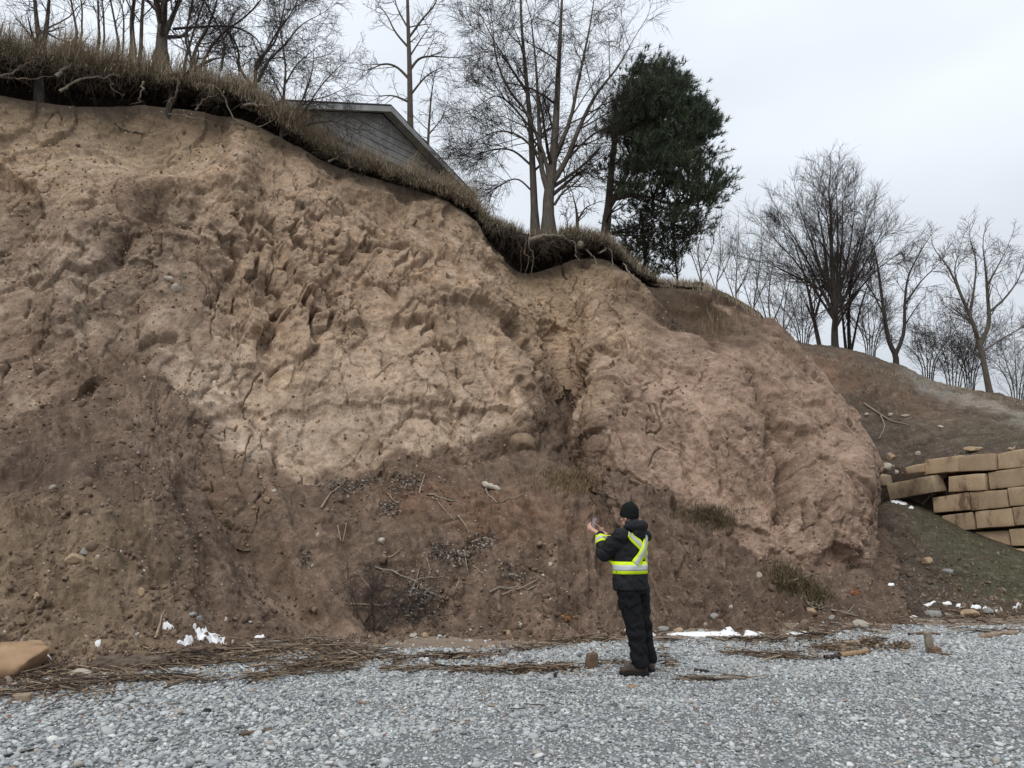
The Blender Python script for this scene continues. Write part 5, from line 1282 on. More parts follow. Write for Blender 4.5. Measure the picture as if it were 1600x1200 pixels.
STK = [
 ([(501,796),(515,775),(535,758)], 3.2, M_STICK, 'curved pale stick at the upper left of the debris mound', 0),
 ([(655,772),(659,758),(664,742)], 3.2, M_STICK, 'short upright pale stick at the top of the debris mound', 0),
 ([(604,771),(612,780),(621,788)], 2.8, M_STICK, 'short pale stick slanting down right near the mound top', 0),
 ([(600,783),(620,790)], 2.2, M_STICK, 'thin stick just below the short slanting one', 0),
 ([(666,774),(695,781),(729,790)], 3.0, M_WOODG, 'long thin grey stick lying right of the mound top', 0),
 ([(675,778),(692,795),(706,810)], 2.4, M_WOODG, 'thin stick crossing under the long grey one', 1),
 ([(716,807),(725,819),(733,833)], 3.0, M_STICK, 'straight pale stick right of the mound centre', 0),
 ([(601,881),(616,868),(630,858)], 2.6, M_STICK, 'pale stick slanting up right below the square pale stone', 0),
 ([(585,887),(616,898),(648,909),(668,925),(690,934)], 3.4, M_WOODG, 'long forked stick sprawled across the lower mound', 4),
 ([(640,932),(650,908),(657,884)], 2.6, M_WOODG, 'upright stick crossing the long forked one', 1),
 ([(648,909),(675,904),(702,904)], 2.4, M_WOODG, 'level stick right of the crossing sticks', 0),
 ([(684,951),(705,931),(727,913)], 4.2, M_STICK, 'thick pale stick slanting up beside the dark twig heap', 0),
 ([(739,885),(749,894),(759,904)], 2.6, M_STICK, 'short pale stick right of the crossing sticks', 0),
 ([(784,931),(812,921),(840,907)], 3.2, M_STICK, 'pale stick slanting across a long level pole', 0),
 ([(765,927),(830,923),(894,923)], 3.4, M_WOODG, 'long level pole low on the slope left of the person', 0),
 ([(547,945),(580,946),(612,948)], 2.6, M_WOODG, 'level stick above the dark twig heap', 0),
 ([(759,765),(765,779),(780,787),(800,781),(818,772)], 2.6, M_WOODG, 'looping root below the white log', 0),
 ([(831,762),(834,748),(836,732)], 2.2, M_WOODB, 'thin stick upright right of the white log', 0),
 ([(528,822),(534,849),(543,812)], 2.0, M_STICK, 'bent thin stick left of the square pale stone', 0),
 ([(553,896),(568,908),(580,924)], 2.4, M_STICK, 'slanting stick above the left end of the twig heap', 1),
 ([(667,873),(672,895),(665,905)], 2.0, M_WOODG, 'thin crooked stick above the crossing sticks', 0),
 ([(725,862),(729,882),(731,894)], 2.2, M_STICK, 'thin stick in the dark leaf patch', 0),
 ([(242,1000),(250,978),(257,955)], 4.0, M_STICK, 'pale stick standing up beside the left snow patches', 0),
 ([(388,1007),(440,1004),(500,1000),(540,998)], 4.5, M_WOODG, 'long grey branch along the slope foot at left', 2),
 ([(510,1002),(530,1010),(548,1018)], 3.5, M_WOODG, 'grey branch end angling onto the gravel', 0),
 ([(1283,852),(1250,940)], 0.1, M_STICK, '', 0),
 ([(1215,914),(1250,905),(1278,895)], 2.6, M_WOODG, 'grey stick crossing the fallen turf', 1),
 ([(1238,930),(1265,945),(1300,955),(1330,962)], 4.0, M_WOODG, 'long dark root trailing from the fallen turf', 4),
 ([(1250,938),(1275,952),(1290,950)], 3.0, M_WOODG, 'short root alongside the long trailing one', 2),
 ([(1350,632),(1374,648),(1395,660),(1422,666)], 3.0, M_WOODG, 'fallen forked branch on the hill above the wall', 0),
 ([(1376,650),(1382,668),(1374,686)], 2.2, M_WOODG, 'drooping fork of the branch on the hill', 1),
 ([(1440,790),(1452,780),(1463,774)], 3.0, M_WOODG, 'stick propped against the wall under the tilted block', 0),
 ([(1420,994),(1445,991),(1470,993)], 4.5, M_WOODB, 'dark stick on the gravel right of the dark logs', 0),
 ([(1480,955),(1510,958),(1545,960)], 3.5, M_WOODB, 'brown branch at the foot of the bank', 0),
 ([(1474,968),(1490,975)], 2.6, M_STICK, 'short pale stick by the grey boulder at the bank foot', 0),
 ([(160,1120),(190,1110),(290,1098)], 2.6, M_WOODG, 'long thin pale stick on the near gravel at left', 0),
 ([(375,1152),(395,1147),(425,1143)], 6.0, M_WOODB, 'small brown driftwood piece on the near gravel', 0),
 ([(345,1148),(365,1143),(350,1146)], 2.0, M_WOODD, 'dark twig left of the small driftwood piece', 0),
 ([(700,1132),(725,1127),(745,1125)], 2.6, M_STICK, 'pale twig on the gravel in the middle foreground', 0),
 ([(600,1103),(640,1104),(662,1098)], 2.2, M_WOODG, 'thin grey twig on the gravel left of centre', 0),
 ([(935,1052),(948,1045),(962,1033)], 4.0, M_STICK, 'pale forked stick on the gravel beside the wood chunk', 1),
 ([(890,1055),(925,1054)], 2.6, M_STICK, 'thin pale stick left of the wood chunk', 0),
 ([(1085,1049),(1108,1051)], 5.0, M_WOODD, 'short dark wood scrap on the gravel right of the person', 0),
 ([(1050,1062),(1100,1064),(1180,1058)], 2.2, M_BOARD, 'long thin reed on the gravel right of the person', 0),
 ([(0,1186),(40,1176),(60,1170)], 3.5, M_WOODD, 'dark stick in the bottom left corner', 0),
]
for k, (path, w, m, lab, tw) in enumerate(STK):
    if lab: stick('stick' if 'root' not in lab else 'root', path, w, m, lab, 'root' if 'root' in lab.split()[:3] else 'stick', tw, k)
M_LOGW = mat_simple('log_weathered', (0.19, 0.145, 0.11), (0.055, 0.042, 0.034), 9, 0.9, 0.8, 0.03, stretch=(0.25, 1.6, 1.6))
def log(name, ua, va, ub, vb, w0, w1, mat, label, cat='log', seed=0, lift=0.5, end=None):
    a = gpt(ua, va); b = gpt(ub, vb); k = (a - Vector((0, 0, CAM_Z))).length / FPX / 2
    n = 14; pts, rad = [], []; rg = random.Random(seed)
    for i in range(n):
        t = i / (n - 1); p = a.lerp(b, t); r = (w0 + (w1 - w0) * t) * k * (1 + 0.12 * math.sin(i * 1.7 + seed)) * (1 if 0 < i < n - 1 else 0.55)
        pts.append(p + Vector((0, r * 0.5, r * lift + rg.gauss(0, 0.05 * r)))); rad.append(r)
    pts.insert(0, pts[0].lerp(pts[1], 0.05)); rad.insert(0, 0.001); pts.append(pts[-1].lerp(pts[-2], 0.1)); rad.append(0.001)
    v, f = tubes([(pts, rad)], lambda r: 14)
    nz = fbm(v * np.array([9, 9, 9.0]), 3, 1200 + seed); v = v + (nz * w0 * k * 0.35)[:, None] * np.array([0.2, 1, 1]) - np.array(a)
    o = empty(name, a); tag(o, label, cat)
    link('stem', np_mesh(name, v, f, True), mat, o)
    if end is not None:
        e = link('charred_end', rock_mesh('charred_end', seed, 3, w1 * k * 1.05, w1 * k * 0.8, w1 * k * 0.95, 0.25, 0.4), end, o); e.location = pts[-3] - a
    return o
log('driftwood_log', 140, 1047, 268, 1041, 22, 17, M_LOGW, 'dark half buried driftwood log with charred end at left', 'log', 3, 0.45, M_WOODD)
log('pale_log', 753, 760, 782, 768, 10, 7, M_STW, 'short white weathered log on the upper slope', 'log', 4, 0.9)
log('driftwood_log', 1362, 984, 1394, 984, 9, 8, M_WOODB, 'dark short log right of the pale rounded boulder', 'log', 5)
log('driftwood_log', 1366, 990, 1394, 991, 6, 5, M_WOODG, 'thin grey log lying along the dark short log', 'log', 6)
log('driftwood_log', 1535, 998, 1592, 991, 9, 7, M_STICK, 'pale tan log at the right end of the beach', 'log', 7)
log('driftwood_log', 1318, 1012, 1346, 1008, 8, 7, M_STICK, 'pale round log piece behind the tan board', 'log', 8, 0.9)
log('driftwood_log', 210, 1066, 320, 1063, 5, 4, M_WOODD, 'blackened thin pole in the wrack line at left', 'log', 9)
log('driftwood_log', 690, 1044, 742, 1046, 6, 5, M_WOODD, 'dark thin log in the wrack line at centre', 'log', 10)
def chunk(name, u, v, w, h, mat, label, seed, cat='wood', tilt=0.0, depth=0.6):
    p = gpt(u, v); k = (p - Vector((0, 0, CAM_Z))).length / FPX
    me = hexa(name, [Vector((-w * k / 2, 0, 0)), Vector((w * k / 2 * 0.9, 0, 0)), Vector((w * k / 2 * 0.8, 0, h * k)), Vector((-w * k / 2 * 0.85, 0, h * k * 0.93))], Vector((0, w * k * depth, 0)), seed, min(w, h) * k * 0.12, 0.006)
    o = link(name, me, mat); o.location = p - Vector((0, 0, 0.02)); o.rotation_euler = (0, tilt, 0.2); tag(o, label, cat); return o
chunk('wood_chunk', 926, 1046, 20, 26, M_WOODB, 'upright brown wood chunk on the gravel left of the person', 51, 'wood', 0.08)
chunk('driftwood_stump', 1458, 1020, 11, 30, M_WOODG, 'upright driftwood stump on the right gravel', 52, 'driftwood', -0.12)
chunk('root_lump', 1465, 1022, 16, 10, M_WOODB, 'brown root lump at the foot of the driftwood stump', 53, 'driftwood', 0.0)
stick('stick', [(1462, 1022), (1475, 1024), (1488, 1025)], 4, M_WOODB, 'stick lying at the foot of the driftwood stump', 'stick', 0, 71)
stick('board', [(1312, 1028), (1335, 1025), (1356, 1021)], 8, M_BOARD, 'tan board lying on the right gravel', 'board', 0, 72, None, 6, 0.9)
stick('board', [(1288, 1031), (1300, 1030), (1314, 1029)], 7, M_WOODD, 'dark end piece of board left of the tan board', 'board', 0, 73, None, 6, 0.9)
chunk('post_stub', 1319, 1022, 6, 15, M_STICK, 'small pale upright stub behind the tan board', 54, 'wood', 0.1)
chunk('wood_scrap', 986, 1074, 22, 3.5, M_BOARD, 'orange brown wood scrap in front of the boots', 55, 'wood')
chunk('wood_scrap', 258, 1122, 30, 3.5, M_STICK, 'flat pale wood scrap on the near gravel at left', 56, 'wood')
chunk('wood_scrap', 866, 1060, 5, 12, M_WOODD, 'tiny dark splinter standing in the gravel', 57, 'wood', 0.3)
chunk('wood_scrap', 30, 1098, 26, 12, M_STICK, 'torn pale bark piece in the wrack at far left', 58, 'wood')
M_BLUE = mat_simple('blue_plastic', (0.16, 0.19, 0.38), (0.10, 0.12, 0.27), 9, 0.5)
M_YEL = mat_simple('yellow_scrap', (0.62, 0.50, 0.20), (0.5, 0.38, 0.14), 9, 0.7)
M_ORG = mat_simple('orange_leaf', (0.55, 0.20, 0.06), (0.32, 0.10, 0.03), 12, 0.8)
chunk('plastic_scrap', 73, 1124, 30, 3, M_BLUE, 'blue plastic strip among the pebbles at left', 59, 'scrap')
chunk('yellow_scrap', 297, 1154, 11, 3, M_YEL, 'yellow scrap on the near gravel at left', 60, 'scrap')
chunk('orange_scrap', 610, 1100, 9, 3, M_ORG, 'small orange scrap on the gravel left of centre', 61, 'scrap')
rock('dark_clod', 1092, 441, 22, 11, M_WOODD, 'black earth clod on the skyline of the shoulder', 301, 'clod')
rock('dark_clump', 322, 1112, 14, 10, M_WOODD, 'black clump on the near gravel at left', 300, 'clump')
# ================================================================== snow
M_SNOW, t_, b_ = mat_new('old_snow', 0.6, 0.3)
b_.inputs['Base Color'].default_value = (0.84, 0.84, 0.84, 1)
n1_ = noise_node(t_, 40, 4); bump(t_, b_, n1_.outputs['Fac'], 0.4, 0.01)
def snow(u, v, w, h, label, seed, group=None, thick=0.03, holes=0.0, surf=None):
    c = gpt(u, v, 0, surf); k = (c - Vector((0, 0, CAM_Z))).length / FPX
    ea = gpt(u + w / 2, v, 0, surf) - gpt(u - w / 2, v, 0, surf); eb = gpt(u, v - h / 2, 0, surf) - gpt(u, v + h / 2, 0, surf)
    ea = Vector((ea.x, ea.y, 0)) / 2; eb = Vector((eb.x, eb.y, 0)) / 2
    nr, na = 9, 40; vts, fcs = [], []
    A_ = np.arange(na) / na * 2 * math.pi
    RA = 1 + 0.75 * fbm(np.stack([np.cos(A_) * 1.6 + seed, np.sin(A_) * 1.6, 0 * A_ + 0.3], 1), 3, 1300 + seed)
    X = [c + ea * ((i / (nr - 1)) * float(RA[j]) * math.cos(A_[j])) + eb * ((i / (nr - 1)) * float(RA[j]) * math.sin(A_[j])) for i in range(nr) for j in range(na)]
    NZ = fbm(np.array([[x.x * 9, x.y * 9, 0.0] for x in X]), 2, 1310)
    for q, x in enumerate(X):
        i = q // na; nzv = float(NZ[q])
        hh_ = GND.down(x.x, x.y, surf, c.z + 0.8)
        z = hh_[0].z if hh_ is not None and abs(hh_[0].z - c.z) < 0.8 else c.z
        t = thick * (1 - (i / (nr - 1)) ** 3) * (1 + 0.8 * nzv) - (0.02 if i == nr - 1 else 0) - (0.03 if nzv > 0.28 - holes and i > 2 else 0)
        vts.append((x.x, x.y, z + t + 0.004))
    for i in range(nr - 1):
        for j in range(na): fcs.append((i * na + j, i * na + (j + 1) % na, (i + 1) * na + (j + 1) % na, (i + 1) * na + j))
    vv = np.array(vts) - np.array(c)
    o = link('snow_patch', np_mesh('snow_patch', vv, np.array(fcs), True), M_SNOW); o.location = c
    return tag(o, label, 'snow', group)
SN = [(330,998,46,14,'largest snow patch at the foot of the left slope',1),(290,1007,30,11,'second snow patch left of the largest one at the left slope foot',2),(263,979,16,8,'small snow streak above the left snow patches',3),
 (153,1007,10,9,'small snow spot left of the pale standing stick',4),(405,996,18,5,'thin snow streak beside the long grey branch',5),(304,979,6,4,'tiny snow spot above the largest snow patch',6)]
for k, (u, v, w, h, lab, sd) in enumerate(SN): snow(u, v, w, h, lab, sd)
for k, (u, w, lab) in enumerate([(1000,60,'left end of the snow strip just behind the person'),(1100,110,'middle length of the snow strip at the slope foot'),(1180,40,'short length of the snow strip near its right end'),(1248,46,'detached snow strip right of the long one')]):
    snow(u, 992.5, w, 5.0, lab, 20 + k, None, 0.04, 0.0)
for k, (u, v, w, h) in enumerate([(1396,779,12,4),(1403,780,16,5),(1412,784,12,4),(1424,790,9,4)]):
    snow(u, v + 3, w, h, ['snow bit under the small broken block','snow bit under the left end of the tilted block','snow bit under the middle of the tilted block','snow bit beside the propped stick'][k], 30 + k, None, 0.03, 0.0, ('hillside',))
o = rock('snow_patch', 1393, 914, 11, 5, M_SNOW, 'bright snow bit alone on the bank', 336, 'snow', None, 0.3)
for k, (u, v, w, h, lab) in enumerate([(1452,945,20,4,'snow scrap left of the row at the foot of the bank'),(1480,943,16,4,'second snow scrap in the row at the bank foot'),(1500,947,12,4,'small third snow scrap in the row at the bank foot'),(1525,949,18,5,'wide snow scrap midway in the row at the bank foot'),
        (1540,951,10,4,'tiny snow scrap right of the wide one at the bank foot'),(1557,954,12,4,'snow scrap near the right end of the row at the bank foot'),(1590,946,16,3,'snow scrap by the right margin at the bank foot'),(1425,965,18,4,'snow scrap nearest the beach right of the pale rounded boulder'),(1515,960,12,4,'snow scrap beside the rust brown lump')]):
    snow(u, v, w, h, lab, 40 + k, None, 0.03, 0.0, ('hillside',))
# snow on the boulder
o = link('snow_patch', rock_mesh('snow_cap', 5, 3, 0.13, 0.05, 0.035, 0.3, 0.0), M_SNOW)
o.location = P(68, 1024, 8.52); o.rotation_euler = (0, 0.75, 0.1); tag(o, 'streak of snow on the right side of the ochre boulder', 'snow')

# ================================================================== gravel
def proto_collection(name, meshes):
    col_ = bpy.data.collections.new(name)
    for k, me in enumerate(meshes):
        o = bpy.data.objects.new('%s_%02d' % (name, k), me); col_.objects.link(o)
    return col_
def scatter(name, pts, scl, rot, idx, coll, mat):
    me = bpy.data.meshes.new(name); me.vertices.add(len(pts)); me.vertices.foreach_set('co', np.asarray(pts, np.float32).ravel())
    for an, ty, key, arr in (('scl', 'FLOAT_VECTOR', 'vector', scl), ('rot', 'FLOAT_VECTOR', 'vector', rot)):
        a = me.attributes.new(an, ty, 'POINT'); a.data.foreach_set(key, np.asarray(arr, np.float32).ravel())
    a = me.attributes.new('pick', 'INT', 'POINT'); a.data.foreach_set('value', np.asarray(idx, np.int32))
    o = link(name, me)
    ng = bpy.data.node_groups.new(name, 'GeometryNodeTree')
    ng.interface.new_socket('Geometry', in_out='INPUT', socket_type='NodeSocketGeometry'); ng.interface.new_socket('Geometry', in_out='OUTPUT', socket_type='NodeSocketGeometry')
    N = ng.nodes.new; Lk = ng.links.new
    gi, go = N('NodeGroupInput'), N('NodeGroupOutput')
    m2p = N('GeometryNodeMeshToPoints'); Lk(gi.outputs[0], m2p.inputs['Mesh'])
    ci = N('GeometryNodeCollectionInfo'); ci.inputs['Collection'].default_value = coll; ci.inputs['Separate Children'].default_value = True; ci.inputs['Reset Children'].default_value = True
    iop = N('GeometryNodeInstanceOnPoints'); Lk(m2p.outputs[0], iop.inputs['Points']); Lk(ci.outputs[0], iop.inputs['Instance']); iop.inputs['Pick Instance'].default_value = True
    def at(nm, ty):
        n = N('GeometryNodeInputNamedAttribute'); n.data_type = ty; n.inputs['Name'].default_value = nm; return n.outputs['Attribute']
    Lk(at('pick', 'INT'), iop.inputs['Instance Index']); Lk(at('scl', 'FLOAT_VECTOR'), iop.inputs['Scale'])
    e2r = N('FunctionNodeEulerToRotation'); Lk(at('rot', 'FLOAT_VECTOR'), e2r.inputs[0]); Lk(e2r.outputs[0], iop.inputs['Rotation'])
    Lk(iop.outputs[0], go.inputs[0])
    md = o.modifiers.new('scatter', 'NODES'); md.node_group = ng
    return o
def mat_random(name, stops, rough=0.75, spec=0.3, bmp=0.2, nscale=60):
    m, t, b = mat_new(name, rough, spec)
    oi = nd(t, 'ShaderNodeObjectInfo'); r = ramp(t, oi.outputs['Random'], stops); r.color_ramp.interpolation = 'CONSTANT'
    n = noise_node(t, nscale, 3); r2 = ramp(t, n.outputs['Fac'], [(0.3, (0.82, 0.82, 0.82)), (0.7, (1.1, 1.1, 1.1))])
    mx = nd(t, 'ShaderNodeMix', data_type='RGBA', blend_type='MULTIPLY'); mx.inputs[0].default_value = 1
    t.links.new(r.outputs[0], mx.inputs[6]); t.links.new(r2.outputs[0], mx.inputs[7]); t.links.new(mx.outputs[2], b.inputs['Base Color'])
    return m
gs = [(0.0, (0.375, 0.39, 0.39)), (0.14, (0.285, 0.298, 0.30)), (0.27, (0.43, 0.44, 0.43)), (0.40, (0.34, 0.355, 0.36)), (0.52, (0.50, 0.51, 0.50)), (0.64, (0.20, 0.208, 0.21)), (0.70, (0.40, 0.40, 0.385)), (0.78, (0.29, 0.305, 0.31)), (0.855, (0.60, 0.60, 0.585)),
      (0.905, (0.10, 0.105, 0.108)), (0.925, (0.36, 0.325, 0.28)), (0.955, (0.47, 0.49, 0.50)), (0.975, (0.68, 0.67, 0.64)), (0.994, (0.30, 0.215, 0.17))]
M_PEB = mat_random('beach_pebble', gs)
def pebble_meshes(nm, n, sub, mat, flat=(0.35, 0.7), ang_=0.12):
    out = []
    for k in range(n):
        r = random.Random(k * 7 + 3)
        me = rock_mesh(nm, 400 + k, sub, r.uniform(0.9, 1.35), r.uniform(0.7, 1.0), r.uniform(*flat), 0.17, ang_); me.materials.append(mat); out.append(me)
    return out
pm = pebble_meshes('pebble_shape', 12, 2, M_PEB)
peb_col = proto_collection('pebble_shapes', pm)
rs = np.random.RandomState(9)
def pick_beach(n, vmin, vmax, umin=-40, umax=1640):
    """random ground spots that the view takes in, evenly spread over the ground"""
    y = np.sqrt(rs.uniform(4.6 ** 2, 15.5 ** 2, n)); x = rs.uniform(-1, 1, n) * (0.72 * y + 2.6)
    return x, y
npb = 370000
x, y = pick_beach(npb, 0, 0)
pz = beach_z(x, y)
uu, vv = project(np.stack([x, y, pz], 1))
bigm = sstep(900, 200, uu) * 0.6 + 0.4                 # coarser to the left
sandw = sand_w(x, y)
patch = fbm(np.stack([x * 0.7, y * 1.3, 0 * x], 1), 3, 1401)
coarse = np.clip(0.72 + 0.5 * bigm + 0.5 * patch, 0.55, 1.6)
keep = (rs.uniform(0, 1, npb) > sandw * 0.97) & (y < toe_y(x) + 0.5) & (rs.uniform(0, 1, npb) < np.clip(1.15 / coarse ** 1.2, 0.4, 1))
x, y, pz, coarse, sandw = x[keep], y[keep], pz[keep], coarse[keep], sandw[keep]
size = np.clip(np.exp(rs.normal(math.log(0.0108), 0.40, len(x))), 0.006, 0.045) * coarse
size *= 1 + 0.2 * (y > 9)
scl = np.stack([size, size, size], 1) * rs.uniform(0.85, 1.15, (len(x), 3))
rot = np.stack([rs.normal(0, 0.30, len(x)), rs.normal(0, 0.30, len(x)), rs.uniform(0, 6.28, len(x))], 1)
gz = pz + size * rs.uniform(-0.05, 0.45, len(x))
grv = scatter('gravel', np.stack([x, y, gz], 1), scl, rot, rs.randint(0, 12, len(x)), peb_col, M_PEB)
tag(grv, 'rounded grey beach gravel', 'gravel', None, 'stuff')
# the largest pebbles near the camera, one by one
n_big = 0; rg = random.Random(99)
while n_big < 300:
    yy = math.sqrt(rg.uniform(5.0 ** 2, 8.3 ** 2)); xx = rg.uniform(-0.72, 0.72) * yy
    if rg.random() > (0.9 if xx < 0 else 0.45): continue
    s = rg.uniform(0.022, 0.044) * (1.0 if xx < 0.5 else 0.8)
    o = bpy.data.objects.new('pebble', pm[n_big % 12]); C.objects.link(o); o.parent = beach
    o.location = (xx, yy, float(beach_z(xx, yy)[0]) + s * 0.35); o.scale = (s, s * rg.uniform(0.85, 1.1), s * 0.85)
    o.rotation_euler = (rg.gauss(0, 0.15), rg.gauss(0, 0.15), rg.uniform(0, 6.28)); n_big += 1

# ================================================================== clods and stones lying loose on the slopes
M_CLOD = mat_random('loose_clod', [(0, (0.17, 0.12, 0.087)), (0.3, (0.14, 0.098, 0.071)), (0.55, (0.22, 0.16, 0.118)), (0.78, (0.115, 0.08, 0.06)), (0.88, (0.235, 0.18, 0.135)), (0.96, (0.32, 0.275, 0.225)), (0.988, (0.45, 0.41, 0.36))], 0.95, 0.1)
clod_col = proto_collection('clod_shapes', pebble_meshes('clod_shape', 8, 2, M_CLOD, (0.6, 0.9), 0.8))
def on_mesh(me_verts, n_cols, n_rows, normals, n, wfun):
    k = rs.randint(0, len(me_verts), n * 3); w = wfun(k); k = k[rs.uniform(0, 1, len(k)) < w][:n]
    return me_verts[k] + rs.normal(0, 0.02, (len(k), 3)), k
def vis(uv): return (uv[0] > -60) & (uv[0] < 1660)
pc, kk = on_mesh(td_, 0, 0, None, 16000, lambda k: np.clip((0.15 + 2.2 * fbm(td_[k] * 0.8, 3, 1501) + 0.5 * (tpv[k] > 900) + 0.4 * (tpu[k] < 330)) * (trr[k] < 3.1) * (tpu[k] > -320), 0, 1))
sz = np.clip(np.exp(rs.normal(math.log(0.0105), 0.70, len(pc))), 0.004, 0.085)
pc[:, 2] += sz * 0.2
tag(scatter('loose_clods', pc, np.stack([sz] * 3, 1), rs.uniform(0, 6.28, (len(pc), 3)), rs.randint(0, 8, len(pc)), clod_col, M_CLOD), 'loose clods and grit scattered over the debris slope', 'clods', None, 'stuff')
pc, kk = on_mesh(hd, 0, 0, None, 9000, lambda k: np.clip((0.4 + 1.2 * fbm(hd[k] * 0.8, 3, 1503) + 0.4 * (hrr[k] < 1.2)) * ((hrr[k] < 2.9) | (hrr[k] > 4.2)) * (hrr[k] < 6.1) * (hu[k] > 1360) * (hu[k] < 1660), 0, 1))
sz = np.clip(np.exp(rs.normal(math.log(0.017), 0.55, len(pc))), 0.006, 0.08)
pc[:, 2] += sz * 0.3
tag(scatter('loose_stones', pc, np.stack([sz * 1.2, sz, sz * 0.7], 1), rs.uniform(0, 6.28, (len(pc), 3)), rs.randint(0, 8, len(pc)), clod_col, M_CLOD), 'loose stones and clods strewn over the bank and hillside', 'stones', None, 'stuff')
M_CLODF = mat_random('face_clod', [(0, (0.30, 0.205, 0.135)), (0.3, (0.22, 0.15, 0.10)), (0.6, (0.36, 0.26, 0.175)), (0.85, (0.15, 0.10, 0.07)), (0.95, (0.45, 0.38, 0.30))], 0.95, 0.1)
clodf_col = proto_collection('face_clod_shapes', pebble_meshes('face_clod_shape', 6, 2, M_CLODF, (0.6, 0.9), 0.8))
fdisp = disp
pc, kk = on_mesh(fdisp, 0, 0, None, 9000, lambda k: np.clip(0.25 + 1.2 * fbm(fdisp[k] * 0.7, 3, 1507) + 0.5 * (pu[k] < 420), 0, 1) * (pu[k] > -40) * (rr[k] < 3.7) * (tq[k] < 18))
sz = np.clip(np.exp(rs.normal(math.log(0.016), 0.5, len(pc))), 0.006, 0.07)
tag(scatter('face_clods', pc, np.stack([sz] * 3, 1), rs.uniform(0, 6.28, (len(pc), 3)), rs.randint(0, 6, len(pc)), clodf_col, M_CLODF), 'small clods and stones sticking out of the bluff face', 'clods', None, 'stuff')

# ================================================================== wrack: reeds, twigs and leaf litter along the beach
M_LIT = mat_grass('litter', 0, 0)
def scatter_sticks(name, label, bands, seed, r0=0.0022, r1=0.0068):
    """bands: (pixel path, half thickness px, count, length m, jitter angle)"""
    rg = random.Random(seed); V, F, Cc, off = [], [], [], 0
    polys, cols = [], []
    for path, hw, n, ln, ja in bands:
        seg = np.array(path, float)
        for k in range(int(n * 0.62)):
            t = rg.uniform(0, len(seg) - 1); i = min(int(t), len(seg) - 2); f = t - i
            h0 = hw if not isinstance(hw, tuple) else hw[0] + (hw[1] - hw[0]) * t / (len(seg) - 1)
            u = seg[i][0] * (1 - f) + seg[i + 1][0] * f; v = seg[i][1] * (1 - f) + seg[i + 1][1] * f + rg.gauss(0, h0 * 0.55)
            hit = GND.px(u, v)
            if hit is None: continue
            p = hit[0]; a = gpt(seg[i][0], seg[i][1]); b = gpt(seg[i + 1][0], seg[i + 1][1])
            ang = math.atan2(b.y - a.y, b.x - a.x) + rg.gauss(0, ja * 2.6)
            if float(perlin(np.array([[p.x * 2.3, p.y * 4.0, 0.5]]), 1601)[0]) < -0.06 and rg.random() < 0.85: continue
            L = ln * rg.uniform(0.35, 1.4); r = rg.uniform(r0, r1) * (2.0 if rg.random() < 0.06 else 1.0)
            d = Vector((math.cos(ang), math.sin(ang), rg.gauss(0, 0.13)))
            pile = abs(rg.gauss(0, 1)) * 0.028 * min(1, h0 / 8)
            q0 = p + Vector((0, 0, r + 0.012 + pile)) - d * L / 2
            bend = Vector((rg.gauss(0, 0.09), rg.gauss(0, 0.09), rg.gauss(0, 0.03))) * L
            pts = [q0, q0 + d * L * 0.33 + bend, q0 + d * L * 0.66 + bend * 0.8, q0 + d * L]
            for qq in pts: qq.z = max(qq.z, float(p.z) - 0.01)
            polys.append((pts, [r, r * 0.95, r * 0.8, r * 0.6]))
            kk_ = rg.random(); cols.append((0.34, 0.265, 0.19) if kk_ < 0.24 else (0.20, 0.145, 0.10) if kk_ < 0.5 else (0.10, 0.072, 0.052) if kk_ < 0.82 else (0.045, 0.035, 0.029))
    v, f = tubes(polys, lambda r: 4)
    c = np.repeat(np.array(cols), 16, 0)
    o = link(name, np_mesh(name, v, f, False, c), M_LIT)
    return tag(o, label, 'debris', None, 'stuff')
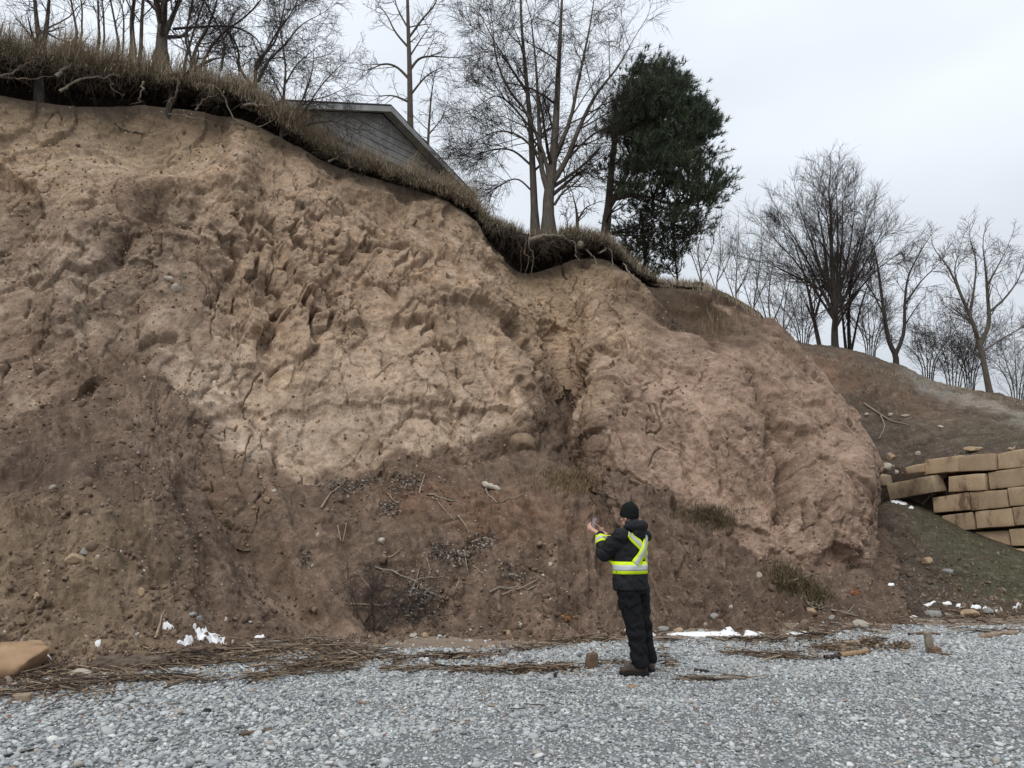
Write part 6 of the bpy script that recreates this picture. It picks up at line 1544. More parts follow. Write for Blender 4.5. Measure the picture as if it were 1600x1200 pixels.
scatter_sticks('wrack', 'brown wrack of reeds and twigs washed up along the beach', [
 ([(-40,1068),(60,1068),(150,1066),(190,1060)], (26, 12), 1300, 0.42, 0.35), ([(80,1052),(200,1048),(330,1040),(440,1026)], (5, 9), 420, 0.40, 0.3),
 ([(230,1038),(330,1030),(430,1024),(560,1016)], (10, 15), 1150, 0.45, 0.35), ([(190,1062),(300,1064),(420,1063)], 4.5, 520, 0.38, 0.25), ([(400,1055),(480,1045),(560,1040)], 9, 620, 0.4, 0.4),
 ([(440,1010),(520,1010),(600,1022)], 9, 480, 0.36, 0.4), ([(520,1032),(600,1030),(690,1028),(760,1026)], 5, 520, 0.36, 0.3), ([(740,1030),(800,1018),(860,1008),(930,1000),(960,1000)], 3.5, 480, 0.3, 0.25),
 ([(600,1046),(680,1048),(760,1050),(830,1048)], 4, 420, 0.3, 0.35), ([(800,1050),(850,1046),(900,1048)], 6, 330, 0.24, 0.6), ([(930,1042),(970,1038),(1000,1040)], 5, 170, 0.24, 0.5),
 ([(1020,1005),(1100,1004),(1180,1000)], 4, 220, 0.25, 0.4), ([(1170,1000),(1240,1000),(1300,990)], 7, 520, 0.28, 0.5), ([(1130,1022),(1200,1028),(1280,1028)], 5, 380, 0.28, 0.4),
 ([(1270,1016),(1310,1014),(1335,1012)], 7, 300, 0.22, 0.8), ([(1345,1008),(1365,1006),(1382,1010)], 7, 380, 0.16, 1.2), ([(1395,1012),(1420,1012)], 5, 150, 0.14, 1.2), ([(1280,982),(1340,985),(1420,985)], 6, 260, 0.26, 0.6),
 ([(1400,978),(1500,972),(1600,972)], 8, 320, 0.3, 0.6), ([(1060,1064),(1110,1064),(1180,1060)], 2.5, 90, 0.26, 0.2), ([(1030,1020),(1050,1040),(1040,1050)], 10, 120, 0.2, 1.0), ([(860,1003),(960,992),(1040,990)], 3, 160, 0.25, 0.4),
 ([(1480,985),(1540,990),(1600,985)], 5, 120, 0.3, 0.5), ([(0,1100),(100,1110),(300,1105)], 14, 60, 0.2, 1.0), ([(500,1110),(700,1130),(900,1100)], 24, 40, 0.14, 1.0)], 61)
# leaf litter in patches on the mound and strewn through the wrack
def litter(name, label, spots, seed, size=0.03, cs=((0.30, 0.25, 0.20), (0.16, 0.12, 0.09), (0.07, 0.055, 0.045))):
    rg = random.Random(seed); V, Cc = [], []
    for u0, v0, su, sv, n in spots:
        for k in range(n):
            hit = GND.px(u0 + rg.gauss(0, su), v0 + rg.gauss(0, sv))
            if hit is None: continue
            nn = hit[1] if hit[1].z > 0 else -hit[1]
            p = hit[0] + nn * rg.uniform(0.005, 0.06)
            a = Vector((rg.gauss(0, 1), rg.gauss(0, 1), rg.gauss(0, 0.5))).normalized(); b = a.cross(nn + Vector((rg.gauss(0, 0.5), rg.gauss(0, 0.5), rg.gauss(0, 0.5)))).normalized()
            s = size * rg.uniform(0.5, 1.4)
            V += [p - a * s, p + b * s * 0.5 + nn * s * 0.25, p + a * s, p - b * s * 0.5 + nn * s * 0.25]; Cc += [rg.choice(cs)] * 4
    o = link(name, np_mesh(name, np.array(V), np.arange(len(V)).reshape(-1, 4), False, np.array(Cc)), M_LIT)
    return tag(o, label, 'leaves', None, 'stuff')
GL = ((0.33, 0.295, 0.26), (0.21, 0.18, 0.15), (0.10, 0.085, 0.07), (0.05, 0.042, 0.036))
for (u, v, su, sv, n, lab) in [(535,762,20,7,260,'grey leaf litter beside the curved pale stick'),(580,752,9,5,110,'small heap of grey leaves left of the mound top'),(638,756,18,9,330,'grey leaf litter around the short upright stick'),
      (608,797,9,6,150,'tight clump of grey leaves below the slanting sticks'),(690,862,13,10,260,'dark leaf litter in the middle of the mound'),(722,870,10,8,190,'dark leaves at the right of the mound middle'),(752,845,11,9,260,'round clump of dark leaves on the mound right side'),
      (480,872,5,8,70,'small leaf clump on the edge of the runout'),(660,938,26,18,420,'dark leaf litter around the dark twig heap'),(790,890,14,10,110,'pale grass litter right of the dark leaves'),(810,905,8,6,70,'dry grass scraps above the long level pole')]:
    litter('leaf_litter', lab, [(u, v, su, sv, n)], int(u), 0.028, GL)
litter('wrack_leaves', 'brown leaves strewn through the beach wrack', [(80,1070,70,14,700),(300,1036,90,10,600),(500,1030,50,12,600),(680,1030,70,5,300),(840,1048,40,5,300),(1230,1008,60,12,500),(1365,1010,12,6,300),(1410,1012,10,4,160),(1310,1014,20,6,200),(1450,962,90,10,300),(900,1005,60,6,200)], 7, 0.022, ((0.26, 0.17, 0.10), (0.15, 0.095, 0.06), (0.08, 0.055, 0.04), (0.34, 0.24, 0.15)))
litter('orange_leaves', 'small clump of bright orange leaves on the bank', [(1338,926,3.5,3,34)], 8, 0.024, ((0.42, 0.14, 0.055), (0.26, 0.09, 0.04)))
litter('ochre_leaves', 'small clump of ochre leaves at the slope foot left of the person', [(885,967,5,3,60)], 9, 0.025, ((0.45, 0.22, 0.06), (0.30, 0.14, 0.05)))

# ================================================================== tussocks and fallen plants
M_SOD = mat_simple('sod_earth', (0.125, 0.088, 0.062), (0.06, 0.043, 0.032), 7, 0.95, 0.8, 0.03)
def tussock(name, label, spots, seed, lo, hi, ln, fall, cat='grass clump'):
    rs_ = np.random.RandomState(seed); pts = []
    for u0, v0, su, sv, n in spots:
        for k in range(n):
            hit = GND.px(u0 + rs_.normal(0, su), v0 + rs_.normal(0, sv))
            if hit is not None: pts.append(hit[0])
    pts = np.array(pts); c = pts.mean(0)
    v, f, cc = blades(pts - c, rs_.uniform(0.4, 1.2, len(pts)) * ln, rs_.normal(0, 0.5, (len(pts), 3)) + np.array(fall), 0.0042, np.array(lo), np.array(hi), seed)
    o = empty(name, c); tag(o, label, cat)
    tag(link('blades', np_mesh(name, v, f, False, cc), M_GRASS, o), kind='stuff')
    h = GND.px(spots[0][0], spots[0][1]); k = (h[0] - Vector((0, 0, CAM_Z))).length / FPX
    if name == 'dry_weeds': return o
    s = link('sod', rock_mesh('sod', seed, 3, spots[0][2] * 1.25 * k, 0.12, spots[0][3] * 1.1 * k, 0.35, 0.75), M_CLAYL if seed == 1 else M_SOD, o); s.location = h[0] - Vector(c) + Vector((0, 0.10, 0)); s.rotation_euler = (0, 0.35, 0)
    return o
tussock('grass_clump', 'dry tan grass clump fallen on the upper slope above the person', [(885,752,22,9,1300),(908,760,14,7,700)], 1, (0.20, 0.145, 0.085), (0.40, 0.30, 0.18), 0.22, (0.5, -0.5, -0.6))
tussock('grass_clump', 'dark dry grass clump along the foot of the pink buttress', [(1100,806,22,7,1100),(1125,820,14,6,600)], 2, (0.075, 0.06, 0.036), (0.24, 0.185, 0.11), 0.20, (0.4, -0.4, -0.5))
tussock('fallen_turf', 'large fallen turf sod with drooping grass right of the person', [(1222,898,12,9,600),(1245,918,16,8,700),(1275,936,12,7,350)], 3, (0.055, 0.045, 0.026), (0.25, 0.20, 0.11), 0.24, (0.3, -0.6, -0.8), 'turf')
tussock('dry_weeds', 'sparse dry weeds in the dark gully near the shoulder', [(1120,515,18,10,160)], 4, (0.16, 0.12, 0.07), (0.36, 0.28, 0.17), 0.5, (0.1, 0, 0.4), 'weeds')
rs = np.random.RandomState(15)
# heap of dead twigs at the foot of the mound
rg = random.Random(303)
c0 = gpt(575, 985); root = empty('dead_shrub', c0); tag(root, 'dark dead shrub heaped at the foot of the mound', 'shrub')
k_ = c0.length / FPX
stems = [shoot(c0 + Vector((rg.gauss(0, 0.08), rg.gauss(0, 0.05), 0)), Vector((rg.gauss(0.5, 0.55), rg.gauss(0.15, 0.35), rg.uniform(0.35, 1.0))), rg.uniform(0.45, 1.15), rg.uniform(0.006, 0.013), 8, 0.16, -0.02, rg) for _ in range(16)]
for s in stems: tube_obj('stem', [s], M_BARKD, root)
tw_ = ramify(stems, [lv(9, 0.42, 40, 0.2, 0.02, 0.0028), lv(6, 0.22, 42, 0.2, 0.0, 0.0018)], rg, [])
tag(tube_obj('twigs', tw_, M_TWIG, root), kind='stuff')
rg = random.Random(404)
tws = []
for k in range(420):
    u, v = rg.gauss(630, 45), rg.gauss(935, 26)
    h = GND.px(u, v)
    if h is None: continue
    tws.append(shoot(h[0] + Vector((0, 0, 0.01)), Vector((rg.gauss(0, 0.8), rg.gauss(-0.1, 0.4), rg.uniform(0, 0.5))), rg.uniform(0.1, 0.45), rg.uniform(0.0015, 0.004), 5, 0.2, 0, rg))
tag(tube_obj('twig_heap', tws, M_TWIG, None, lambda r: 3), 'heap of thin dark dead twigs low on the mound', 'twigs', None, 'stuff')
# grass seedlings greening the bank under the wall
pts = []
for k in range(3600):
    u = rs.uniform(1420, 1640); v = rs.uniform(800, 950)
    if (u - 1420) * 0.55 + 800 - v + rs.normal(0, 22) < -60 or rs.uniform() < 0.25: continue
    h = GND.px(u, v, ('hillside',))
    if h is not None: pts.append(h[0])
pts = np.array(pts)
v, f, cc = blades(pts, rs.uniform(0.03, 0.11, len(pts)), rs.normal(0, 0.5, (len(pts), 3)), 0.0045, np.array([0.05, 0.075, 0.025]), np.array([0.17, 0.20, 0.09]), 31)
tag(link('young_grass', np_mesh('young_grass', v, f, False, cc), M_GRASS), 'short green grass sprouting on the bank below the wall', 'grass', None, 'stuff')
# ================================================================== the person
PX = Pz(990, 1058, 0.0); PO = Vector((PX.x, PX.y + 0.12, float(beach_z(PX.x, PX.y)[0]) + 0.012))
M_CLOTH = mat_simple('jacket_black', (0.016, 0.016, 0.019), (0.009, 0.009, 0.011), 30, 0.75, 0.25, 0.004, spec=0.25)
M_PANTS = mat_simple('trousers_black', (0.011, 0.011, 0.013), (0.006, 0.006, 0.007), 30, 0.85, 0.3, 0.004, spec=0.2)
M_HAT, t_, b_ = mat_new('knit_black', 0.95, 0.1)
b_.inputs['Base Color'].default_value = (0.014, 0.015, 0.014, 1)
tcx = nd(t_, 'ShaderNodeTexCoord'); wv_ = nd(t_, 'ShaderNodeTexWave'); wv_.bands_direction = 'Z'; wv_.inputs['Scale'].default_value = 55; wv_.inputs['Distortion'].default_value = 1.5
t_.links.new(tcx.outputs['Object'], wv_.inputs[0]); bump(t_, b_, wv_.outputs[0], 0.5, 0.003)
M_SKIN, t_, b_ = mat_new('skin', 0.55, 0.35)
b_.inputs['Base Color'].default_value = (0.56, 0.33, 0.25, 1); b_.inputs['Subsurface Weight'].default_value = 0.08
M_BOOT = mat_simple('boot_leather', (0.075, 0.055, 0.043), (0.038, 0.028, 0.023), 14, 0.7, 0.3, 0.004)
M_SOLE = mat_simple('boot_sole', (0.022, 0.02, 0.019), (0.012, 0.011, 0.011), 20, 0.9)
M_HIVIS, t_, b_ = mat_new('hivis_yellow', 0.6, 0.25); b_.inputs['Base Color'].default_value = (0.72, 0.92, 0.02, 1)
M_REFL, t_, b_ = mat_new('reflective_grey', 0.45, 0.5); b_.inputs['Base Color'].default_value = (0.50, 0.53, 0.53, 1)
M_PHONE, t_, b_ = mat_new('phone_body', 0.35, 0.5); b_.inputs['Base Color'].default_value = (0.02, 0.02, 0.022, 1)
M_SCREEN, t_, b_ = mat_new('phone_screen', 0.15, 0.5); b_.inputs['Base Color'].default_value = (0.10, 0.075, 0.075, 1); b_.inputs['Emission Color'].default_value = (0.42, 0.36, 0.38, 1); b_.inputs['Emission Strength'].default_value = 0.45
TH = math.radians(42)                       # heading: away from the camera and to the left
FW = Vector((-math.sin(TH), math.cos(TH), 0)); RT = Vector((math.cos(TH), math.sin(TH), 0)); UPV = Vector((0, 0, 1))
def L3(r, f, z): return RT * r + FW * f + UPV * z      # body coordinates: right, forward, up
def loft(bm, rings, seg=24, cap=True):
    """rings: (centre, axis_a, axis_b) ellipses"""
    R = []
    for c, a, b in rings: R.append([bm.verts.new(c + a * math.cos(2 * math.pi * k / seg) + b * math.sin(2 * math.pi * k / seg)) for k in range(seg)])
    for r0, r1 in zip(R[:-1], R[1:]):
        for k in range(seg): bm.faces.new((r0[k], r0[(k + 1) % seg], r1[(k + 1) % seg], r1[k]))
    if cap: bm.faces.new(R[0][::-1]); bm.faces.new(R[-1])
def limb(bm, pts, rads, n=20, seg=18, flat=1.0):
    s = spline(pts, n); r = np.interp(np.linspace(0, len(rads) - 1, n), np.arange(len(rads)), rads)
    rings = []
    for i in range(n):
        t = Vector(s[min(i + 1, n - 1)] - s[max(i - 1, 0)]).normalized(); a = t.cross(UPV if abs(t.z) < 0.9 else FW).normalized(); b = t.cross(a).normalized()
        rings.append((Vector(s[i]), a * float(r[i]), b * float(r[i]) * flat))
    loft(bm, rings, seg)
def ball(bm, c, rx, ry, rz, axes=None):
    m = bmesh.ops.create_icosphere(bm, subdivisions=3, radius=1)
    ax = axes or (RT, FW, UPV)
    for v in m['verts']: v.co = c + ax[0] * (v.co.x * rx) + ax[1] * (v.co.y * ry) + ax[2] * (v.co.z * rz)
def fuse(name, bm, mat, parent, voxel=0.012, smooth=6, wr=0.0, wscale=14, wstretch=(1, 1, 1), loc=None):
    bmesh.ops.recalc_face_normals(bm, faces=bm.faces[:])
    me = bpy.data.meshes.new(name + '_src'); bm.to_mesh(me); bm.free()
    o = bpy.data.objects.new(name + '_src', me); C.objects.link(o)
    r = o.modifiers.new('r', 'REMESH'); r.mode = 'VOXEL'; r.voxel_size = voxel
    s = o.modifiers.new('s', 'SMOOTH'); s.iterations = smooth; s.factor = 0.5
    dg = bpy.context.evaluated_depsgraph_get()
    out = bpy.data.meshes.new_from_object(o.evaluated_get(dg)); out.name = name
    bpy.data.objects.remove(o); bpy.data.meshes.remove(me)
    if wr:
        n = len(out.vertices); co = np.zeros(n * 3, np.float32); out.vertices.foreach_get('co', co); co = co.reshape(-1, 3)
        no = np.zeros(n * 3, np.float32); out.vertex_normals.foreach_get('vector', no); no = no.reshape(-1, 3)
        q = co * np.array(wstretch) * wscale
        dsp = fbm(q + 2 * np.stack([fbm(q * 0.4, 2, 1), fbm(q * 0.4, 2, 2), fbm(q * 0.4, 2, 3)], 1), 3, 1700)
        dsp = np.where(dsp > 0, dsp, dsp * 1.5)
        co = co + no * (dsp * wr)[:, None]; out.vertices.foreach_set('co', co.astype(np.float32).ravel())
    out.polygons.foreach_set('use_smooth', np.ones(len(out.polygons), bool))
    out.materials.clear(); out.materials.append(mat)
    ob = bpy.data.objects.new(name, out); C.objects.link(ob)
    if parent is not None: ob.parent = parent
    else: ob.location = PO
    return ob
D = lambda x, y, z: Vector((x, y, z))           # offsets in world axes from the spot between the feet
# joints
hipC = L3(0, 0, 0.93) + D(0.03, 0, 0); chest = L3(0, 0.02, 1.30) + D(0.035, 0, 0); neck = L3(0, 0.03, 1.53) + D(0.060, 0, 0)
headc = L3(0, 0.085, 1.66) + D(0.088, 0, 0)
UX = D(0.055, 0, 0)
shL, shR = L3(-0.20, 0.01, 1.45) + UX, L3(0.20, 0.03, 1.45) + UX
elL, elR = L3(-0.265, 0.235, 1.265) + UX * 1.4, L3(0.20, 0.27, 1.24) + UX * 1.4
wrL, wrR = L3(-0.135, 0.445, 1.465) + UX * 2.1, L3(0.02, 0.45, 1.445) + UX * 2.0
hpL, hpR = hipC + L3(-0.095, 0, 0.0), hipC + L3(0.10, 0.0, 0.0)
knL, knR = D(0.035, -0.075, 0.50), D(0.150, 0.10, 0.50)
anL, anR = D(0.080, -0.10, 0.10), D(0.205, 0.12, 0.10)
ftL, ftR = D(-1, 0.10, 0).normalized(), D(-0.45, 0.9, 0).normalized()
# body: head, neck, trunk, arms, hands and legs in one surface
bm = bmesh.new()
ball(bm, headc + UPV * 0.03, 0.076, 0.094, 0.105)                                   # skull
ball(bm, headc + FW * 0.035 - UPV * 0.065, 0.056, 0.062, 0.058)                      # jaw
limb(bm, [headc + FW * 0.088 + UPV * 0.012, headc + FW * 0.104 - UPV * 0.012, headc + FW * 0.114 - UPV * 0.030, headc + FW * 0.096 - UPV * 0.036], [0.008, 0.012, 0.016, 0.010], 8, 8)   # nose
ball(bm, headc + FW * 0.086 - UPV * 0.066, 0.026, 0.016, 0.010)                      # mouth
for s in (-1, 1):
    ball(bm, headc + RT * (0.080 * s) - FW * 0.012 - UPV * 0.012, 0.012, 0.020, 0.034)  # ears
    ball(bm, headc + RT * (0.032 * s) + FW * 0.084 + UPV * 0.034, 0.024, 0.014, 0.010)  # brows
    ball(bm, headc + RT * (0.045 * s) + FW * 0.066 - UPV * 0.028, 0.024, 0.024, 0.022)  # cheeks
limb(bm, [neck - UPV * 0.06, neck + UPV * 0.02, headc - UPV * 0.05 - FW * 0.01], [0.068, 0.062, 0.060])
loft(bm, [(hipC - UPV * 0.06, RT * 0.15, FW * 0.11), (hipC + UPV * 0.08, RT * 0.155, FW * 0.115), (hipC.lerp(chest, 0.5), RT * 0.145, FW * 0.105), (chest, RT * 0.165, FW * 0.115), (chest + UPV * 0.14, RT * 0.16, FW * 0.095), (neck - UPV * 0.02, RT * 0.07, FW * 0.065)])
for sh, el, wr in ((shL, elL, wrL), (shR, elR, wrR)): limb(bm, [sh, sh.lerp(el, 0.5), el, el.lerp(wr, 0.5), wr], [0.058, 0.050, 0.042, 0.036, 0.028])
for hp, kn, an in ((hpL, knL, anL), (hpR, knR, anR)): limb(bm, [hp, hp.lerp(kn, 0.5), kn, kn.lerp(an, 0.4), an], [0.088, 0.074, 0.054, 0.050, 0.036])
# hands: palm, four bent fingers of unequal length, thumb from the side
PHC = L3(-0.115, 0.575, 1.585) + UX * 2.2                                                      # phone centre
ph_up = (UPV * 0.93 - FW * 0.25 + RT * 0.05).normalized(); ph_n = (-FW * 0.93 - UPV * 0.25).normalized(); ph_r = ph_up.cross(ph_n).normalized()
def hand(wr, palm_c, palm_n, fdir, tdir, curls, rad=0.0088, scale=1.0):
    fdir = fdir.normalized(); palm_n = palm_n.normalized(); side = fdir.cross(palm_n).normalized()
    limb(bm, [wr, wr.lerp(palm_c, 0.5), palm_c], [0.029, 0.030, 0.034], 8, 12, 0.8)
    ball(bm, palm_c, 0.040 * scale, 0.046 * scale, 0.017, (side, fdir, palm_n))
    for k, (lg, off) in enumerate(((0.070, -0.030), (0.080, -0.010), (0.076, 0.011), (0.058, 0.031))):
        b = palm_c + fdir * 0.036 + side * off; a1, a2 = curls
        d1 = (fdir * math.cos(a1) + palm_n * math.sin(a1)); d2 = (fdir * math.cos(a1 + a2) + palm_n * math.sin(a1 + a2))
        limb(bm, [b - fdir * 0.02, b, b + d1 * lg * 0.5, b + d1 * lg * 0.5 + d2 * lg * 0.5], [rad * 1.05, rad, rad * 0.92, rad * 0.78], 9, 8)
    tb = palm_c - fdir * 0.018 + tdir.normalized() * 0.030
    limb(bm, [tb - tdir.normalized() * 0.02, tb + tdir.normalized() * 0.015 + fdir * 0.015, tb + tdir.normalized() * 0.022 + fdir * 0.048], [0.013, 0.0115, 0.009], 8, 8)
# left hand grips the phone from the left and below, fingers curling behind it
palmL = PHC - ph_up * 0.055 - ph_r * 0.030 - ph_n * 0.018
hand(wrL + (palmL - wrL) * 0.15, palmL, ph_r * 0.75 + ph_n * 0.2, ph_up * 0.75 - ph_n * 0.35 + ph_r * 0.2, ph_n * 0.8 - ph_r * 0.4, (0.55, 0.75))
# right hand held up beside it, index finger tapping
palmR = PHC + ph_r * 0.085 - ph_up * 0.065 + ph_n * 0.055
hand(wrR + (palmR - wrR) * 0.15, palmR, -ph_r * 0.8 - ph_n * 0.3, ph_up * 0.6 - ph_r * 0.35 - ph_n * 0.35, ph_n * 0.6 + ph_up * 0.4, (0.35, 0.7))
person = fuse('person', bm, M_SKIN, None, 0.0075, 3)
tag(person, 'person in black work clothes with yellow reflective bands photographing the bluff', 'person')
# trousers
bm = bmesh.new()
loft(bm, [(hipC - UPV * 0.10, RT * 0.180, FW * 0.148), (hipC - UPV * 0.02, RT * 0.190, FW * 0.152), (hipC + UPV * 0.10, RT * 0.178, FW * 0.140), (hipC + UPV * 0.16, RT * 0.170, FW * 0.13)])
limb(bm, [hpL - UPV * 0.01, hpL.lerp(knL, 0.35), hpL.lerp(knL, 0.7), knL, knL.lerp(anL, 0.4), knL.lerp(anL, 0.75), anL + D(0.0, 0, 0.035), anL - UPV * 0.015], [0.120, 0.120, 0.110, 0.102, 0.096, 0.091, 0.092, 0.084], 26, 22)
limb(bm, [hpR - UPV * 0.01, hpR.lerp(knR, 0.35), hpR.lerp(knR, 0.7), knR, knR.lerp(anR, 0.4), knR.lerp(anR, 0.75), anR + D(0.0, 0, 0.035), anR - UPV * 0.015], [0.120, 0.116, 0.106, 0.098, 0.092, 0.088, 0.089, 0.082], 26, 22)
pants = fuse('trousers', bm, M_PANTS, person, 0.011, 5, 0.027, 9, (1, 1, 1.1))
pk_ = bmesh.new(); pc_ = hpL.lerp(knL, 0.45) + D(-0.095, -0.03, 0)
ball(pk_, pc_, 0.020, 0.065, 0.085); fuse('cargo_pocket', pk_, M_PANTS, pants, 0.011, 3, 0.006, 12)
# boots
for nm, an, ft in (('left', anL, ftL), ('right', anR, ftR)):
    bm = bmesh.new(); sd = ft.cross(UPV); hz = an.z
    heel = D(an.x, an.y, 0)
    loft(bm, [(heel - ft * 0.075 + UPV * 0.055, sd * 0.030, UPV * 0.030), (heel - ft * 0.055 + UPV * 0.062, sd * 0.042, UPV * 0.045), (heel + ft * 0.0 + UPV * 0.068, sd * 0.047, UPV * 0.055), (heel + ft * 0.08 + UPV * 0.062, sd * 0.050, UPV * 0.046),
              (heel + ft * 0.15 + UPV * 0.052, sd * 0.052, UPV * 0.036), (heel + ft * 0.20 + UPV * 0.048, sd * 0.044, UPV * 0.030), (heel + ft * 0.222 + UPV * 0.044, sd * 0.024, UPV * 0.018)], 18)
    limb(bm, [heel - ft * 0.008 + UPV * 0.06, heel - ft * 0.012 + UPV * 0.13, heel - ft * 0.012 + UPV * 0.20], [0.050, 0.055, 0.056], 8, 18)
    bt = fuse('boot', bm, M_BOOT, person, 0.008, 3, 0.004, 30)
    bm = bmesh.new()
    out = [(-0.088, 0.026), (-0.06, 0.042), (0.0, 0.043), (0.06, 0.044), (0.13, 0.056), (0.19, 0.050), (0.228, 0.026)]
    ring = [heel + ft * a + sd * b for a, b in out] + [heel + ft * a - sd * b for a, b in out[::-1]]
    lo_ = [bm.verts.new(p + UPV * 0.0) for p in ring]; hi_ = [bm.verts.new(p + UPV * 0.034) for p in ring]
    bm.faces.new(lo_[::-1]); bm.faces.new(hi_)
    for k in range(len(ring)): bm.faces.new((lo_[k], lo_[(k + 1) % len(ring)], hi_[(k + 1) % len(ring)], hi_[k]))
    bmesh.ops.recalc_face_normals(bm, faces=bm.faces[:]); bmesh.ops.bevel(bm, geom=bm.edges[:], offset=0.005, segments=1, affect='EDGES')
    me = bpy.data.meshes.new('sole'); bm.to_mesh(me); bm.free(); link('sole', me, M_SOLE, bt)
# jacket
bm = bmesh.new()
jb = hipC - UPV * 0.055
loft(bm, [(jb + D(-0.02, 0, 0), RT * 0.220, FW * 0.178), (hipC + UPV * 0.06 + D(-0.02, 0, 0), RT * 0.222, FW * 0.182), (hipC + UPV * 0.17 + D(-0.015, 0, 0), RT * 0.205, FW * 0.168), (chest - UPV * 0.08, RT * 0.215, FW * 0.168), (chest + UPV * 0.04, RT * 0.225, FW * 0.165),
          (chest + UPV * 0.12, RT * 0.222, FW * 0.150), (chest + UPV * 0.18, RT * 0.185, FW * 0.125), (neck - UPV * 0.005, RT * 0.105, FW * 0.095), (neck + UPV * 0.04, RT * 0.085, FW * 0.085)], 32)
for sh, el, wr, s in ((shL, elL, wrL, 1), (shR, elR, wrR, 1)):
    limb(bm, [sh - RT * 0.0, sh.lerp(el, 0.35) - UPV * 0.01, sh.lerp(el, 0.75) - UPV * 0.012, el - UPV * 0.008, el.lerp(wr, 0.4), el.lerp(wr, 0.8), wr + (wr - el).normalized() * 0.01], [0.098, 0.094, 0.087, 0.083, 0.073, 0.062, 0.054], 26, 22)
    ball(bm, sh, 0.102, 0.100, 0.098)
jacket = fuse('jacket', bm, M_CLOTH, person, 0.010, 6, 0.024, 8, (1, 1, 1.2))
# the hood folded on the back of the neck, and the collar
bm = bmesh.new()
hc_ = neck - FW * 0.085 + UPV * 0.005
limb(bm, [hc_ + RT * -0.125 + FW * 0.07 + UPV * 0.0, hc_ + RT * -0.085 - FW * 0.02 + UPV * 0.03, hc_ - FW * 0.05 + UPV * 0.025, hc_ + RT * 0.085 - FW * 0.02 + UPV * 0.03, hc_ + RT * 0.125 + FW * 0.07], [0.035, 0.052, 0.062, 0.052, 0.035], 22, 16, 1.1)
ball(bm, hc_ - FW * 0.035 - UPV * 0.045, 0.105, 0.055, 0.085)
limb(bm, [neck + RT * -0.075 + FW * 0.02 + UPV * 0.04, neck - FW * 0.075 + UPV * 0.065, neck + RT * 0.075 + FW * 0.02 + UPV * 0.04], [0.028, 0.032, 0.028], 14, 12, 1.5)
fuse('hood', bm, M_CLOTH, jacket, 0.009, 4, 0.012, 14)
# knitted cap
bm = bmesh.new()
hx = (RT, (FW * 0.97 + UPV * 0.24).normalized(), (UPV * 0.97 - FW * 0.24).normalized()); hcen = headc + UPV * 0.052 - FW * 0.004
prof = [(-0.052, 0.0985), (-0.035, 0.1035), (0.0, 0.1035), (0.03, 0.101), (0.06, 0.092), (0.085, 0.076), (0.104, 0.052), (0.115, 0.028), (0.121, 0.014), (0.128, 0.010), (0.131, 0.004)]
loft(bm, [(hcen + hx[2] * z, hx[0] * r * 0.90, hx[1] * r * 1.06) for z, r in prof], 32)
cap = fuse('knit_cap', bm, M_HAT, person, 0.006, 2, 0.004, 22)
bm = bmesh.new()
loft(bm, [(hcen + hx[2] * z, hx[0] * r * 0.90, hx[1] * r * 1.06) for z, r in [(-0.060, 0.098), (-0.058, 0.106), (-0.03, 0.109), (-0.004, 0.108), (0.0, 0.100)]], 32)
fuse('cap_cuff', bm, M_HAT, cap, 0.006, 1)
# reflective bands laid on the cloth
dg = bpy.context.evaluated_depsgraph_get()
JB = BVHTree.FromObject(jacket, dg)
def ribbon(name, mat, rays, lift):
    """rays: list of rows of (origin, dir); casts each on the jacket and lifts the point off the cloth"""
    V, ok = [], True
    for row in rays:
        for (o_, d_) in row:
            h = JB.ray_cast(o_, d_)
            if h[0] is None: h = JB.find_nearest(o_ + d_ * 0.35)
            V.append(np.array(h[0] - d_ * lift))
    V = np.array(V).reshape(len(rays), len(rays[0]), 3)
    for _ in range(2): V[1:-1] = (V[:-2] + 2 * V[1:-1] + V[2:]) / 4
    return np_mesh(name, V.reshape(-1, 3), grid_faces(len(rays), len(rays[0])), True)
def solid(o, th=0.003):
    m = o.modifiers.new('t', 'SOLIDIFY'); m.thickness = th; m.offset = 0
    return o
belt_c = hipC + UPV * 0.19 + D(-0.015, 0, 0)
def belt(z0, z1, lift, mat, nm):
    rows = []
    for k in range(73):
        a = 2 * math.pi * k / 72; dv = RT * math.cos(a) + FW * math.sin(a)
        rows.append([(D(belt_c.x, belt_c.y, z) + dv * 0.27, -dv) for z in np.linspace(z0, z1, 4)])
    return solid(link(nm, ribbon(nm, mat, rows, lift), mat, jacket))
bz0 = 1.048
belt(bz0, bz0 + 0.132, 0.007, M_HIVIS, 'waist_band'); belt(bz0 + 0.036, bz0 + 0.096, 0.011, M_REFL, 'waist_reflective_strip')
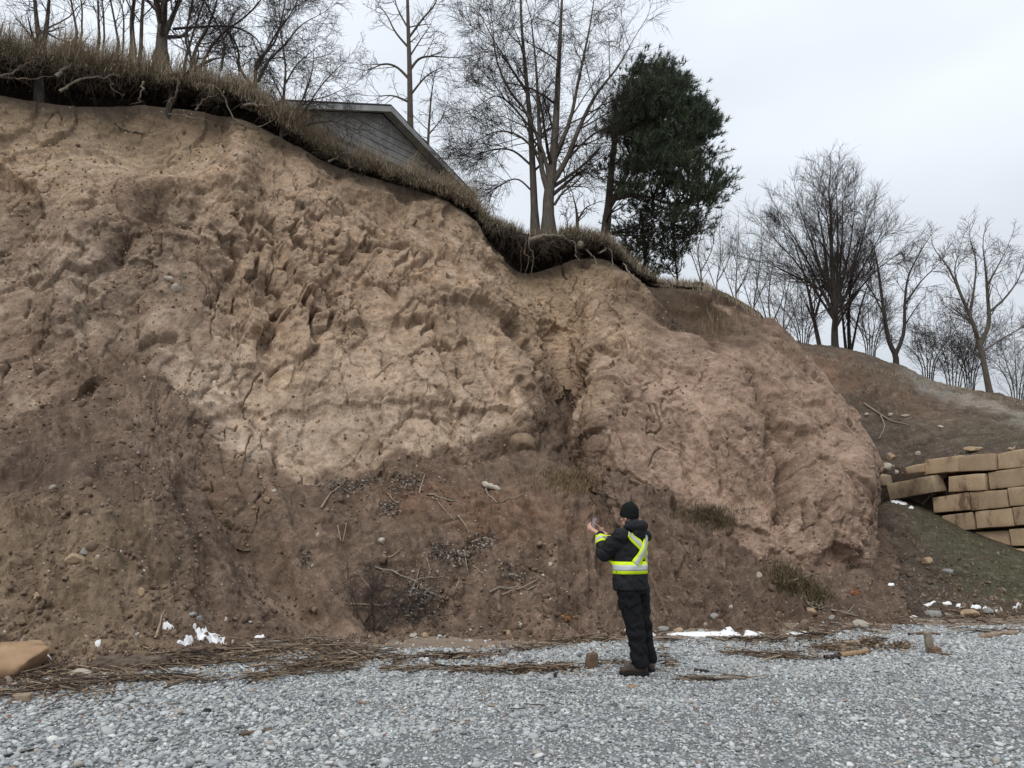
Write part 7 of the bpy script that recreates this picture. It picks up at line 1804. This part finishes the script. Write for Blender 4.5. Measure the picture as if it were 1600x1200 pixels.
def back_strip(pa, pb, w0, w1, lift, mat, nm, front=False):
    """pa, pb in the plane of the back: (right, up)"""
    n = 26; rows = []
    dx, dz = pb[0] - pa[0], pb[1] - pa[1]; ln = math.hypot(dx, dz); nx, nz = -dz / ln, dx / ln
    s = 1 if front else -1
    for k in range(n):
        t = k / (n - 1); row = []
        for w in np.linspace(w0, w1, 4):
            r_, z_ = pa[0] + dx * t + nx * w, pa[1] + dz * t + nz * w
            row.append((RT * r_ + UPV * z_ + FW * (s * 0.7) + D(0.045, 0, 0), FW * (-s)))
        rows.append(row)
    return solid(link(nm, ribbon(nm, mat, rows, lift), mat, jacket))
for (pa, pb, lf) in (((-0.160, 1.490), (0.165, 1.14), 0.007), ((0.150, 1.465), (-0.118, 1.155), 0.013)):
    back_strip(pa, pb, -0.052, 0.052, lf, M_HIVIS, 'back_band'); back_strip(pa, pb, -0.023, 0.023, lf + 0.0045, M_REFL, 'back_reflective_strip')
for r_ in (-0.14, 0.14):
    back_strip((r_, 1.46), (r_, 1.16), -0.036, 0.036, 0.007, M_HIVIS, 'front_band', True)
def sleeve_band(a, b, t0, t1, lift, mat, nm):
    ax = (b - a).normalized(); u_ = ax.orthogonal().normalized(); v_ = ax.cross(u_); rows = []
    for k in range(41):
        g_ = 2 * math.pi * k / 40; dv = u_ * math.cos(g_) + v_ * math.sin(g_)
        rows.append([(a.lerp(b, t) + dv * 0.105, -dv) for t in np.linspace(t0, t1, 4)])
    return solid(link(nm, ribbon(nm, mat, rows, lift), mat, jacket))
for el, wr in ((elL, wrL), (elR, wrR)):
    sleeve_band(el, wr, 0.42, 0.80, 0.006, M_HIVIS, 'sleeve_band'); sleeve_band(el, wr, 0.54, 0.68, 0.010, M_REFL, 'sleeve_reflective_strip')
# the phone
phone = empty('phone', PO + PHC); tag(phone, 'black phone held up in both hands by the person', 'phone')
Mx = Matrix((ph_r, ph_up, ph_n)).transposed()
phone.rotation_euler = Mx.to_euler()
link('case', box_mesh('case', (-0.037, -0.077, -0.005), (0.037, 0.077, 0.004), 0.004), M_PHONE, phone)
link('screen', box_mesh('screen', (-0.033, -0.072, 0.0042), (0.033, 0.072, 0.0052)), M_SCREEN, phone)
link('camera_lens', box_mesh('camera_lens', (0.010, 0.045, -0.008), (0.030, 0.070, -0.0052), 0.001), M_PHONE, phone)
